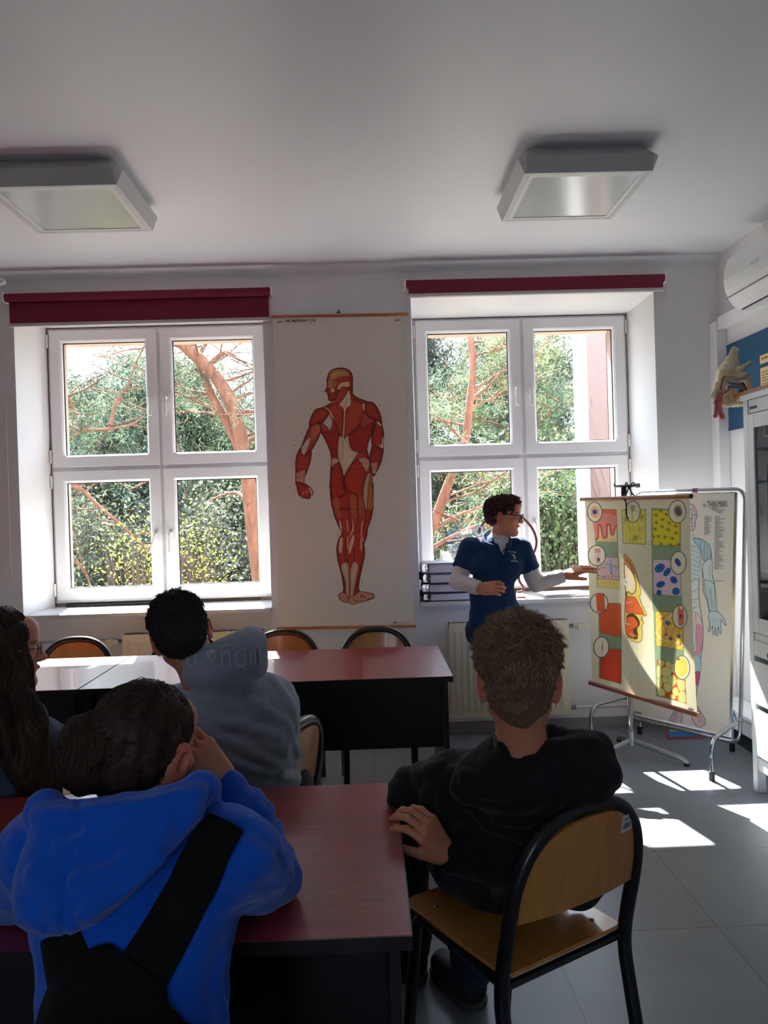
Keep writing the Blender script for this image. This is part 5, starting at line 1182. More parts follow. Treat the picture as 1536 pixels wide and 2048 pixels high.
tm = thing('outline_body_chart', 'white framed chart of a blue outline body with word lists, on the tube frame stand', 'wall chart', tuple((c2+c3)/2))
tv.mesh('printed_sheet', [c+nn*-.004 for c in tc4], M_sheet, tm)
k = MB(); b_in = nn*.009
V = [c for c in tc4]+[c+b_in for c in tc4]; k.add(V, [(3, 2, 1, 0), (4, 5, 6, 7), (0, 1, 5, 4), (1, 2, 6, 5), (2, 3, 7, 6), (3, 0, 4, 7)]); k.out('backing_board', M_white, tm)
k = MB()
for (a, b, w_) in ((c1, c2, .010), (c2, c3, .012), (c0, c1, .004), (c3, c0, .004)): k.tube([a-nn*.003, b-nn*.003], w_, 4)
k.out('metal_edge', M_chrome, tm)
ty = c0-c3; ty = nrm(ty)
def on_t(x, y): u, v = tv.uv(x, y); return (1-u)*(1-v)*c0+u*(1-v)*c1+u*v*c2+(1-u)*v*c3-nn*.0045
put_text('heading', 'THE', .032, on_t(1406.2, 1014), dr, ty, M_ink, tm, sx=.36); put_text('heading', 'THIN MAN', .056, on_t(1415, 1014.6), dr, ty, M_ink, tm, sx=.47)
for (t, x, y) in (('Sequential', 1421, 1017.5), ('Human Anatomy', 1426, 1021.3), ('Program', 1434, 1025)): put_text('heading', t, .016, on_t(x, y), dr, ty, M_ink, tm, sx=.7)

# ---- bright poster board on the floor behind the stand
a = WZ(1335, 1479, 0.004); wq = WZ(1472, 1474, .004); pb_y = a[1]
pb = thing('poster_board', 'red framed blue and yellow poster board on the corner floor behind the chart stands', 'poster', ((a[0]+2.3)/2, pb_y, 0))
lean = np.array([0, .13, .62]); x1 = min(wq[0]+.02, XR-.20)
P = lambda u, v: np.array([a[0]+(x1-a[0])*u, pb_y, .004])+lean*v
def quad(name, u0, u1, v0, v1, col, off):
    V = [P(u0, v0), P(u1, v0), P(u1, v1), P(u0, v1)]; n_ = nrm(np.cross(V[1]-V[0], V[3]-V[0])); k = MB(); k.prism([v+n_*off for v in V], np.zeros(3), -n_*.006); return k.out(name, mat('poster_'+name, col, .5), pb)
quad('frame', 0, 1, 0, 1, C(176, 62, 62), 0); quad('blue_field', .035, .97, .022, .98, C(40, 130, 186), .0025); quad('yellow_band', .07, .60, .075, .16, C(206, 180, 104), .005); quad('white_strip', .60, .78, .035, .055, C(225, 225, 225), .006)
# ================================================================== people
M_skin = mat('skin', attr='col', rough=0.5, spec=0.4, sss=0.15)
M_hair = mat('hair', attr='col', rough=0.62, spec=0.25)
def cloth(name, col, bump_s=420, sheen=.15, rough=.9): return mat(name, col, rough, spec=.15, bump=(bump_s, .25, (1, 1, 1)), noise=(7, .06, (1, 1, 1)), sheen=sheen)
def hit(sdf, px, py, y0, off=0.0):
    """where the line of sight through a picture point meets a surface; keeps the point on the cloth"""
    d = nrm(ray(px, py)); t = (y0-.45)/d[1]
    for _ in range(90):
        s_ = sdf((EYE+d*t)[None])[0]-off
        if s_ < .0008: break
        t += max(s_*.7, .0006)
        if t > (y0+.6)/d[1]: t = y0/d[1]; break
    return EYE+d*t
def skin_color(Hc_, RH, tone, lips=(168, 92, 84), brow=(50, 36, 30), eyes=True):
    def f(V):
        L = (V-Hc_)@RH; c = np.ones((len(V), 3))*np.array(tone, float)
        near = (np.abs(L) < .14).all(1)
        def blend(c, w, col): return c*(1-w[:, None])+np.array(col)*w[:, None]
        sm = lambda d, r: np.clip(1-d/r, 0, 1)
        ear = np.clip((np.abs(L[:, 0])-.076)/.01, 0, 1)*near*(np.abs(L[:, 2]) < .06); c = blend(c, ear*.55, (206, 96, 82))
        x = np.abs(L[:, 0])
        c = blend(c, sm(np.sqrt((x/1.5)**2+(L[:, 2]+.059)**2*4+(L[:, 1]-.088)**2*.6), .016)*.8*near, lips)
        c = blend(c, sm(np.sqrt((x-.035)**2*.35+(L[:, 2]-.026)**2*5+(L[:, 1]-.085)**2*.5), .017)*near, brow)
        if eyes:
            e = np.sqrt((x-.032)**2+(L[:, 1]-.080)**2+(L[:, 2]-.003)**2) < .0145; e &= near & (L[:, 1] > .088)
            c[e] = (226, 222, 218); r = np.sqrt((x-.031)**2+(L[:, 2]-.003)**2); c[e & (r < .006)] = (60, 44, 36)
        c = blend(c, sm(np.sqrt((x-.045)**2+(L[:, 1]-.07)**2+(L[:, 2]+.022)**2), .03)*.25*near, (214, 120, 100))
        return s2l(np.clip(c, 0, 255))
    return f
def body(root, J, tone, h=.0045, lo=None, hi=None, brow=(50, 36, 30)):
    """one continuous figure: head, neck, trunk, arms with hands, legs with feet"""
    s = Sdf()
    s.cap(J['pelvis'], J['chest'], .09, .085, .03); s.cap(J['chest'], J['neck'], .075, .05, .04); s.cap(J['sh'][0], J['sh'][1], .05, .05, .05)
    s.cap(J['neck'], np.array(J['H'])+J['RH']@np.array([0, -.012, -.03]), J.get('nr', .052), J.get('nr', .052)*.98, .03)
    for i in (0, 1):
        s.cap(J['sh'][i], J['el'][i], .046, .038, .02); s.cap(J['el'][i], J['wr'][i], .038, .026, .012)
        s.cap(J['hip'][i], J['kn'][i], .075, .052, .03); s.cap(J['kn'][i], J['an'][i], .052, .036, .02); s.cap(J['an'][i], J['toe'][i], .038, .03, .02)
        hd = J['hand'][i]
        sub = hand_sdf(hd[1], hd[2], hd[3], 1 if i == 1 else -1); s.grp(sub, hd[0], J['wr'][i], .25, .012)
    s.grp(head_sdf(ear=J.get('ear', 1.0)), J['RH'], J['H'], .16, .02)
    if 'clip' in J: s.P.append(('i', 'fnv', J['clip'], .002))
    pts = np.array([J['pelvis'], J['neck'], J['H']]+[*J['sh'], *J['el'], *J['wr'], *J['kn'], *J['an'], *J['toe']])
    lo = pts.min(0)-.2; hi = pts.max(0)+.2; lo[2] = max(lo[2], 0.002)
    o = organic('body', s, lo, hi, h, M_skin, root, skin_color(np.array(J['H']), J['RH'], tone, brow=brow)); return s, o
def local(H, R): return lambda *p: np.array(H)+R@np.array(p, float)
def ridges(sdf, runs, y0, w=.011, amp=.006):
    """long soft creases lying on the cloth along picture paths"""
    S_ = [[hit(sdf, x, y, y0) for x, y in spline(r, 4)] for r in runs]
    def f(X):
        d = np.zeros(len(X))
        for P in S_:
            m = np.full(len(X), 9.0)
            for a, b in zip(P[:-1], P[1:]):
                e = b-a; q = X-a; h = np.clip(q@e/(e@e+1e-9), 0, 1); z = q-h[:, None]*e; m = np.minimum(m, (z*z).sum(1))
            m = np.sqrt(m); d -= amp*np.exp(-(m/w)**2)-.6*amp*np.exp(-((m-1.9*w)/w)**2)
        return d
    return f
def folds(axis_pts, n, amp, seed):
    """soft wrinkles running around limbs"""
    rs = np.random.RandomState(seed); P = [(np.array(axis_pts[0])+(np.array(axis_pts[1])-np.array(axis_pts[0]))*rs.rand()+rs.normal(size=3)*.05, nrm(rs.normal(size=3)), .012+.02*rs.rand()) for _ in range(n)]
    def f(X):
        d = np.zeros(len(X))
        for c, nv, w in P: q = X-c; t = q@nv; d -= amp*np.exp(-(t/w)**2)*np.exp(-((q*q).sum(1))/.012)
        return d
    return f
def wrinkle(scale, amp, seed, stretch=(1, 1, 1)):
    st_ = np.array(stretch)*scale
    return lambda X: amp*(vnoise(X*st_, seed)+.5*vnoise(X*st_*2.1, seed+1))
def short_hair(name, g, H, R, parent, n, c0, c1, seed, ln_top, ln_side, lift, w=.0010, crown=(.012, -.055, .12), zmin=-.07, fwd=.5, clump=.55, front=.055):
    """hairs growing out of a whorl, lying along the head, longer on top"""
    H = np.array(H); cr_ = np.array(crown); rs = np.random.RandomState(seed)
    keep = lambda P: ((L := (P-H)@R)[:, 2] > zmin) & ~((L[:, 1] > front) & (L[:, 2] < .05)) & ~((np.abs(L[:, 0]) > .058) & (L[:, 1] > -.045) & (L[:, 2] < .014))
    S0 = scalp_seeds(g, H+R@np.array([0, -.02, .04]), n, keep, seed); st = {}
    cl = np.stack([vnoise(S0*45, seed+j)+.6*vnoise(S0*90, seed+j+5) for j in range(3)], 1)*clump
    NS = 6
    def step(P, i):
        L = (P-H)@R; top = np.clip((L[:, 2:3]-.01)/.09, 0, 1); d = L-cr_; d = d/(np.linalg.norm(d, axis=1, keepdims=True)+1e-9)
        d = d+np.array([0, 1, 0])*fwd*top-np.array([0, 0, 1])*.6*(1-top)+cl*(.4+.6*top)+rs.normal(size=L.shape)*.12
        gr = g.grad(P)@R; d = d-gr*(d*gr).sum(1, keepdims=True); d = d/(np.linalg.norm(d, axis=1, keepdims=True)+1e-9)
        stp = (ln_side+(ln_top-ln_side)*top)/NS; lf = lift*(.15+.85*top)*(1+.5*cl[:, :1])
        return P+((d+gr*lf)*stp)@R.T
    return strands(name, S0, step, NS, w, M_hair, parent, c0, c1, seed)
def hair_shell(root, H, R, prims_fn, h, m, base, noise_amp=.004, nscale=16, lines=0.0):
    s = prims_fn(); Hh = np.array(H); 
    g = Sdf().grp(s, R, Hh, .34, 0)
    g.P[0] = ('u', 'grp', (s, R, Hh, .6), 0)
    V, Q = surf(g, Hh-.30, Hh+.24, h)
    return g, V, Q

# ---------------------------------------------------------------- 1. person in the black hoodie
yb = 1.75
p1 = thing('person', 'person with short light brown hair in black hoodie on chair, hand on table edge', 'person', (0.33, 1.98, 0))
H = W(1038, 1366, yb); RH = frame((.18, 1, .0))
LX = W; pel = np.array([.33, 2.07, .60])
J = dict(H=H, RH=RH, neck=W(1042, 1490, 1.78), chest=W(1040, 1630, 1.95), pelvis=pel, sh=[W(915, 1575, 1.93), W(1150, 1572, 1.91)], el=[W(832, 1602, 2.02), W(1150, 1760, 1.98)],
         wr=[W(965, 1650, 2.13), np.array([.156, 1.835, .700])], hip=[pel+[-.09, .02, -.025], pel+[.08, .06, -.025]], kn=[np.array([.085, 2.40, .565]), np.array([.26, 2.44, .565])], an=[np.array([.10, 2.50, .075]), np.array([.27, 2.36, .075])], toe=[np.array([.03, 2.64, .035]), np.array([.20, 2.50, .035])], nr=.056, ear=1.12)
RR = frame((-.48, -.33, .81), up=(.75, -.63, .19))
J['hand'] = [(frame((1, .2, -.1), (0, 0, 1)), .5, .1, (.5, .3)), (RR, [.92, .90, .88, .86], .06, (.55, .35))]
J['clip'] = lambda X: np.minimum(np.minimum(tn[0]+.0035-X[:, 0], .7545-X[:, 2]), 2.17-X[:, 1])
TONE1 = (200, 132, 102)
b1s, b1o = body(p1, J, TONE1)
# hoodie
hd = Sdf()
hd.cap(pel+[0, .01, -.02], J['chest']+[0, .02, 0], .158, .155, .05); hd.cap(J['chest'], J['neck']+[0, .04, -.07], .14, .10, .06)
hd.cap(J['sh'][0], J['sh'][1], .078, .085, .06)
hd.cap(J['sh'][0], J['el'][0], .078, .066, .03); hd.cap(J['el'][0], J['wr'][0], .062, .05, .03)
hd.cap(J['sh'][1], J['el'][1], .082, .068, .03); hd.cap(J['el'][1], J['wr'][1]+[.028, .012, -.012], .064, .045, .03)
hd.cap(W(826, 1585, 2.0), W(832, 1625, 2.0), .052, .046, .03)
# hood lying on the shoulders
hd.tor(W(1058, 1512, 1.83), .106, .030, frame((.2, 1, -.25))@roty(-.22), .04, sc=(1.15, .9))
hd.ell(W(1110, 1562, 1.765), (.140, .055, .065), roty(.10), .04); hd.ell(W(1178, 1530, 1.80), (.055, .065, .066), None, .04); hd.ell(W(985, 1570, 1.80), (.10, .05, .045), None, .05)
hd.cap(W(930, 1552, 1.80), W(1060, 1592, 1.735), .017, .020, .025); hd.cap(W(1060, 1592, 1.735), W(1218, 1545, 1.76), .020, .024, .025)
hd.cap(W(1100, 1462, 1.80), W(1200, 1490, 1.80), .020, .024, .02); hd.cap(W(1200, 1490, 1.80), W(1222, 1560, 1.79), .024, .024, .02); hd.cap(W(1005, 1490, 1.74), W(1100, 1540, 1.735), .012, .012, .02); hd.cap(W(1100, 1540, 1.735), W(1190, 1490, 1.76), .012, .012, .02)
hd.ell(J['neck']+[0, .0, .02], (.066, .066, .10), None, .012, 's')
hd.fn(ridges(hd, [[(880, 1560), (850, 1590), (845, 1630)], [(900, 1545), (880, 1600), (900, 1650)], [(940, 1620), (980, 1660), (1060, 1680)], [(925, 1545), (940, 1580), (1010, 1592)], [(900, 1700), (960, 1740), (1000, 1800)], [(1120, 1600), (1080, 1640), (990, 1650)]], 1.85, .012, .006))
hd.P.append(('i', 'fnv', J['clip'], .003)); hd.half((0, 0, .468), (0, 0, -1), .01)
hd.fn(folds((J['sh'][0], J['el'][0]), 14, .007, 4)).fn(folds((J['sh'][1], pel), 10, .006, 9)).fn(wrinkle(6, .0035, 2)).fn(wrinkle(16, .0014, 5))
M_bh = cloth('black_fleece', C(30, 27, 30), sheen=.06)
hd.P.append(('i', 'fnv', J['clip'], .003)); hd.half((0, 0, .475), (0, 0, -1), .01)
organic('hoodie', hd, (-.12, 1.45, .40), (.75, 2.35, 1.10), .006, M_bh, p1)
tee = Sdf().cap(J['neck']+[0, .0, .02], J['neck']+[0, .01, -.05], .0625, .066, 0).half(J['neck']+[0, 0, .022], (0.1, .1, 1)); organic('tee_collar', tee, J['neck']-.13, J['neck']+.1, .004, cloth('black_jersey', C(30, 30, 34)), p1)
seam = Sdf(); 
M_jean = cloth('dark_jeans', C(34, 42, 58), 600, .05)
tr = Sdf()
for i in (0, 1): tr.cap(J['hip'][i], J['kn'][i], .094, .076, .03); tr.cap(J['kn'][i], J['an'][i]+[0, 0, .03], .074, .062, .03)
tr.cap(J['hip'][0]+[0, 0, .02], J['hip'][1]+[0, 0, .02], .11, .11, .04).fn(wrinkle(8, .004, 3)); organic('jeans', tr, (-.12, 1.75, .06), (.6, 2.6, .72), .008, M_jean, p1)
def shoes(root, J, m, sole):
    for i in (0, 1):
        a, t = np.array(J['an'][i]), np.array(J['toe'][i]); q = Sdf().cap(a*[1, 1, 0]+[0, 0, .05], t*[1, 1, 0]+[0, 0, .045], .046, .042, .02).cap(a*[1, 1, 0]+[0, 0, .06], a+[0, 0, .03], .044, .046, .02).half((0, 0, .022), (0, 0, -1), .006)
        o = organic('shoe', q, np.minimum(a, t)-.08, np.maximum(a, t)+.12, .007, m, root)
        q = Sdf().cap(a*[1, 1, 0]+[0, 0, .02], t*[1, 1, 0]+[0, 0, .02], .050, .047, 0).half((0, 0, .024), (0, 0, 1), .003).half((0, 0, .001), (0, 0, -1), .003)
        organic('sole', q, (np.minimum(a, t)-.08)*[1, 1, 0]-[0, 0, .01], (np.maximum(a, t)+.08)*[1, 1, 0]+[0, 0, .05], .007, sole, o)
M_shoe = mat('dark_shoe', C(30, 30, 34), .6); M_sole = mat('sole_rubber', C(60, 60, 62), .7)
shoes(p1, J, M_shoe, M_sole)
# hair: short sides, longer textured top
def capfn():
    s = Sdf().ell((0, -.022, .066), (.092, .112, .092)); s.ell((0, -.058, .0), (.068, .066, .080), k=.03); s.ell((0, .05, .10), (.066, .06, .05), k=.03)
    for sx in (-1, 1): s.ell((sx*.095, .012, -.03), (.034, .050, .048), k=.012, op='s')
    s.half((0, .075, .02), (0, .75, -.6), .02); return s.fn(wrinkle(26, .004, 8))
g1, V, Q = hair_shell(p1, H, RH, capfn, .005, M_hair, None)
lo_ = (V-H)@RH; fade = np.clip((lo_[:, 2]+.07)/.08, 0, 1)[:, None]
hr = obj('hair', V, Q, M_hair, p1, True, s2l((150, 112, 88))*(1-fade)*.55+s2l((98, 74, 56))*(.35+.65*fade))
short_hair('hair_strands', g1, H, RH, hr, 7000, s2l((92, 68, 52)), s2l((186, 144, 112)), 4, .042, .008, .20, .00085, zmin=-.085, fwd=.35, clump=.7)

# ---------------------------------------------------------------- 2. person in the blue hoodie
p2 = thing('person', 'person with brown hair in a low bun, bright blue hoodie and black straps', 'person', (-.39, 1.2, 0))
H = W(292, 1498, 1.46); RH = frame((.38, .91, -.16))@roty(.14)
pel = np.array([-.39, 1.16, .60]); nk = W(272, 1618, 1.41)
J = dict(H=H, RH=RH, neck=nk, chest=W(270, 1760, 1.36), pelvis=pel, sh=[W(75, 1700, 1.36), W(468, 1695, 1.36)], el=[W(40, 1785, 1.54), W(530, 1778, 1.555)], wr=[W(240, 1690, 1.66), W(446, 1556, 1.60)],
         hip=[pel+[-.09, .02, -.025], pel+[.09, .02, -.025]], kn=[np.array([-.50, 1.58, .56]), np.array([-.27, 1.58, .56])], an=[np.array([-.50, 1.55, .075]), np.array([-.27, 1.55, .075])], toe=[np.array([-.51, 1.66, .035]), np.array([-.26, 1.66, .035])], nr=.05, ear=1.2)
hw_ = nrm(W(398, 1505, 1.555)-J['wr'][1]); J['hand'] = [(frame((1, .3, 0)), .4, .1, (.5, .3)), (frame(hw_, up=(.6, -.62, .3)), [.95, .9, .85, .8], .10, (.35, .3))]
J['clip'] = lambda X: np.minimum(np.minimum(X[:, 1]-1.383, .7535-X[:, 2]), X[:, 2]-.720)
b2s, b2o = body(p2, J, (208, 142, 112))
bh = Sdf()
bh.cap(pel+[0, .04, -.03], J['chest']+[0, -.005, -.05], .152, .160, .06, fl=((0, 1, 0), 1.35)); bh.cap(J['chest']+[0, 0, -.04], nk+[0, .01, -.06], .15, .095, .06, fl=((0, 1, 0), 1.3)); bh.cap(J['sh'][0]+[.03, 0, 0], J['sh'][1]-[.03, 0, 0], .066, .066, .06)
bh.cap(J['sh'][0], J['el'][0], .070, .062, .04); bh.cap(J['el'][0], J['wr'][0], .06, .046, .03); bh.cap(J['sh'][1]+[.005, 0, -.01], J['el'][1]+[.0, .0, .015], .074, .060, .03)
e1, w1 = J['el'][1], J['wr'][1]; cuff = e1+(w1-e1)*.88
bh.cap(e1+[0, .01, .02], e1+(w1-e1)*.62, .064, .060, .02); bh.cap(e1+(w1-e1)*.55, cuff, .056, .043, .012)
ax = nrm(w1-e1)
for t, r in ((.20, .072), (.38, .072), (.56, .070), (.70, .060)): bh.tor(e1+ax*(np.linalg.norm(w1-e1)*t)+np.array([.006, 0, 0]), r-.018, .016, frame(np.array([.1, 1, .1]), ax)@rotx(.18*(1 if t > .3 else -1)), .012)
bh.tor(cuff, .032, .011, frame(np.array([.1, 1, .1]), ax), .006)
bt = Sdf(); bt.P = list(bh.P)   # the jumper without its hood carries the straps
# hood: collar roll rising to the right, bag hanging to the left
ho = [(70, 1612), (84, 1602), (161, 1597), (282, 1582), (392, 1556), (408, 1566), (417, 1602), (406, 1638), (347, 1700), (266, 1784), (194, 1848), (140, 1874), (85, 1872), (40, 1845), (22, 1800), (34, 1733), (50, 1680), (56, 1640)]
HY = 1.225; hoP = np.array([W(x, y, HY)[[0, 2]] for x, y in ho])
def hood_slab(X):
    yc = 1.215+.85*(X[:, 0]+.42)**2+.50*(X[:, 2]-.96); sc_ = HY/np.clip(X[:, 1], .9, 1.6)
    px = X[:, 0]*sc_; pz = CAM_H+(X[:, 2]-CAM_H)*sc_; d = np.full(len(X), 1e9); ins = np.zeros(len(X), bool); n = len(hoP)
    for i in range(n):
        p, q = hoP[i], hoP[(i+1) % n]; e = q-p; wx, wz = px-p[0], pz-p[1]; t = np.clip((wx*e[0]+wz*e[1])/(e@e), 0, 1); d = np.minimum(d, (wx-t*e[0])**2+(wz-t*e[1])**2)
        ins ^= ((p[1] > pz) != (q[1] > pz)) & (px < (q[0]-p[0])*(pz-p[1])/(q[1]-p[1]+1e-12)+p[0])
    d2 = np.where(ins, -np.sqrt(d), np.sqrt(d)); r = .030; a_ = np.maximum(d2+r, 0); b_ = np.maximum(np.abs(X[:, 1]-yc)*.9-.040+r, 0)
    return np.sqrt(a_*a_+b_*b_)+np.minimum(np.maximum(d2+r, np.abs(X[:, 1]-yc)*.9-.040+r), 0)-r
bh.P.append(('u', 'fnv', hood_slab, .012))
bh.chain([W(404, 1574, 1.30), W(408, 1580, 1.38), W(402, 1592, 1.46)], [.026, .026, .024], .02); bh.chain([W(84, 1622, 1.28), W(90, 1632, 1.36), W(110, 1645, 1.44)], [.028, .028, .024], .02)
bh.ell(nk+[-.005, .0, .055], (.078, .095, .10), None, .010, 's')
sp_ = [W(154, 1600, 1.30), W(157, 1670, 1.27), W(138, 1735, 1.25), W(128, 1800, 1.25), W(134, 1875, 1.26)]; sp_ = spline(sp_, 5)
def seamfn(X):
    d = np.full(len(X), 9.0); r_ = nrm(ray(140, 1740))
    for i in range(len(sp_)-1):
        a, b = sp_[i], sp_[i+1]; e = b-a; e = e-r_*(e@r_); q = X-a; q = q-(q@r_)[:, None]*r_; h = np.clip(q@e/(e@e+1e-9), 0, 1); w = q-h[:, None]*e; d = np.minimum(d, np.sqrt((w*w).sum(1)))
    return .0045*np.exp(-(d/.0045)**2)*(X[:, 1] < 1.25)
bh.fn(ridges(bh, [[(120, 1690), (190, 1690), (280, 1655)], [(150, 1765), (230, 1725), (330, 1665)], [(165, 1832), (240, 1790), (320, 1722)], [(70, 1630), (160, 1623), (285, 1608), (405, 1585)], [(160, 1668), (220, 1650), (330, 1640)], [(500, 1860), (470, 1930), (486, 2000)], [(455, 1905), (440, 1960), (455, 2030)], [(60, 1750), (100, 1790), (110, 1830)], [(500, 1690), (545, 1730), (560, 1780)]], 1.25, .012, .006))
bh.P.append(('i', 'fnv', lambda X: np.minimum(X[:, 1]-1.383, .7535-X[:, 2]), .003)); bh.half((0, 0, .468), (0, 0, -1), .01)
bh.fn(seamfn).fn(folds((J['sh'][1], J['el'][1]), 9, .006, 14)).fn(folds((nk-[.1, .1, .1], pel), 12, .005, 21)).fn(wrinkle(7, .003, 12)).fn(wrinkle(18, .0012, 15))
M_blue = cloth('blue_fleece', C(14, 88, 204), sheen=.25)
bh.P.append(('i', 'fnv', lambda X: np.minimum(X[:, 1]-1.380, .7545-X[:, 2]), .003)); bh.half((0, 0, .475), (0, 0, -1), .01)
organic('hoodie', bh, (-.80, .92, .42), (.02, 1.85, 1.22), .005, M_blue, p2)
M_strap = cloth('black_canvas', C(20, 20, 20), 700, .02)
R_ = lambda pts, y: [hit(bt, x, yv, y) for x, yv in pts]
def strap(name, px, width, y, up=.006):
    P = R_(px, y); return ribbon(name, bt, P, width, .006, up, M_strap, p2, 8)
strap('right_strap', [(452, 1648), (425, 1690), (385, 1765), (345, 1840), (300, 1920), (262, 1985)], [.070, .078, .080, .085], 1.36)
strap('left_strap', [(122, 1862), (132, 1905), (150, 1960), (180, 2030)], [.075, .085, .09], 1.33)
strap('back_panel', [(278, 1930), (255, 1965), (236, 2010), (226, 2060), (222, 2120)], [.10, .17, .25, .30, .33], 1.30, .010)
tr = Sdf()
for i in (0, 1): tr.cap(J['hip'][i], J['kn'][i], .095, .07, .04); tr.cap(J['kn'][i], J['an'][i]+[0, 0, .03], .068, .055, .03)
tr.cap(J['hip'][0]+[0, 0, .02], J['hip'][1]+[0, 0, .02], .11, .11, .04); organic('trousers', tr, (-.7, .95, .06), (-.05, 1.75, .74), .009, M_strap, p2); shoes(p2, J, M_shoe, M_sole)
def girlcap():
    s = Sdf().ell((0, -.022, .040), (.082, .103, .088)); s.ell((0, -.05, .0), (.074, .062, .074), k=.03); s.half((0, .085, .03), (0, .80, -.62), .015)
    s.ell((0, .115, -.03), (.085, .055, .09), k=.012, op='s'); [s.ell((sx*.095, .006, -.028), (.034, .046, .050), k=.010, op='s') for sx in (-1, 1)]; return s
bunc = W(172, 1506, 1.385); bl_ = (bunc-H)@RH; tie = np.array([bl_[0]*.62, bl_[1]*.62, bl_[2]*.62])
g2 = Sdf().grp(girlcap(), RH, H, .6, 0); g2.cap(H+RH@np.array([0, -.06, -.01]), H+RH@tie, .056, .038, .025); g2.cap(W(250, 1520, 1.42), W(240, 1590, 1.40), .045, .030, .02)
g2.tor(bunc, .037, .031, frame(nrm(H-bunc), (0, 0, 1))@rotx(PI/2), .012); g2.ell(bunc, (.045, .045, .045), None, .02)
g2.fn(lambda X: .0016*np.sin(((X-H)@RH)[:, 0]*420+8*vnoise(X*14, 3))+.003*vnoise(X*24, 6))
V, Q = surf(g2, np.minimum(H, bunc)-.2, np.maximum(H, bunc)+.16, .0045)
hr = obj('hair', V, Q, M_hair, p2, True, s2l(np.array((62, 46, 40))*np.clip(1+.25*vnoise(V*[60, 60, 25], 4), .6, 1.5)[:, None]))
tw = H+RH@tie; bax = nrm(bunc-H)
def girl_step(P, i, ph=np.random.RandomState(5)):
    inb = (np.linalg.norm(P-bunc, axis=1) < .072)[:, None]; d = tw-P; d = d/(np.linalg.norm(d, axis=1, keepdims=True)+1e-9); sw = np.cross(bax[None], P-bunc); sw /= np.linalg.norm(sw, axis=1, keepdims=True)+1e-9
    d = np.where(inb, sw, d)+ph.normal(size=P.shape)*.10; d /= np.linalg.norm(d, axis=1, keepdims=True); P = P+d*.013
    return g2.project(P, .0012+.0008*ph.rand(), 1)
sds = np.concatenate([scalp_seeds(g2, H+RH@np.array([0, -.02, .03]), 2600, lambda P: (((P-H)@RH)[:, 1] < .075)), scalp_seeds(g2, bunc, 1300, lambda P: np.linalg.norm(P-bunc, axis=1) < .1)])
strands('hair_strands', sds, girl_step, 7, .0008, M_hair, hr, s2l((44, 33, 29)), s2l((92, 68, 56)), 5)

# ---------------------------------------------------------------- 3. person in the grey hoodie
p3 = thing('person', 'person with short dark hair in a grey hoodie, seen from behind, leaning over', 'person', (-.36, 2.62, 0))
H = W(363, 1268, 2.40); RH = frame((-.20, .97, -.12))@roty(-.26)
pel = W(505, 1640, 2.56); pel[2] = .60; nk = W(405, 1365, 2.40)
J = dict(H=H, RH=RH, neck=nk, chest=W(462, 1440, 2.42), pelvis=pel, sh=[W(352, 1432, 2.45), W(540, 1405, 2.42)], el=[W(330, 1480, 2.72), W(585, 1520, 2.66)], wr=[W(420, 1470, 2.86), W(500, 1490, 2.90)],
         hip=[pel+[-.09, .02, -.03], pel+[.09, .02, -.03]], kn=[pel+[-.13, .42, -.03], pel+[.13, .42, -.03]], an=[pel*[1, 1, 0]+[-.13, .38, .075], pel*[1, 1, 0]+[.13, .38, .075]], toe=[pel*[1, 1, 0]+[-.14, .53, .035], pel*[1, 1, 0]+[.14, .53, .035]], hand=[(frame((1, .3, 0)), .5, .1, (.5, .3)), (frame((-1, .3, 0)), .5, .1, (.5, .3))], nr=.055, ear=1.05)
body(p3, J, (190, 126, 100))
gh = Sdf()
gh.cap(pel, J['chest']+[.03, .0, -.05], .165, .165, .06); gh.cap(J['chest']+[.02, 0, -.03], nk+[.03, .02, -.07], .16, .11, .06); gh.cap(J['sh'][0], J['sh'][1]-[.02, 0, 0], .078, .080, .07)
gh.cap(J['sh'][1]-[.01, 0, .01], J['el'][1], .082, .066, .04); gh.cap(J['sh'][0], J['el'][0], .075, .062, .04); gh.cap(J['el'][0], J['wr'][0], .06, .042, .03); gh.cap(J['el'][1], J['wr'][1], .06, .042, .03)
gh.ell(W(447, 1335, 2.365), (.118, .085, .062), roty(-.22), .02); gh.cap(W(395, 1325, 2.36), W(502, 1285, 2.33), .045, .045, .03); gh.cap(W(505, 1285, 2.36), W(512, 1335, 2.35), .034, .036, .02); gh.cap(W(382, 1355, 2.36), W(495, 1372, 2.335), .030, .034, .02)
gh.ell(W(440, 1288, 2.46), (.100, .085, .075), roty(-.25), .012, 's'); gh.ell(W(478, 1262, 2.40), (.052, .05, .022), roty(-.12), .008, 's')
gh.fn(ridges(gh, [[(350, 1405), (430, 1440), (560, 1468)], [(500, 1400), (565, 1440), (598, 1505)], [(415, 1500), (510, 1540), (604, 1560)], [(548, 1355), (580, 1405), (594, 1460)], [(385, 1440), (470, 1490), (570, 1540)], [(530, 1400), (500, 1440), (420, 1455)]], 2.35, .014, .007)); gh.half((0, 0, .468), (0, 0, -1), .01)
gh.fn(folds((J['sh'][0], pel), 16, .007, 33)).fn(folds((J['sh'][1], pel), 14, .007, 35)).fn(wrinkle(5, .004, 22)).fn(wrinkle(13, .0014, 25))
M_gh = cloth('grey_fleece', C(152, 162, 175), sheen=.15)
gh.half((0, 0, .475), (0, 0, -1), .01)
organic('hoodie', gh, (-.80, 2.12, .42), (.02, 3.0, 1.20), .006, M_gh, p3)
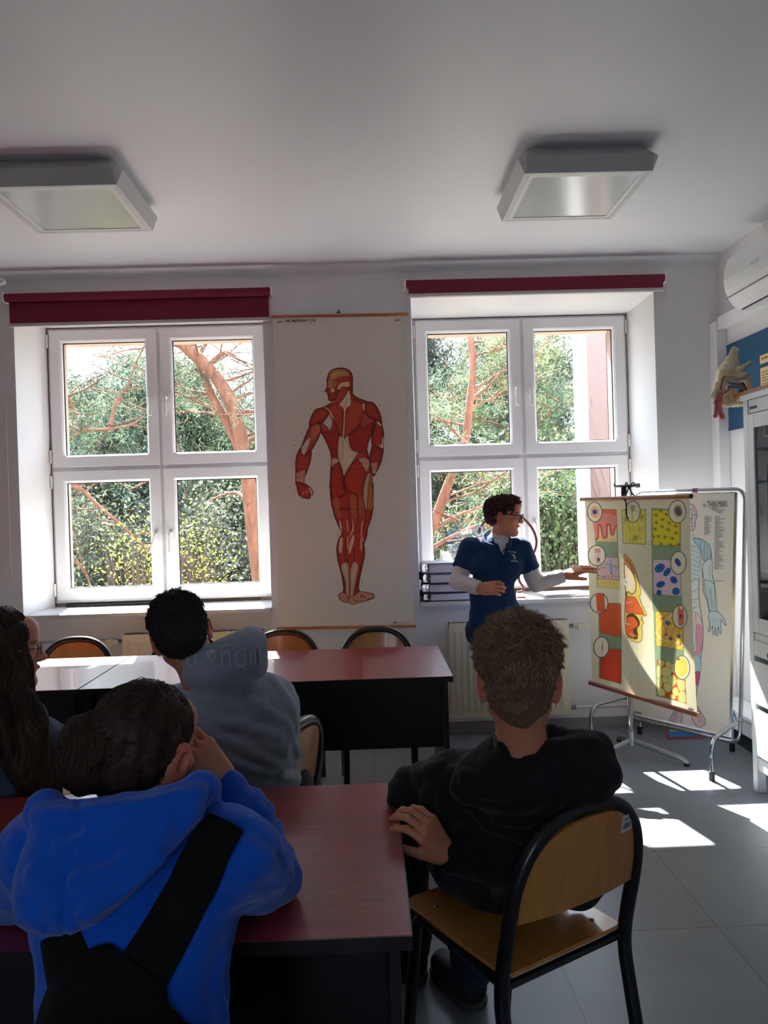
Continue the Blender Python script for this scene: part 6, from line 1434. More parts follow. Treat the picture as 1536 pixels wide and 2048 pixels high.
# raised blackletter embroidery on the hood
LET = [[(368, 1322), (371, 1309), (374, 1305)], [(376, 1305), (376, 1327), (381, 1333), (388, 1328)], [(390, 1304), (391, 1326), (396, 1331)],
       [(412, 1308), (418, 1302), (427, 1303), (431, 1307)], [(412, 1308), (419, 1317), (427, 1322)], [(431, 1307), (431, 1318), (427, 1326)], [(414, 1313), (424, 1306), (428, 1305)],
       [(445, 1331), (444, 1306), (443, 1298), (449, 1292), (461, 1294)], [(447, 1312), (455, 1304), (459, 1308), (461, 1335)],
       [(470, 1305), (473, 1327), (482, 1334), (489, 1328)], [(470, 1303), (478, 1306)], [(476, 1306), (484, 1299), (489, 1303), (490, 1328)],
       [(501, 1298), (503, 1330)], [(503, 1303), (509, 1298), (511, 1330)], [(513, 1296), (518, 1300), (521, 1330)]]
M_emb = cloth('grey_embroidery', C(176, 184, 194), 800)
k = MB()
for st_ in LET:
    P = [hit(gh, x, y, 2.36, .001) for x, y in spline(st_, 4)]; k.tube(P, .0048, 6)
k.out('raised_lettering', M_emb, p3, smooth=True)
tr = Sdf()
for i in (0, 1): tr.cap(J['hip'][i], J['kn'][i], .098, .075, .04); tr.cap(J['kn'][i], J['an'][i]+[0, 0, .03], .072, .06, .03)
tr.cap(J['hip'][0]+[0, 0, .02], J['hip'][1]+[0, 0, .02], .11, .11, .04); organic('trousers', tr, pel-[.35, .25, .5], pel+[.35, .6, .2], .01, cloth('dark_cotton', C(40, 42, 50)), p3); shoes(p3, J, M_shoe, M_sole)
def darkcap():
    s = Sdf().ell((0, -.020, .046), (.083, .103, .088)); s.ell((0, -.056, .0), (.074, .064, .072), k=.03); s.half((0, .06, .02), (0, .75, -.6), .02); return s.fn(wrinkle(26, .0035, 18))
g3, V, Q = hair_shell(p3, H, RH, darkcap, .006, M_hair, None); hr = obj('hair', V, Q, M_hair, p3, True, np.ones((len(V), 3))*s2l((36, 32, 34)))
short_hair('hair_strands', g3, H, RH, hr, 4200, s2l((30, 27, 29)), s2l((62, 54, 54)), 14, .032, .010, .20, .0010)

# ---------------------------------------------------------------- 4. long haired person at the left edge
p4 = thing('person', 'person with long wavy dark hair, glasses and a dark denim jacket at the left edge', 'person', (-1.16, 2.5, 0))
H = W(6, 1302, 2.32); RH = frame((.93, .36, -.02))
pel = np.array([-1.18, 2.50, .60]); nk = W(-20, 1395, 2.34)
J = dict(H=H, RH=RH, neck=nk, chest=W(-30, 1500, 2.36), pelvis=pel, sh=[W(40, 1460, 2.50), W(-110, 1470, 2.25)], el=[W(90, 1475, 2.68), W(5, 1575, 2.25)], wr=[W(150, 1478, 2.86), W(70, 1600, 2.40)],
         hip=[pel+[-.09, .02, -.03], pel+[.09, .02, -.03]], kn=[pel+[-.08, .43, -.03], pel+[.14, .42, -.03]], an=[pel*[1, 1, 0]+[-.08, .40, .075], pel*[1, 1, 0]+[.14, .38, .075]], toe=[pel*[1, 1, 0]+[-.08, .55, .035], pel*[1, 1, 0]+[.14, .53, .035]], hand=[(frame((.6, .8, 0)), .4, .1, (.5, .3)), (frame((.8, .5, 0)), .5, .1, (.5, .3))], nr=.048)
body(p4, J, (204, 140, 114), .005)
dj = Sdf().cap(pel, J['chest'], .15, .155, .05).cap(J['chest'], nk-[0, 0, .06], .14, .09, .05).cap(J['sh'][0], J['sh'][1], .06, .06, .05)
for i in (0, 1): dj.cap(J['sh'][i], J['el'][i], .068, .060, .03); dj.cap(J['el'][i], J['el'][i]+(J['wr'][i]-J['el'][i])*.85, .058, .042, .02)
dj.half((0, 0, .468), (0, 0, -1), .01); dj.P.append(('i', 'fnv', lambda X: np.minimum(2.17-X[:, 1], .7535-X[:, 2]), .003)); dj.fn(folds((J['sh'][1], J['el'][1]), 14, .007, 43)).fn(folds((J['sh'][0], J['el'][0]), 10, .006, 45)).fn(wrinkle(8, .004, 42)); dj.half((0, 0, .475), (0, 0, -1), .01); organic('denim_jacket', dj, (-1.55, 2.0, .42), (-.72, 3.0, 1.12), .007, cloth('dark_denim', C(64, 76, 98), 700, .05), p4)
tr = Sdf()
for i in (0, 1): tr.cap(J['hip'][i], J['kn'][i], .09, .07, .04); tr.cap(J['kn'][i], J['an'][i]+[0, 0, .03], .068, .055, .03)
tr.cap(J['hip'][0]+[0, 0, .02], J['hip'][1]+[0, 0, .02], .11, .11, .04); organic('trousers', tr, pel-[.35, .25, .5], pel+[.35, .6, .2], .01, MATS['dark_cotton'], p4); shoes(p4, J, M_shoe, M_sole)
lh = Sdf().grp(Sdf().ell((0, -.022, .036), (.086, .106, .09)).ell((0, -.06, -.02), (.08, .07, .10), k=.03).ell((0, .118, -.03), (.10, .052, .088), k=.012, op='s').half((0, .09, .02), (0, .92, -.38), .015), RH, H, .6, 0)
for pts, rr_ in (([W(20, 1330, 2.27), W(28, 1400, 2.25), W(50, 1470, 2.25), W(52, 1530, 2.24), W(60, 1575, 2.25)], [.05, .055, .055, .05, .03]), ([W(-20, 1330, 2.25), W(-20, 1420, 2.22), W(-5, 1475, 2.22), W(5, 1500, 2.23)], [.06, .065, .05, .025]),
                 ([W(50, 1370, 2.30), W(66, 1430, 2.29), W(60, 1480, 2.28), W(80, 1540, 2.27), W(92, 1580, 2.27)], [.026, .032, .034, .034, .02]), ([W(60, 1440, 2.31), W(82, 1490, 2.30), W(100, 1545, 2.29), W(112, 1585, 2.29)], [.016, .022, .024, .012])): lh.chain(pts, rr_, .025)
lh.fn(lambda X: .005*np.sin(X[:, 0]*95+X[:, 2]*26+3*vnoise(X*5, 3))+.004*vnoise(X*[18, 18, 7], 5))
V, Q = surf(lh, (-1.35, 2.05, .68), (-.78, 2.55, 1.30), .006)
zc = V[:, 2]; tipf = np.clip((.98-zc)/.26, 0, 1)[:, None]*np.clip((V[:, 0:1]+1.02)/.1, 0, 1); base = s2l((40, 32, 32))*(1-tipf*.7)+s2l((128, 96, 66))*tipf*.7
hr = obj('hair', V, Q, M_hair, p4, True, base*np.clip(1+.3*vnoise(V*[50, 50, 12], 8), .5, 1.5)[:, None])
H4 = H
def long_step(P, i, ph=np.random.RandomState(15)):
    d = np.array([0, 0, -1.0])+.35*np.stack([np.sin(P[:, 2]*30+P[:, 0]*20), np.cos(P[:, 2]*26), 0*P[:, 0]], 1)+ph.normal(size=P.shape)*.10; d /= np.linalg.norm(d, axis=1, keepdims=True); return lh.project(P+d*.022, .002, 1)
sds = np.concatenate([scalp_seeds(lh, H+[0, 0, -.10], 1500, lambda P: (P[:, 0] > -1.25)), scalp_seeds(lh, H+[0, 0, .03], 1500, lambda P: (P[:, 2] > H[2]-.02))]); sds2 = lh.project(np.array([W(50, 1500, 2.25)])+np.random.RandomState(3).normal(size=(1100, 3))*[.06, .05, .11], .001, 4)
strands('hair_strands', np.concatenate([sds, sds2]), long_step, 8, .0010, M_hair, hr, s2l((34, 27, 26)), s2l((96, 72, 54)), 16)
# her glasses
L4 = local(H, RH); M_gl = mat('glasses_metal', C(70, 60, 56), .3, metal=.7); k = MB()
for sx in (-1, 1):
    k.tube([L4(sx*.033+.021*math.cos(a), .104, .004+.016*math.sin(a)) for a in np.linspace(0, 2*PI, 14, endpoint=False)], .0012, 6, closed=True); k.tube([L4(sx*.054, .102, .008), L4(sx*.078, .03, .010), L4(sx*.080, -.02, .004)], .0012, 6)
k.tube([L4(-.012, .106, .006), L4(.012, .106, .006)], .0012, 6); gl = k.out('glasses', M_gl, p4, smooth=True)
k = MB(); k.tube([L4(.0815, .050, .009), L4(.0825, .018, .009)], .0022, 8); k.out('temple_tip', mat('clear_tip', C(210, 210, 214), .2), gl)

# ---------------------------------------------------------------- 5. the standing speaker
yw = 4.68
p5 = thing('person', 'standing person in navy polo over white long sleeves, reaching toward the tissue chart', 'person', tuple(W(990, 1255, yw)*[1, 1, 0]))
H = W(1008, 1032, yw-.01); RH = frame((.94, -.33, -.10))
Wp = lambda x, y, dy=0.0: W(x, y, yw+dy)
pel = Wp(992, 1262, .03)
J = dict(H=H, RH=RH, neck=Wp(998, 1078, .02), chest=Wp(990, 1125, .01), pelvis=pel, sh=[Wp(1041, 1096, .0), Wp(940, 1096, .02)], el=[Wp(1072, 1168, .01), Wp(914, 1163, -.02)], wr=[Wp(1131, 1150, -.02), Wp(960, 1178, -.14)],
         hip=[pel+[.08, .0, -.01], pel+[-.08, .0, -.01]], kn=[pel*[1, 1, 0]+[.155, -.02, .42], pel*[1, 1, 0]+[.045, -.02, .42]], an=[pel*[1, 1, 0]+[.20, .03, .08], pel*[1, 1, 0]+[.09, .03, .08]], toe=[pel*[1, 1, 0]+[.22, -.12, .035], pel*[1, 1, 0]+[.07, -.12, .035]], nr=.048)
hl = nrm(Wp(1170, 1135, -.03)-J['wr'][0]); hr5 = nrm(Wp(990, 1176, -.20)-J['wr'][1])
J['hand'] = [(frame(hl, up=(.1, -.55, 1)), [.30, .34, .40, .5], .10, (.55, .25)), (frame(hr5, up=(-.3, -.9, .35)), [1.0, 1.0, .95, .9], .06, (.35, .35))]
body(p5, J, (210, 138, 108), .0035, brow=(56, 40, 36))
NAVY = cloth('navy_pique', C(30, 56, 98), 900, .1); WSH = cloth('white_jersey', C(222, 214, 216), 900, .05)
wl = Sdf()
wl.cap(J['neck']+[0, 0, .028], J['neck']-[0, 0, .05], .0545, .07, 0).cap(J['neck']-[0, .01, .05], J['chest']-[0, .01, 0], .078, .098, .03).cap(J['sh'][0], J['sh'][1], .05, .05, .04)
for i in (0, 1): wl.cap(J['sh'][i], J['el'][i], .053, .047, .02); wl.cap(J['el'][i], J['el'][i]+(J['wr'][i]-J['el'][i])*.93, .047, .034, .012)
wl.half(J['neck']+[0, 0, .03], (0, .1, 1), .004); wl.fn(folds((J['el'][0], J['wr'][0]), 8, .004, 51)).fn(folds((J['el'][1], J['wr'][1]), 8, .004, 52)).fn(wrinkle(14, .0015, 53))
for i in (0, 1):
    wl.fn((lambda c, ax: (lambda X: np.where(np.linalg.norm(X-c, axis=1) < .09, np.maximum(0, (X-c)@ax)*3, 0)))(J['el'][i]+(J['wr'][i]-J['el'][i])*.93, nrm(J['wr'][i]-J['el'][i])))
organic('long_sleeve_shirt', wl, (.38, 4.35, .80), (1.35, 4.90, 1.46), .004, WSH, p5)
po = Sdf()
wst = Wp(986, 1192, .0); 
po.ell(Wp(990, 1128, .01), (.165, .108, .15), None, .02); po.ell(Wp(962, 1136, -.06), (.075, .06, .07), None, .05); po.ell(Wp(1018, 1134, -.06), (.075, .06, .07), None, .05)
po.cap(J['sh'][1]+[.05, 0, -.005], J['sh'][0]-[.05, 0, .005], .062, .062, .05); po.ell(wst, (.135, .10, .14), None, .05); po.ell(Wp(994, 1238, .01), (.168, .122, .12), None, .06)
po.cap(J['sh'][1], J['sh'][1]+(J['el'][1]-J['sh'][1])*.62, .066, .064, .03); po.cap(J['sh'][0], J['sh'][0]+(J['el'][0]-J['sh'][0])*.60, .066, .063, .03)
po.cap(J['neck']-[0, 0, .02], J['neck']-[0, 0, .06], .062, .09, .03)
for i, f_ in ((1, .62), (0, .60)):
    c = J['sh'][i]+(J['el'][i]-J['sh'][i])*f_; ax = nrm(J['el'][i]-J['sh'][i]); po.fn((lambda c, ax: (lambda X: np.where(np.linalg.norm(X-c, axis=1) < .10, np.maximum(0, (X-c)@ax)*4, 0)))(c, ax))
po.half(Wp(990, 1256, 0), (0.02, 0, -1), .004)
nb_ = J['neck']-[0, 0, .01]; po.cap(nb_+[.002, -.085, .03], nb_+[.008, -.105, -.082], .036, .006, .004, 's'); po.ell(nb_+[0, 0, .04], (.058, .058, .075), None, .004, 's')
po.fn(folds((wst, Wp(990, 1250)), 14, .005, 61)).fn(wrinkle(9, .002, 63))
organic('polo_shirt', po, (.42, 4.45, .70), (1.12, 4.92, 1.42), .004, NAVY, p5)
# polo collar flaps and placket
cl_ = Sdf(); nk = J['neck']
for pts in ([Wp(975, 1062, .06), Wp(966, 1072, -.02), Wp(972, 1084, -.075), Wp(984, 1090, -.105)], [Wp(1014, 1066, .05), Wp(1020, 1076, -.02), Wp(1018, 1088, -.075), Wp(1012, 1096, -.105)], [Wp(975, 1062, .06), Wp(995, 1060, .085), Wp(1014, 1066, .05)]):
    P = spline(pts, 5); cl_.chain(P, [.005]*len(P), .004); cl_.chain([p-np.array([0, .003, .016]) for p in P], [.006]*len(P), .014)
organic('collar', cl_, Wp(950, 1110, -.2), Wp(1045, 1045, .2), .004, NAVY, p5)
pk = [hit(po, 1008, 1101, yw, .002), hit(po, 1003, 1106, yw, .002)]
k = MB(); k.tube([hit(po, 1011, 1097, yw, .0015), hit(po, 1004, 1104, yw, .0015), hit(po, 1003, 1108, yw, .0015)], .003, 6); k.out('placket', NAVY, p5, smooth=True)
k = MB(); M_thr = mat('white_thread', C(206, 212, 222), .8)
rr = random.Random(8)
def stitch(px0, px1, py, slope, hgt, step=1.35):
    x = px0
    while x < px1:
        a = hit(po, x, py+slope*(x-px0)-hgt*.5, yw, .0015); b = hit(po, x+rr.uniform(-.2, .5), py+slope*(x-px0)+hgt*.5, yw, .0015); k.tube([a, b], .0016, 4)
        if rr.random() < .5: c = hit(po, x+step*.8, py+slope*(x-px0)+rr.uniform(-.4, .4)*hgt, yw, .0015); k.tube([b, c], .0013, 4)
        x += step
stitch(1017, 1033, 1103, .12, 2.0); stitch(1022, 1036, 1121.5, .10, 2.6)
for pts in ([(1023, 1110), (1027, 1109), (1030, 1113), (1031, 1119)], [(1025, 1110), (1028, 1113), (1028, 1119)], [(1030, 1111), (1028, 1116)]): k.tube([hit(po, x, y, yw, .0015) for x, y in pts], .0024, 5)
k.out('embroidered_emblem', M_thr, p5)
tr = Sdf()
for i in (0, 1): tr.cap(J['hip'][i], J['kn'][i], .092, .066, .04); tr.cap(J['kn'][i], J['an'][i], .064, .056, .03)
tr.cap(J['hip'][0]+[0, 0, .02], J['hip'][1]+[0, 0, .02], .10, .10, .04).fn(wrinkle(9, .003, 71)); organic('trousers', tr, (.5, 4.5, .03), (1.1, 4.95, .95), .009, cloth('navy_trousers', C(34, 48, 76), 600, .05), p5); shoes(p5, J, M_shoe, M_sole)
def shortcap():
    s = Sdf().ell((0, -.020, .042), (.081, .103, .082)); s.ell((0, -.056, .0), (.073, .062, .066), k=.03); s.ell((0, .04, .088), (.055, .055, .036), k=.03); s.ell((0, .105, -.02), (.085, .045, .075), k=.015, op='s'); [s.ell((sx*.09, .02, -.03), (.034, .05, .045), k=.012, op='s') for sx in (-1, 1)]; s.half((.0, .02, -.05), (0, .75, -.66), .015); return s.fn(wrinkle(30, .004, 88))
g5, V, Q = hair_shell(p5, H, RH, shortcap, .005, M_hair, None); hr = obj('hair', V, Q, M_hair, p5, True, np.ones((len(V), 3))*s2l((58, 36, 38)))
short_hair('hair_strands', g5, H, RH, hr, 2400, s2l((54, 34, 36)), s2l((126, 70, 68)), 24, .032, .014, .22, .0013, fwd=.7, front=.07)
L5 = local(H, RH); k = MB(); M_fr = mat('black_glasses', C(22, 20, 22), .3)
for sx in (-1, 1):
    k.tube([L5(sx*.033+.024*math.copysign(abs(math.cos(a))**.7, math.cos(a)), .108, .000+.018*math.copysign(abs(math.sin(a))**.7, math.sin(a))) for a in np.linspace(0, 2*PI, 16, endpoint=False)], .0024, 6, closed=True); k.tube([L5(sx*.057, .106, .012), L5(sx*.081, .03, .014), L5(sx*.083, -.015, .008)], .0028, 6)
k.tube([L5(-.011, .110, .006), L5(.011, .110, .006)], .0024, 6); k.out('glasses', M_fr, p5, smooth=True)

# ================================================================== things on the sill and the wall
# ring binders lying in a stack
M_page = mat('paper_edges', C(232, 230, 236), .8, noise=(60, .12, (1, 1, 12)))
def binder(x0, y0, z, w, d, h, rz, label, cols, open_=.0):
    root = thing('ring_binder', label, 'ring binder', (x0+w/2, y0+d/2, z), rz, 'ring binders on the sill')
    L = lambda m, n, mt, **kw: m.out(n, mt, root, local=True, **kw)
    mt = mat(cols[0], cols[1], .5); t = .0032
    s = MB(); pr = [(-w/2+.012, 0), (w/2, 0), (w/2, t), (-w/2+.012, t), (-w/2+t, .014), (-w/2+t, h-.014), (-w/2+.012, h-t), (w/2, h-t), (w/2, h), (-w/2+.010, h), (-w/2, h-.012), (-w/2, .012)]
    V = [(p[0], -d/2, p[1]) for p in pr]; s.prism(V, np.zeros(3), np.array([0, d, 0])); L(s, 'cover', mt)
    n = max(3, int(h/.011)); g = MB(); rr = random.Random(int(z*1000))
    for i in range(n):
        za = t+.003+(h-2*t-.006)*i/n; zb = za+(h-2*t-.006)/n-.0022; g.box((-w/2+.05+rr.uniform(0, .008), -d/2+.008+rr.uniform(0, .006), za), (w/2-.012+rr.uniform(-.012, .006), d/2-.01, zb))
    L(g, 'pages', M_page)
    r_ = MB()
    for yy in (-.04, .04): r_.tube([(-w/2+.055+.024*math.cos(a), yy-d*.15, h/2+(h/2-.012)*math.sin(a)) for a in np.linspace(0, 2*PI, 14, endpoint=False)], .002, 6, closed=True)
    r_.box((-w/2+.010, -.07-d*.15, .006), (-w/2+.05, .07-d*.15, .010)); L(r_, 'ring_mechanism', M_chrome)
    lab = MB(); lab.box((-w/2-.0006, -.035, h*.22), (-w/2+.0004, .035, h*.8)); L(lab, 'spine_label', mat('label_white', C(226, 224, 220), .6))
    return root
zs = .886; zb_ = zs
defs = [(.345, .055, 'black_cardboard', C(34, 34, 40), 'black ring binder at the bottom of the stack on the right sill', .02), (.335, .060, 'dark_blue_cardboard', C(44, 44, 70), 'dark blue ring binder second from the bottom on the right sill', -.05),
        (.330, .066, 'black_marbled', C(50, 50, 58), 'black ring binder second from the top with a white spine label on the right sill', .03), (.325, .068, 'grey_cardboard', C(128, 130, 138), 'grey ring binder on top of the stack on the right sill', -.02)]
for (w, h, nm, c, lab, rz) in defs:
    binder(.345, YB-.005, zb_, w, .27, h, rz, lab, (nm, c)); zb_ += h+.001
# loose magazines at the right end of the sill
for i, (dx, rz, col, lab) in enumerate(((0, .05, C(214, 206, 214), 'pale magazine at the bottom of the pile on the sill beside the tissue chart'), (.02, -.06, C(196, 180, 196), 'mauve covered magazine in the middle of the pile on the sill'), (.0, .10, C(232, 230, 234), 'white magazine on top of the pile on the sill beside the tissue chart'))):
    a = W(1125, 1195, YB+.1); m_ = MB(); m_.box((-.15, -.105, 0), (.15, .105, .006)); o = m_.out('magazine', mat('cover_%d' % i, col, .35), bevel=.001); o.location = (a[0]+dx, YB+.105, .886+i*.0072); o.rotation_euler = (0, 0, rz); tag(o, lab, 'magazine', 'magazines on the right sill')
    k = MB(); k.box((-.149, -.1056, .0012), (.149, -.098, .0048)); k.out('page_edges', M_page, o, local=True)
# brown rubber hose loop with a white disc end standing behind the speaker
hz = thing('rubber_hose', 'reddish brown rubber hose loop with a white disc end behind the standing person', 'hose', tuple(W(1010, 1190, YB+.06)*[1, 1, 0]+[0, 0, .886]))
yh = YB+.02; k = MB(); Wh = lambda x, y: W(x, y, yh)
k.tube(spline([Wh(958, 1066), Wh(964, 1050), Wh(985, 1032), Wh(1015, 1024), Wh(1045, 1036), Wh(1066, 1060), Wh(1073, 1085), Wh(1066, 1108), Wh(1050, 1124), Wh(1040, 1140), Wh(1038, 1160), Wh(1047, 1176), Wh(1044, 1183), Wh(1034, 1184)], 7), .0085, 10); k.out('hose', mat('brown_rubber', C(112, 52, 48), .45), hz, smooth=True)
c = Wh(957, 1060); k = MB(); k.tor = None
k.tube([c+np.array([.022*math.cos(a), 0, .030*math.sin(a)]) for a in np.linspace(0, 2*PI, 18, endpoint=False)], .009, 8, closed=True); k.out('disc_end', M_pvc, hz, smooth=True)
k = MB(); c2 = Wh(1043, 1180); k.tube([(c2[0]-.03, c2[1]+.02, .888), (c2[0]+.03, c2[1]+.02, .888)], .010, 8); k.out('weight', mat('brown_rubber', C(112, 52, 48)), hz)
# clear crumpled bag on the sill
bgs = Sdf().ell(W(917, 1125, YB+.345), (.105, .055, .135)).half((0, 0, .889), (0, 0, -1), .01).fn(wrinkle(14, .012, 91)).fn(wrinkle(34, .005, 92))
bg_ = thing('plastic_bag', 'clear crumpled plastic bag on the sill behind the binders and the standing person', 'bag', tuple(W(917, 1180, YB+.345)*[1, 1, 0]+[0, 0, .887]))
organic('film', bgs, W(917, 1125, YB+.345)-[.2, .15, .25], W(917, 1125, YB+.345)+[.2, .15, .25], .008, glass_mat('clear_film', (.93, .94, .97, 1), rough=.12), bg_)
a = W(896, 1120, YB+.345); k = MB(); k.prism([(a[0]-.035, a[1], a[2]+.06), (a[0]+.022, a[1], a[2]+.045), (a[0]+.030, a[1]+.005, a[2]-.045), (a[0]-.03, a[1], a[2]-.04)], np.zeros(3), np.array([0, .01, 0])); k.out('paper_inside', M_white, bg_, bevel=.002)

# hip bone model with muscles hanging in front of the notice board, resting on the wooden board
ym_ = y1_cab+.135; HB = lambda x, y, dy=0.0: W(x, y, ym_+dy)
hp = thing('hip_bone_model', 'cream hip bone model with red muscle and vessel pieces beside the blue notice board', 'anatomical model', tuple(HB(1465, 805)))
U2 = lambda x, y, dy=0.0: HB(1410+x/12.05, 690+y/12.05, dy)
bn = Sdf()
bn.cap(U2(715, 130), U2(680, 260), .020, .016, .01, fl=((0, 1, 0), 1.6)); bn.cap(U2(680, 260), U2(650, 430), .017, .030, .02, fl=((0, 1, 0), 1.5)); bn.cap(U2(650, 430), U2(560, 680), .032, .052, .03, fl=((0, 1, 0), 1.4)); bn.ell(U2(600, 620), (.050, .028, .048), None, .03)
bn.cap(U2(540, 700), U2(340, 1000), .040, .024, .03); bn.cap(U2(340, 1000), U2(230, 1220), .024, .020, .02); bn.cap(U2(230, 1220), U2(155, 1270), .014, .005, .01)
bn.cap(U2(720, 680, -.03), U2(1085, 420, -.05), .017, .009, .015, fl=((0, 1, 0), 1.5)); bn.ell(U2(800, 780, -.02), (.055, .03, .026), roty(-.25), .02); bn.cap(U2(850, 740), U2(980, 800), .022, .022, .015); bn.cap(U2(980, 800), U2(1050, 1000), .018, .014, .015); bn.cap(U2(1050, 1000), U2(1000, 1130), .014, .010, .01)
bn.tor(U2(530, 1290), .030, .010, rotx(PI/2)@roty(0.0), .01, sc=(1.05, 1.2)); bn.cap(U2(420, 1180), U2(620, 1080), .010, .012, .01); bn.ell(U2(760, 1420), (.046, .022, .017), None, .015); bn.cap(U2(690, 1080, .02), U2(720, 1300, .02), .016, .014, .01); bn.ell(U2(520, 1290, .02), (.030, .006, .040), None, .01)
bn.fn(wrinkle(30, .0014, 95)); organic('bone', bn, U2(100, 1650, -.15), U2(1200, 50, .15), .0035, mat('cream_bone', C(232, 222, 184), .5, noise=(30, .08, (1, 1, 1))), hp)
def tubes(name, runs, m):
    k = MB()
    for pts, r in runs: k.tube(spline(pts, 5), r, 8)
    return k.out(name, m, hp, smooth=True)
tubes('red_artery', [([U2(490, 740, -.045), U2(425, 830, -.045), U2(395, 950, -.04), U2(375, 1080, -.035)], .0042)], mat('artery_red', C(172, 60, 36), .4))
tubes('grey_disc', [([U2(560, 900, -.05), U2(650, 930, -.055), U2(750, 930, -.055), U2(850, 970, -.055), U2(960, 1090, -.05)], .0085)], mat('disc_grey', C(130, 150, 150), .4))
tubes('pink_rim', [([U2(580, 985, -.045), U2(640, 1020, -.05), U2(730, 1030, -.05), U2(830, 1000, -.05), U2(900, 1040, -.05)], .005), ([U2(400, 1190, -.04), U2(500, 1130, -.04), U2(600, 1050, -.04)], .006)], mat('rim_pink', C(190, 120, 100), .5))
tubes('red_muscle_stub', [([U2(890, 900, -.05), U2(930, 960, -.05), U2(985, 1080, -.05), U2(960, 1130, -.05)], .008), ([U2(880, 1070, -.04), U2(860, 1180, -.04), U2(855, 1280, -.04)], .0085)], mat('muscle_maroon', C(132, 62, 60), .5))
ms = Sdf().cap(U2(370, 1210, -.02), U2(310, 1380, -.02), .015, .020, .01).cap(U2(310, 1380, -.02), U2(280, 1480, -.02), .018, .012, .01).cap(U2(290, 1480, -.02), U2(250, 1700, -.02), .012, .013, .01).cap(U2(330, 1500, -.02), U2(420, 1740, -.02), .014, .015, .01).fn(wrinkle(30, .002, 97))
organic('pink_muscle', ms, U2(150, 1850, -.1), U2(500, 1150, .1), .0035, mat('muscle_pink', C(200, 104, 110), .45), hp)
k = MB(); q = U2(720, 1400, .0); k.tube([q, [XC+.05, y1_cab+.06, 2.005+.056]], .008, 8); k.out('resting_peg', MATS['cream_bone'], hp)
# ================================================================== outside
GZ = -2.6
g = MB().box((-120, YO+.02, GZ-.3), (120, 240, GZ)); struct(g.out('ground', mat('forest_floor', C(112, 106, 86), 0.95, noise=(.6, .45, (1, 1, 1)))))
M_bark = mat('pine_bark', C(116, 74, 54), 0.9, noise=(5, .35, (3, 3, .8)), bump=(9, .8, (2, 2, .6)))
M_bark2 = mat('grey_bark', C(78, 64, 56), 0.9, noise=(4, .3, (3, 3, .6)))
M_leaf = mat('needles', attr='col', rough=0.6, trans=0.45, spec=0.2)
nr = np.random.RandomState(11)
def needles(cent, n, length, width, up=0.35, spread=1.0, base=(88, 108, 66), var=.28, flat=1.0):
    """clumps of thin needles around points"""
    m = len(cent); d = nr.normal(size=(m, n, 3)); d[..., 2] = d[..., 2]*flat+up; d /= np.linalg.norm(d, axis=2, keepdims=True)
    ln = length*(0.6+0.6*nr.rand(m, n, 1)); root = np.array(cent)[:, None, :]+nr.normal(size=(m, n, 3))*length*0.45*spread
    sd_ = np.cross(d, nr.normal(size=(m, n, 3))); sd_ /= np.linalg.norm(sd_, axis=2, keepdims=True)+1e-9
    a = root-sd_*width; b = root+sd_*width; c = root+d*ln
    V = np.stack([a, b, c], 2).reshape(-1, 3); F = np.arange(len(V)).reshape(-1, 3)
    k = (1+var*nr.normal(size=(m, 1, 1)))*(1+.15*nr.normal(size=(m, n, 1))); hue = nr.normal(size=(m, 1, 1))*.06
    col = s2l(np.clip(np.array(base)*np.clip(k, .35, 1.8)*np.concatenate([1+hue, np.ones_like(hue), 1-hue], 2), 0, 255))
    return V, F, np.repeat(col.reshape(-1, 3), 3, axis=0)
def leaves(cent, n, size, base, var=.2, spread=.2):
    m = len(cent); p = (np.array(cent)[:, None, :]+nr.normal(size=(m, n, 3))*spread).reshape(-1, 3); N = len(p)
    u = nr.normal(size=(N, 3)); u /= np.linalg.norm(u, axis=1, keepdims=True); w = np.cross(u, nr.normal(size=(N, 3))); w /= np.linalg.norm(w, axis=1, keepdims=True)
    s_ = size*(.6+.7*nr.rand(N, 1)); V = np.stack([p-u*s_, p+w*s_*.55, p+u*s_, p-w*s_*.55], 1).reshape(-1, 3); F = np.arange(len(V)).reshape(-1, 4)
    k = np.clip(1+var*nr.normal(size=(N, 1)), .4, 1.7); return V, F, np.repeat(s2l(np.clip(np.array(base)*k, 0, 255)), 4, axis=0)
def branch_pts(p, d, ln, droop, n=6, wig=.12):
    q = np.array(p, float); d = nrm(d); out = [q]
    for i in range(n):
        d = nrm(d+nr.normal(size=3)*wig+np.array([0, 0, droop])); q = q+d*ln/n; out.append(q)
    return out
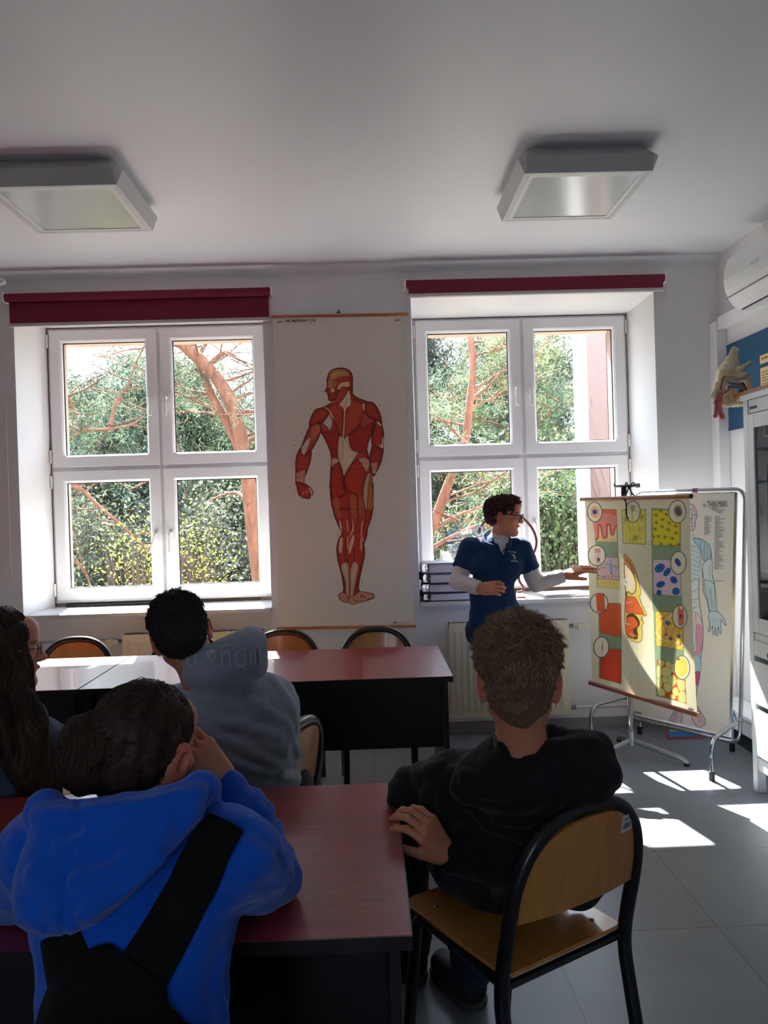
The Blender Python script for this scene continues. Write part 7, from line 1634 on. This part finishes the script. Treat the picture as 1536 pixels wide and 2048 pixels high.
def tree(label, stems, branches, tuft, group, cat='tree', bark=None, leafy=None, name='pine_tree', extra=None):
    """stems: [(points, r0, r1)]; branches: (count, length, zmin, zmax, radius)"""
    base = stems[0][0][0]; root = thing(name, label, cat, tuple(np.array(base)*[1, 1, 0]+[0, 0, GZ]), 0, group)
    b = MB(); tips = []; br = MB()
    for (pts, r0, r1) in stems:
        P = spline(pts, 5); b.tube(P, list(np.linspace(r0, r1, len(P))), 10)
        for i in range(branches[0]):
            j = nr.randint(0, len(P)); p = P[j]
            if not branches[2] <= p[2] <= branches[3]: continue
            a = nr.rand()*2*PI; ln = branches[1]*(.5+.7*nr.rand()); q = branch_pts(p, (math.cos(a), math.sin(a)*.8, .25), ln, .02)
            br.tube(q, list(np.linspace(branches[4], branches[4]*.3, len(q))), 5)
            for k in range(2, len(q)):
                tips.append(q[k])
                for _ in range(2):
                    q2 = branch_pts(q[k], (nr.normal(), nr.normal(), .4), ln*.28, .03, 3); br.tube(q2, [branches[4]*.35]*3+[branches[4]*.15], 4); tips += [q2[2], q2[3]]
    if extra:
        for pts in extra:
            P = spline(pts, 4); br.tube(P, list(np.linspace(branches[4]*1.8, branches[4]*.5, len(P))), 6); tips += list(P[len(P)//2::2])
            for k in range(3, len(P), 3):
                q2 = branch_pts(P[k], (nr.normal(), nr.normal()*.5, nr.normal()*.6+.2), .9, .02, 4); br.tube(q2, list(np.linspace(branches[4]*.6, branches[4]*.2, 5)), 4); tips += q2[2:]
    b.out('trunk', bark or M_bark, root, smooth=True)
    if br.V: br.out('branch', bark or M_bark, root, smooth=True)
    n, ln, w, base_c, mult = tuft
    T = np.array(tips); T = np.repeat(T, mult, axis=0)+nr.normal(size=(len(T)*mult, 3))*ln*.6
    V, F, c = (needles(T, n, ln, w, base=tuple(v*.88 for v in base_c)) if leafy is None else leaves(T, n, leafy, base_c, spread=ln))
    obj('foliage', V, F, M_leaf, root, False, c)
    return root
# the two-stemmed pine in the left window
y = 14.5
tree('big two-stemmed orange-barked pine right of centre outside the left window', [([W(560, 1420, y+.6), W(525, 1200, y+.4), W(507, 1060, y+.2), W(492, 930, y), W(470, 830, y), W(440, 765, y), W(395, 715, y), W(345, 672, y), W(300, 640, y)], .155, .10),
      ([W(490, 925, y+.05), W(462, 860, y+.1), W(428, 800, y+.15), W(405, 745, y+.2), W(385, 690, y+.2), W(375, 640, y+.2)], .10, .055)],
     (13, 2.3, 1.5, 6.0, .03), (24, .20, .006, (92, 104, 80), 1), 'pines outside the windows',
     extra=[[W(470, 830, y), W(500, 822, y-.4), W(560, 830, y-.8)], [W(408, 738, y), W(450, 705, y), W(480, 720, y), W(520, 735, y-.3)], [W(485, 895, y), W(520, 860, y+.6), W(545, 840, y+.8)], [W(395, 715, y), W(415, 680, y+.3), W(430, 640, y+.3)], [W(500, 1010, y), W(470, 985, y+.5), W(420, 1000, y+1)]])
y = 12.0
tree('pine whose long bare branches reach in from the left outside the left window', [([W(-40, 1500, y), W(20, 1150, y), W(40, 900, y), W(20, 600, y)], .2, .14)],
     (9, 2.0, 2.0, 6, .022), (24, .2, .006, (86, 100, 74), 1), 'pines outside the windows',
     extra=[[W(20, 1000, y), W(140, 972, y), W(190, 1005, y), W(235, 1045, y), W(275, 1080, y+.3), W(300, 1110, y+.5)], [W(145, 972, y), W(190, 955, y+.2), W(250, 960, y+.6)], [W(40, 880, y), W(130, 862, y+.3), W(200, 860, y+.3), W(260, 850, y+.6), W(290, 830, y+1)],
            [W(20, 1090, y), W(140, 1120, y), W(170, 1145, y), W(185, 1185, y)], [W(20, 800, y), W(140, 790, y+.4), W(200, 760, y+.8)], [W(60, 760, y), W(140, 800, y+.4), W(145, 850, y+.4)], [W(220, 850, y+.4), W(235, 800, y+.5), W(256, 770, y+.6), W(270, 730, y+.7), W(290, 690, y+.8)]])
# right window: one leaning stem, and a looser pine behind it
y = 9.8
tree('pine with an orange stem leaning up through the left half of the right window', [([W(760, 1400, y), W(835, 1120, y), W(868, 1045, y), W(890, 985, y), W(910, 935, y), W(930, 885, y), W(940, 800, y), W(946, 730, y+.1), W(939, 650, y+.2), W(936, 560, y+.2)], .072, .036)],
     (15, 1.25, -.6, 4.4, .018), (22, .14, .0045, (100, 110, 80), 1), 'pines outside the windows',
     extra=[[W(840, 1090, y), W(880, 1050, y), W(930, 1025, y+.2), W(1000, 1000, y+.4)], [W(840, 1110, y), W(900, 1075, y+.1), W(960, 1050, y+.3), W(1000, 1060, y+.4)], [W(860, 1030, y), W(890, 1030, y), W(920, 1042, y)], [W(930, 885, y), W(890, 845, y+.3), W(850, 820, y+.5)], [W(941, 800, y), W(985, 765, y+.3), W(1020, 720, y+.5)]])
y = 20
tree('loose pale pine standing behind the middle post of the right window', [([W(1030, 1400, y), W(1032, 1100, y), W(1028, 860, y), W(1034, 620, y)], .10, .05)],
     (44, 2.2, -1.0, 6.8, .03), (24, .22, .008, (96, 108, 78), 2), 'pines outside the windows')
# deeper forest: every tree on its own
PALE = [(96, 106, 84), (84, 96, 72), (86, 92, 74), (70, 80, 62)]
k = 0
spots = [(-10.5, 30), (-12.6, 36), (-8.3, 27), (-6.2, 31), (-9.2, 42), (-4.6, 26), (-5.3, 37), (-14.5, 44), (-7.4, 50), (-11.6, 25), (-13, 31.5), (-6.9, 23.5), (1.6, 27), (3.4, 32), (5.2, 29), (7.2, 34), (2.6, 40), (6.4, 43), (8.8, 31), (4.4, 24), (9.8, 39), (1.9, 33)]
words = ['first', 'second']
for (x, yy) in spots:
    left = x < 0; H_ = (8.2+2.2*nr.rand()) if left else (9.3+2.6*nr.rand()); z1 = GZ+H_*(yy/30)**.5*.9
    if left: z1 = min(z1, CAM_H+yy*.075+nr.rand()*2.0)
    pts = [np.array([x+nr.normal()*.1, yy, GZ]), np.array([x+nr.normal()*.3, yy, GZ+(z1-GZ)*.5]), np.array([x+nr.normal()*.4, yy, z1])]
    b0 = nr.rand() < .5
    lab = ('pale green pine of the forest wall behind the left window' if b0 else 'dull green pine of the forest wall behind the left window') if left else ('pale green pine of the forest wall behind the right window' if b0 else 'dull green pine of the forest wall behind the right window')
    tree(lab, [(pts, .14, .05)], (34, 2.1, GZ+.2, z1, .03), (11, .38, .020, PALE[nr.randint(0, 2)] if b0 else PALE[2+nr.randint(0, 2)], 3), lab.replace(' pine', ' pines'), bark=M_bark2)
    k += 1
# broad leaved bushes and saplings
def bush(label, c, r, n, size, base, group, name='bush', nl=26):
    root = thing(name, label, 'bush', (c[0], c[1], GZ), 0, group); b = MB(); tips = []
    for i in range(n):
        a = nr.rand()*2*PI; q = np.array(c)+np.array([math.cos(a)*r[0], math.sin(a)*r[1], (nr.rand()-.35)*2*r[2]])*(nr.rand()**.5); st = np.array([c[0]+nr.normal()*.15, c[1]+nr.normal()*.15, GZ])
        P = spline([st, st*.5+q*.5+[0, 0, .3], q], 4); b.tube(P, list(np.linspace(.022, .006, len(P))), 4); tips += [q, P[-3]]
    b.out('stem', M_bark2, root); V, F, cc = leaves(tips, nl, size, base, spread=.24); obj('foliage', V, F, M_leaf, root, False, cc); return root
for (px, py, yy, r, n) in ((292, 1135, 9.8, (.50, .4, .36), 46), (392, 1115, 10.6, (.34, .3, .52), 40)):
    bush('sapling with bright yellow-green spring leaves low in the %s of the left window' % ('left half' if px < 350 else 'right half'), W(px, py, yy), r, n, .019, (196, 192, 66), None, 'spring_sapling', 13)
for (px, py, yy, r, n, c_) in ((1110, 1040, 13, (1.15, .8, 1.15), 150, (76, 90, 60)), (905, 1090, 24, (1.8, 1, 1.0), 90, (104, 108, 72))):
    bush('leafy dark green bush filling the lower right pane of the right window' if px > 1000 else 'light green bush low behind the leaning stem in the right window', W(px, py, yy), r, n, .045, c_, None, 'leafy_bush', 60)
for (px, yy) in ((150, 19), (230, 22), (300, 18), (395, 24), (455, 21), (1000, 28), (870, 21)):
    bush('grey-green undergrowth bush low between the trunks of the forest', W(px, 1110+nr.rand()*30, yy), (2.2, 1.2, 1.5), 75, .055, (82, 84, 68), 'undergrowth bushes of the forest', 'undergrowth_bush', 60)
# wing of the building seen through the right window
wg = thing('building_wing', 'white building wing with a brown boarded strip at the right of the right window', 'building', (4.5, 7.5, GZ))
xw = 2.42
ys = [W(px, 900, 1.0)[0] for px in (1151, 1177, 1214)]; yy = [xw/v for v in ys]
M_wh = mat('white_render', C(238, 232, 226), 0.8); M_br = mat('brown_boards', C(84, 58, 52), 0.6, noise=(4, .15, (1, 8, .4)))
MB().box((xw, yy[1], GZ), (xw+4, yy[0], 9)).out('wall', M_wh, wg); MB().box((xw+.03, YO+.02, GZ), (xw+4, yy[1]-.001, 9)).out('wall', M_wh, wg)
k = MB(); n = 5
for i in range(n):
    a = yy[2]-1.2+(yy[1]-yy[2]+1.2)*i/n; b2 = yy[2]-1.2+(yy[1]-yy[2]+1.2)*(i+1)/n-.02; k.box((xw+(-.01 if i % 2 else .005), a, GZ), (xw+.029, b2, 9))
k.out('brown_boards', M_br, wg)
p = W(1196, 686, yy[2]-.3); p2 = W(1217, 662, yy[2]-.9)
k = MB(); k.tube([(xw-.02, p[1], p[2]), (xw-.10, p2[1], p2[2])], .022, 8); k.out('white_bracket', M_pvc, wg)
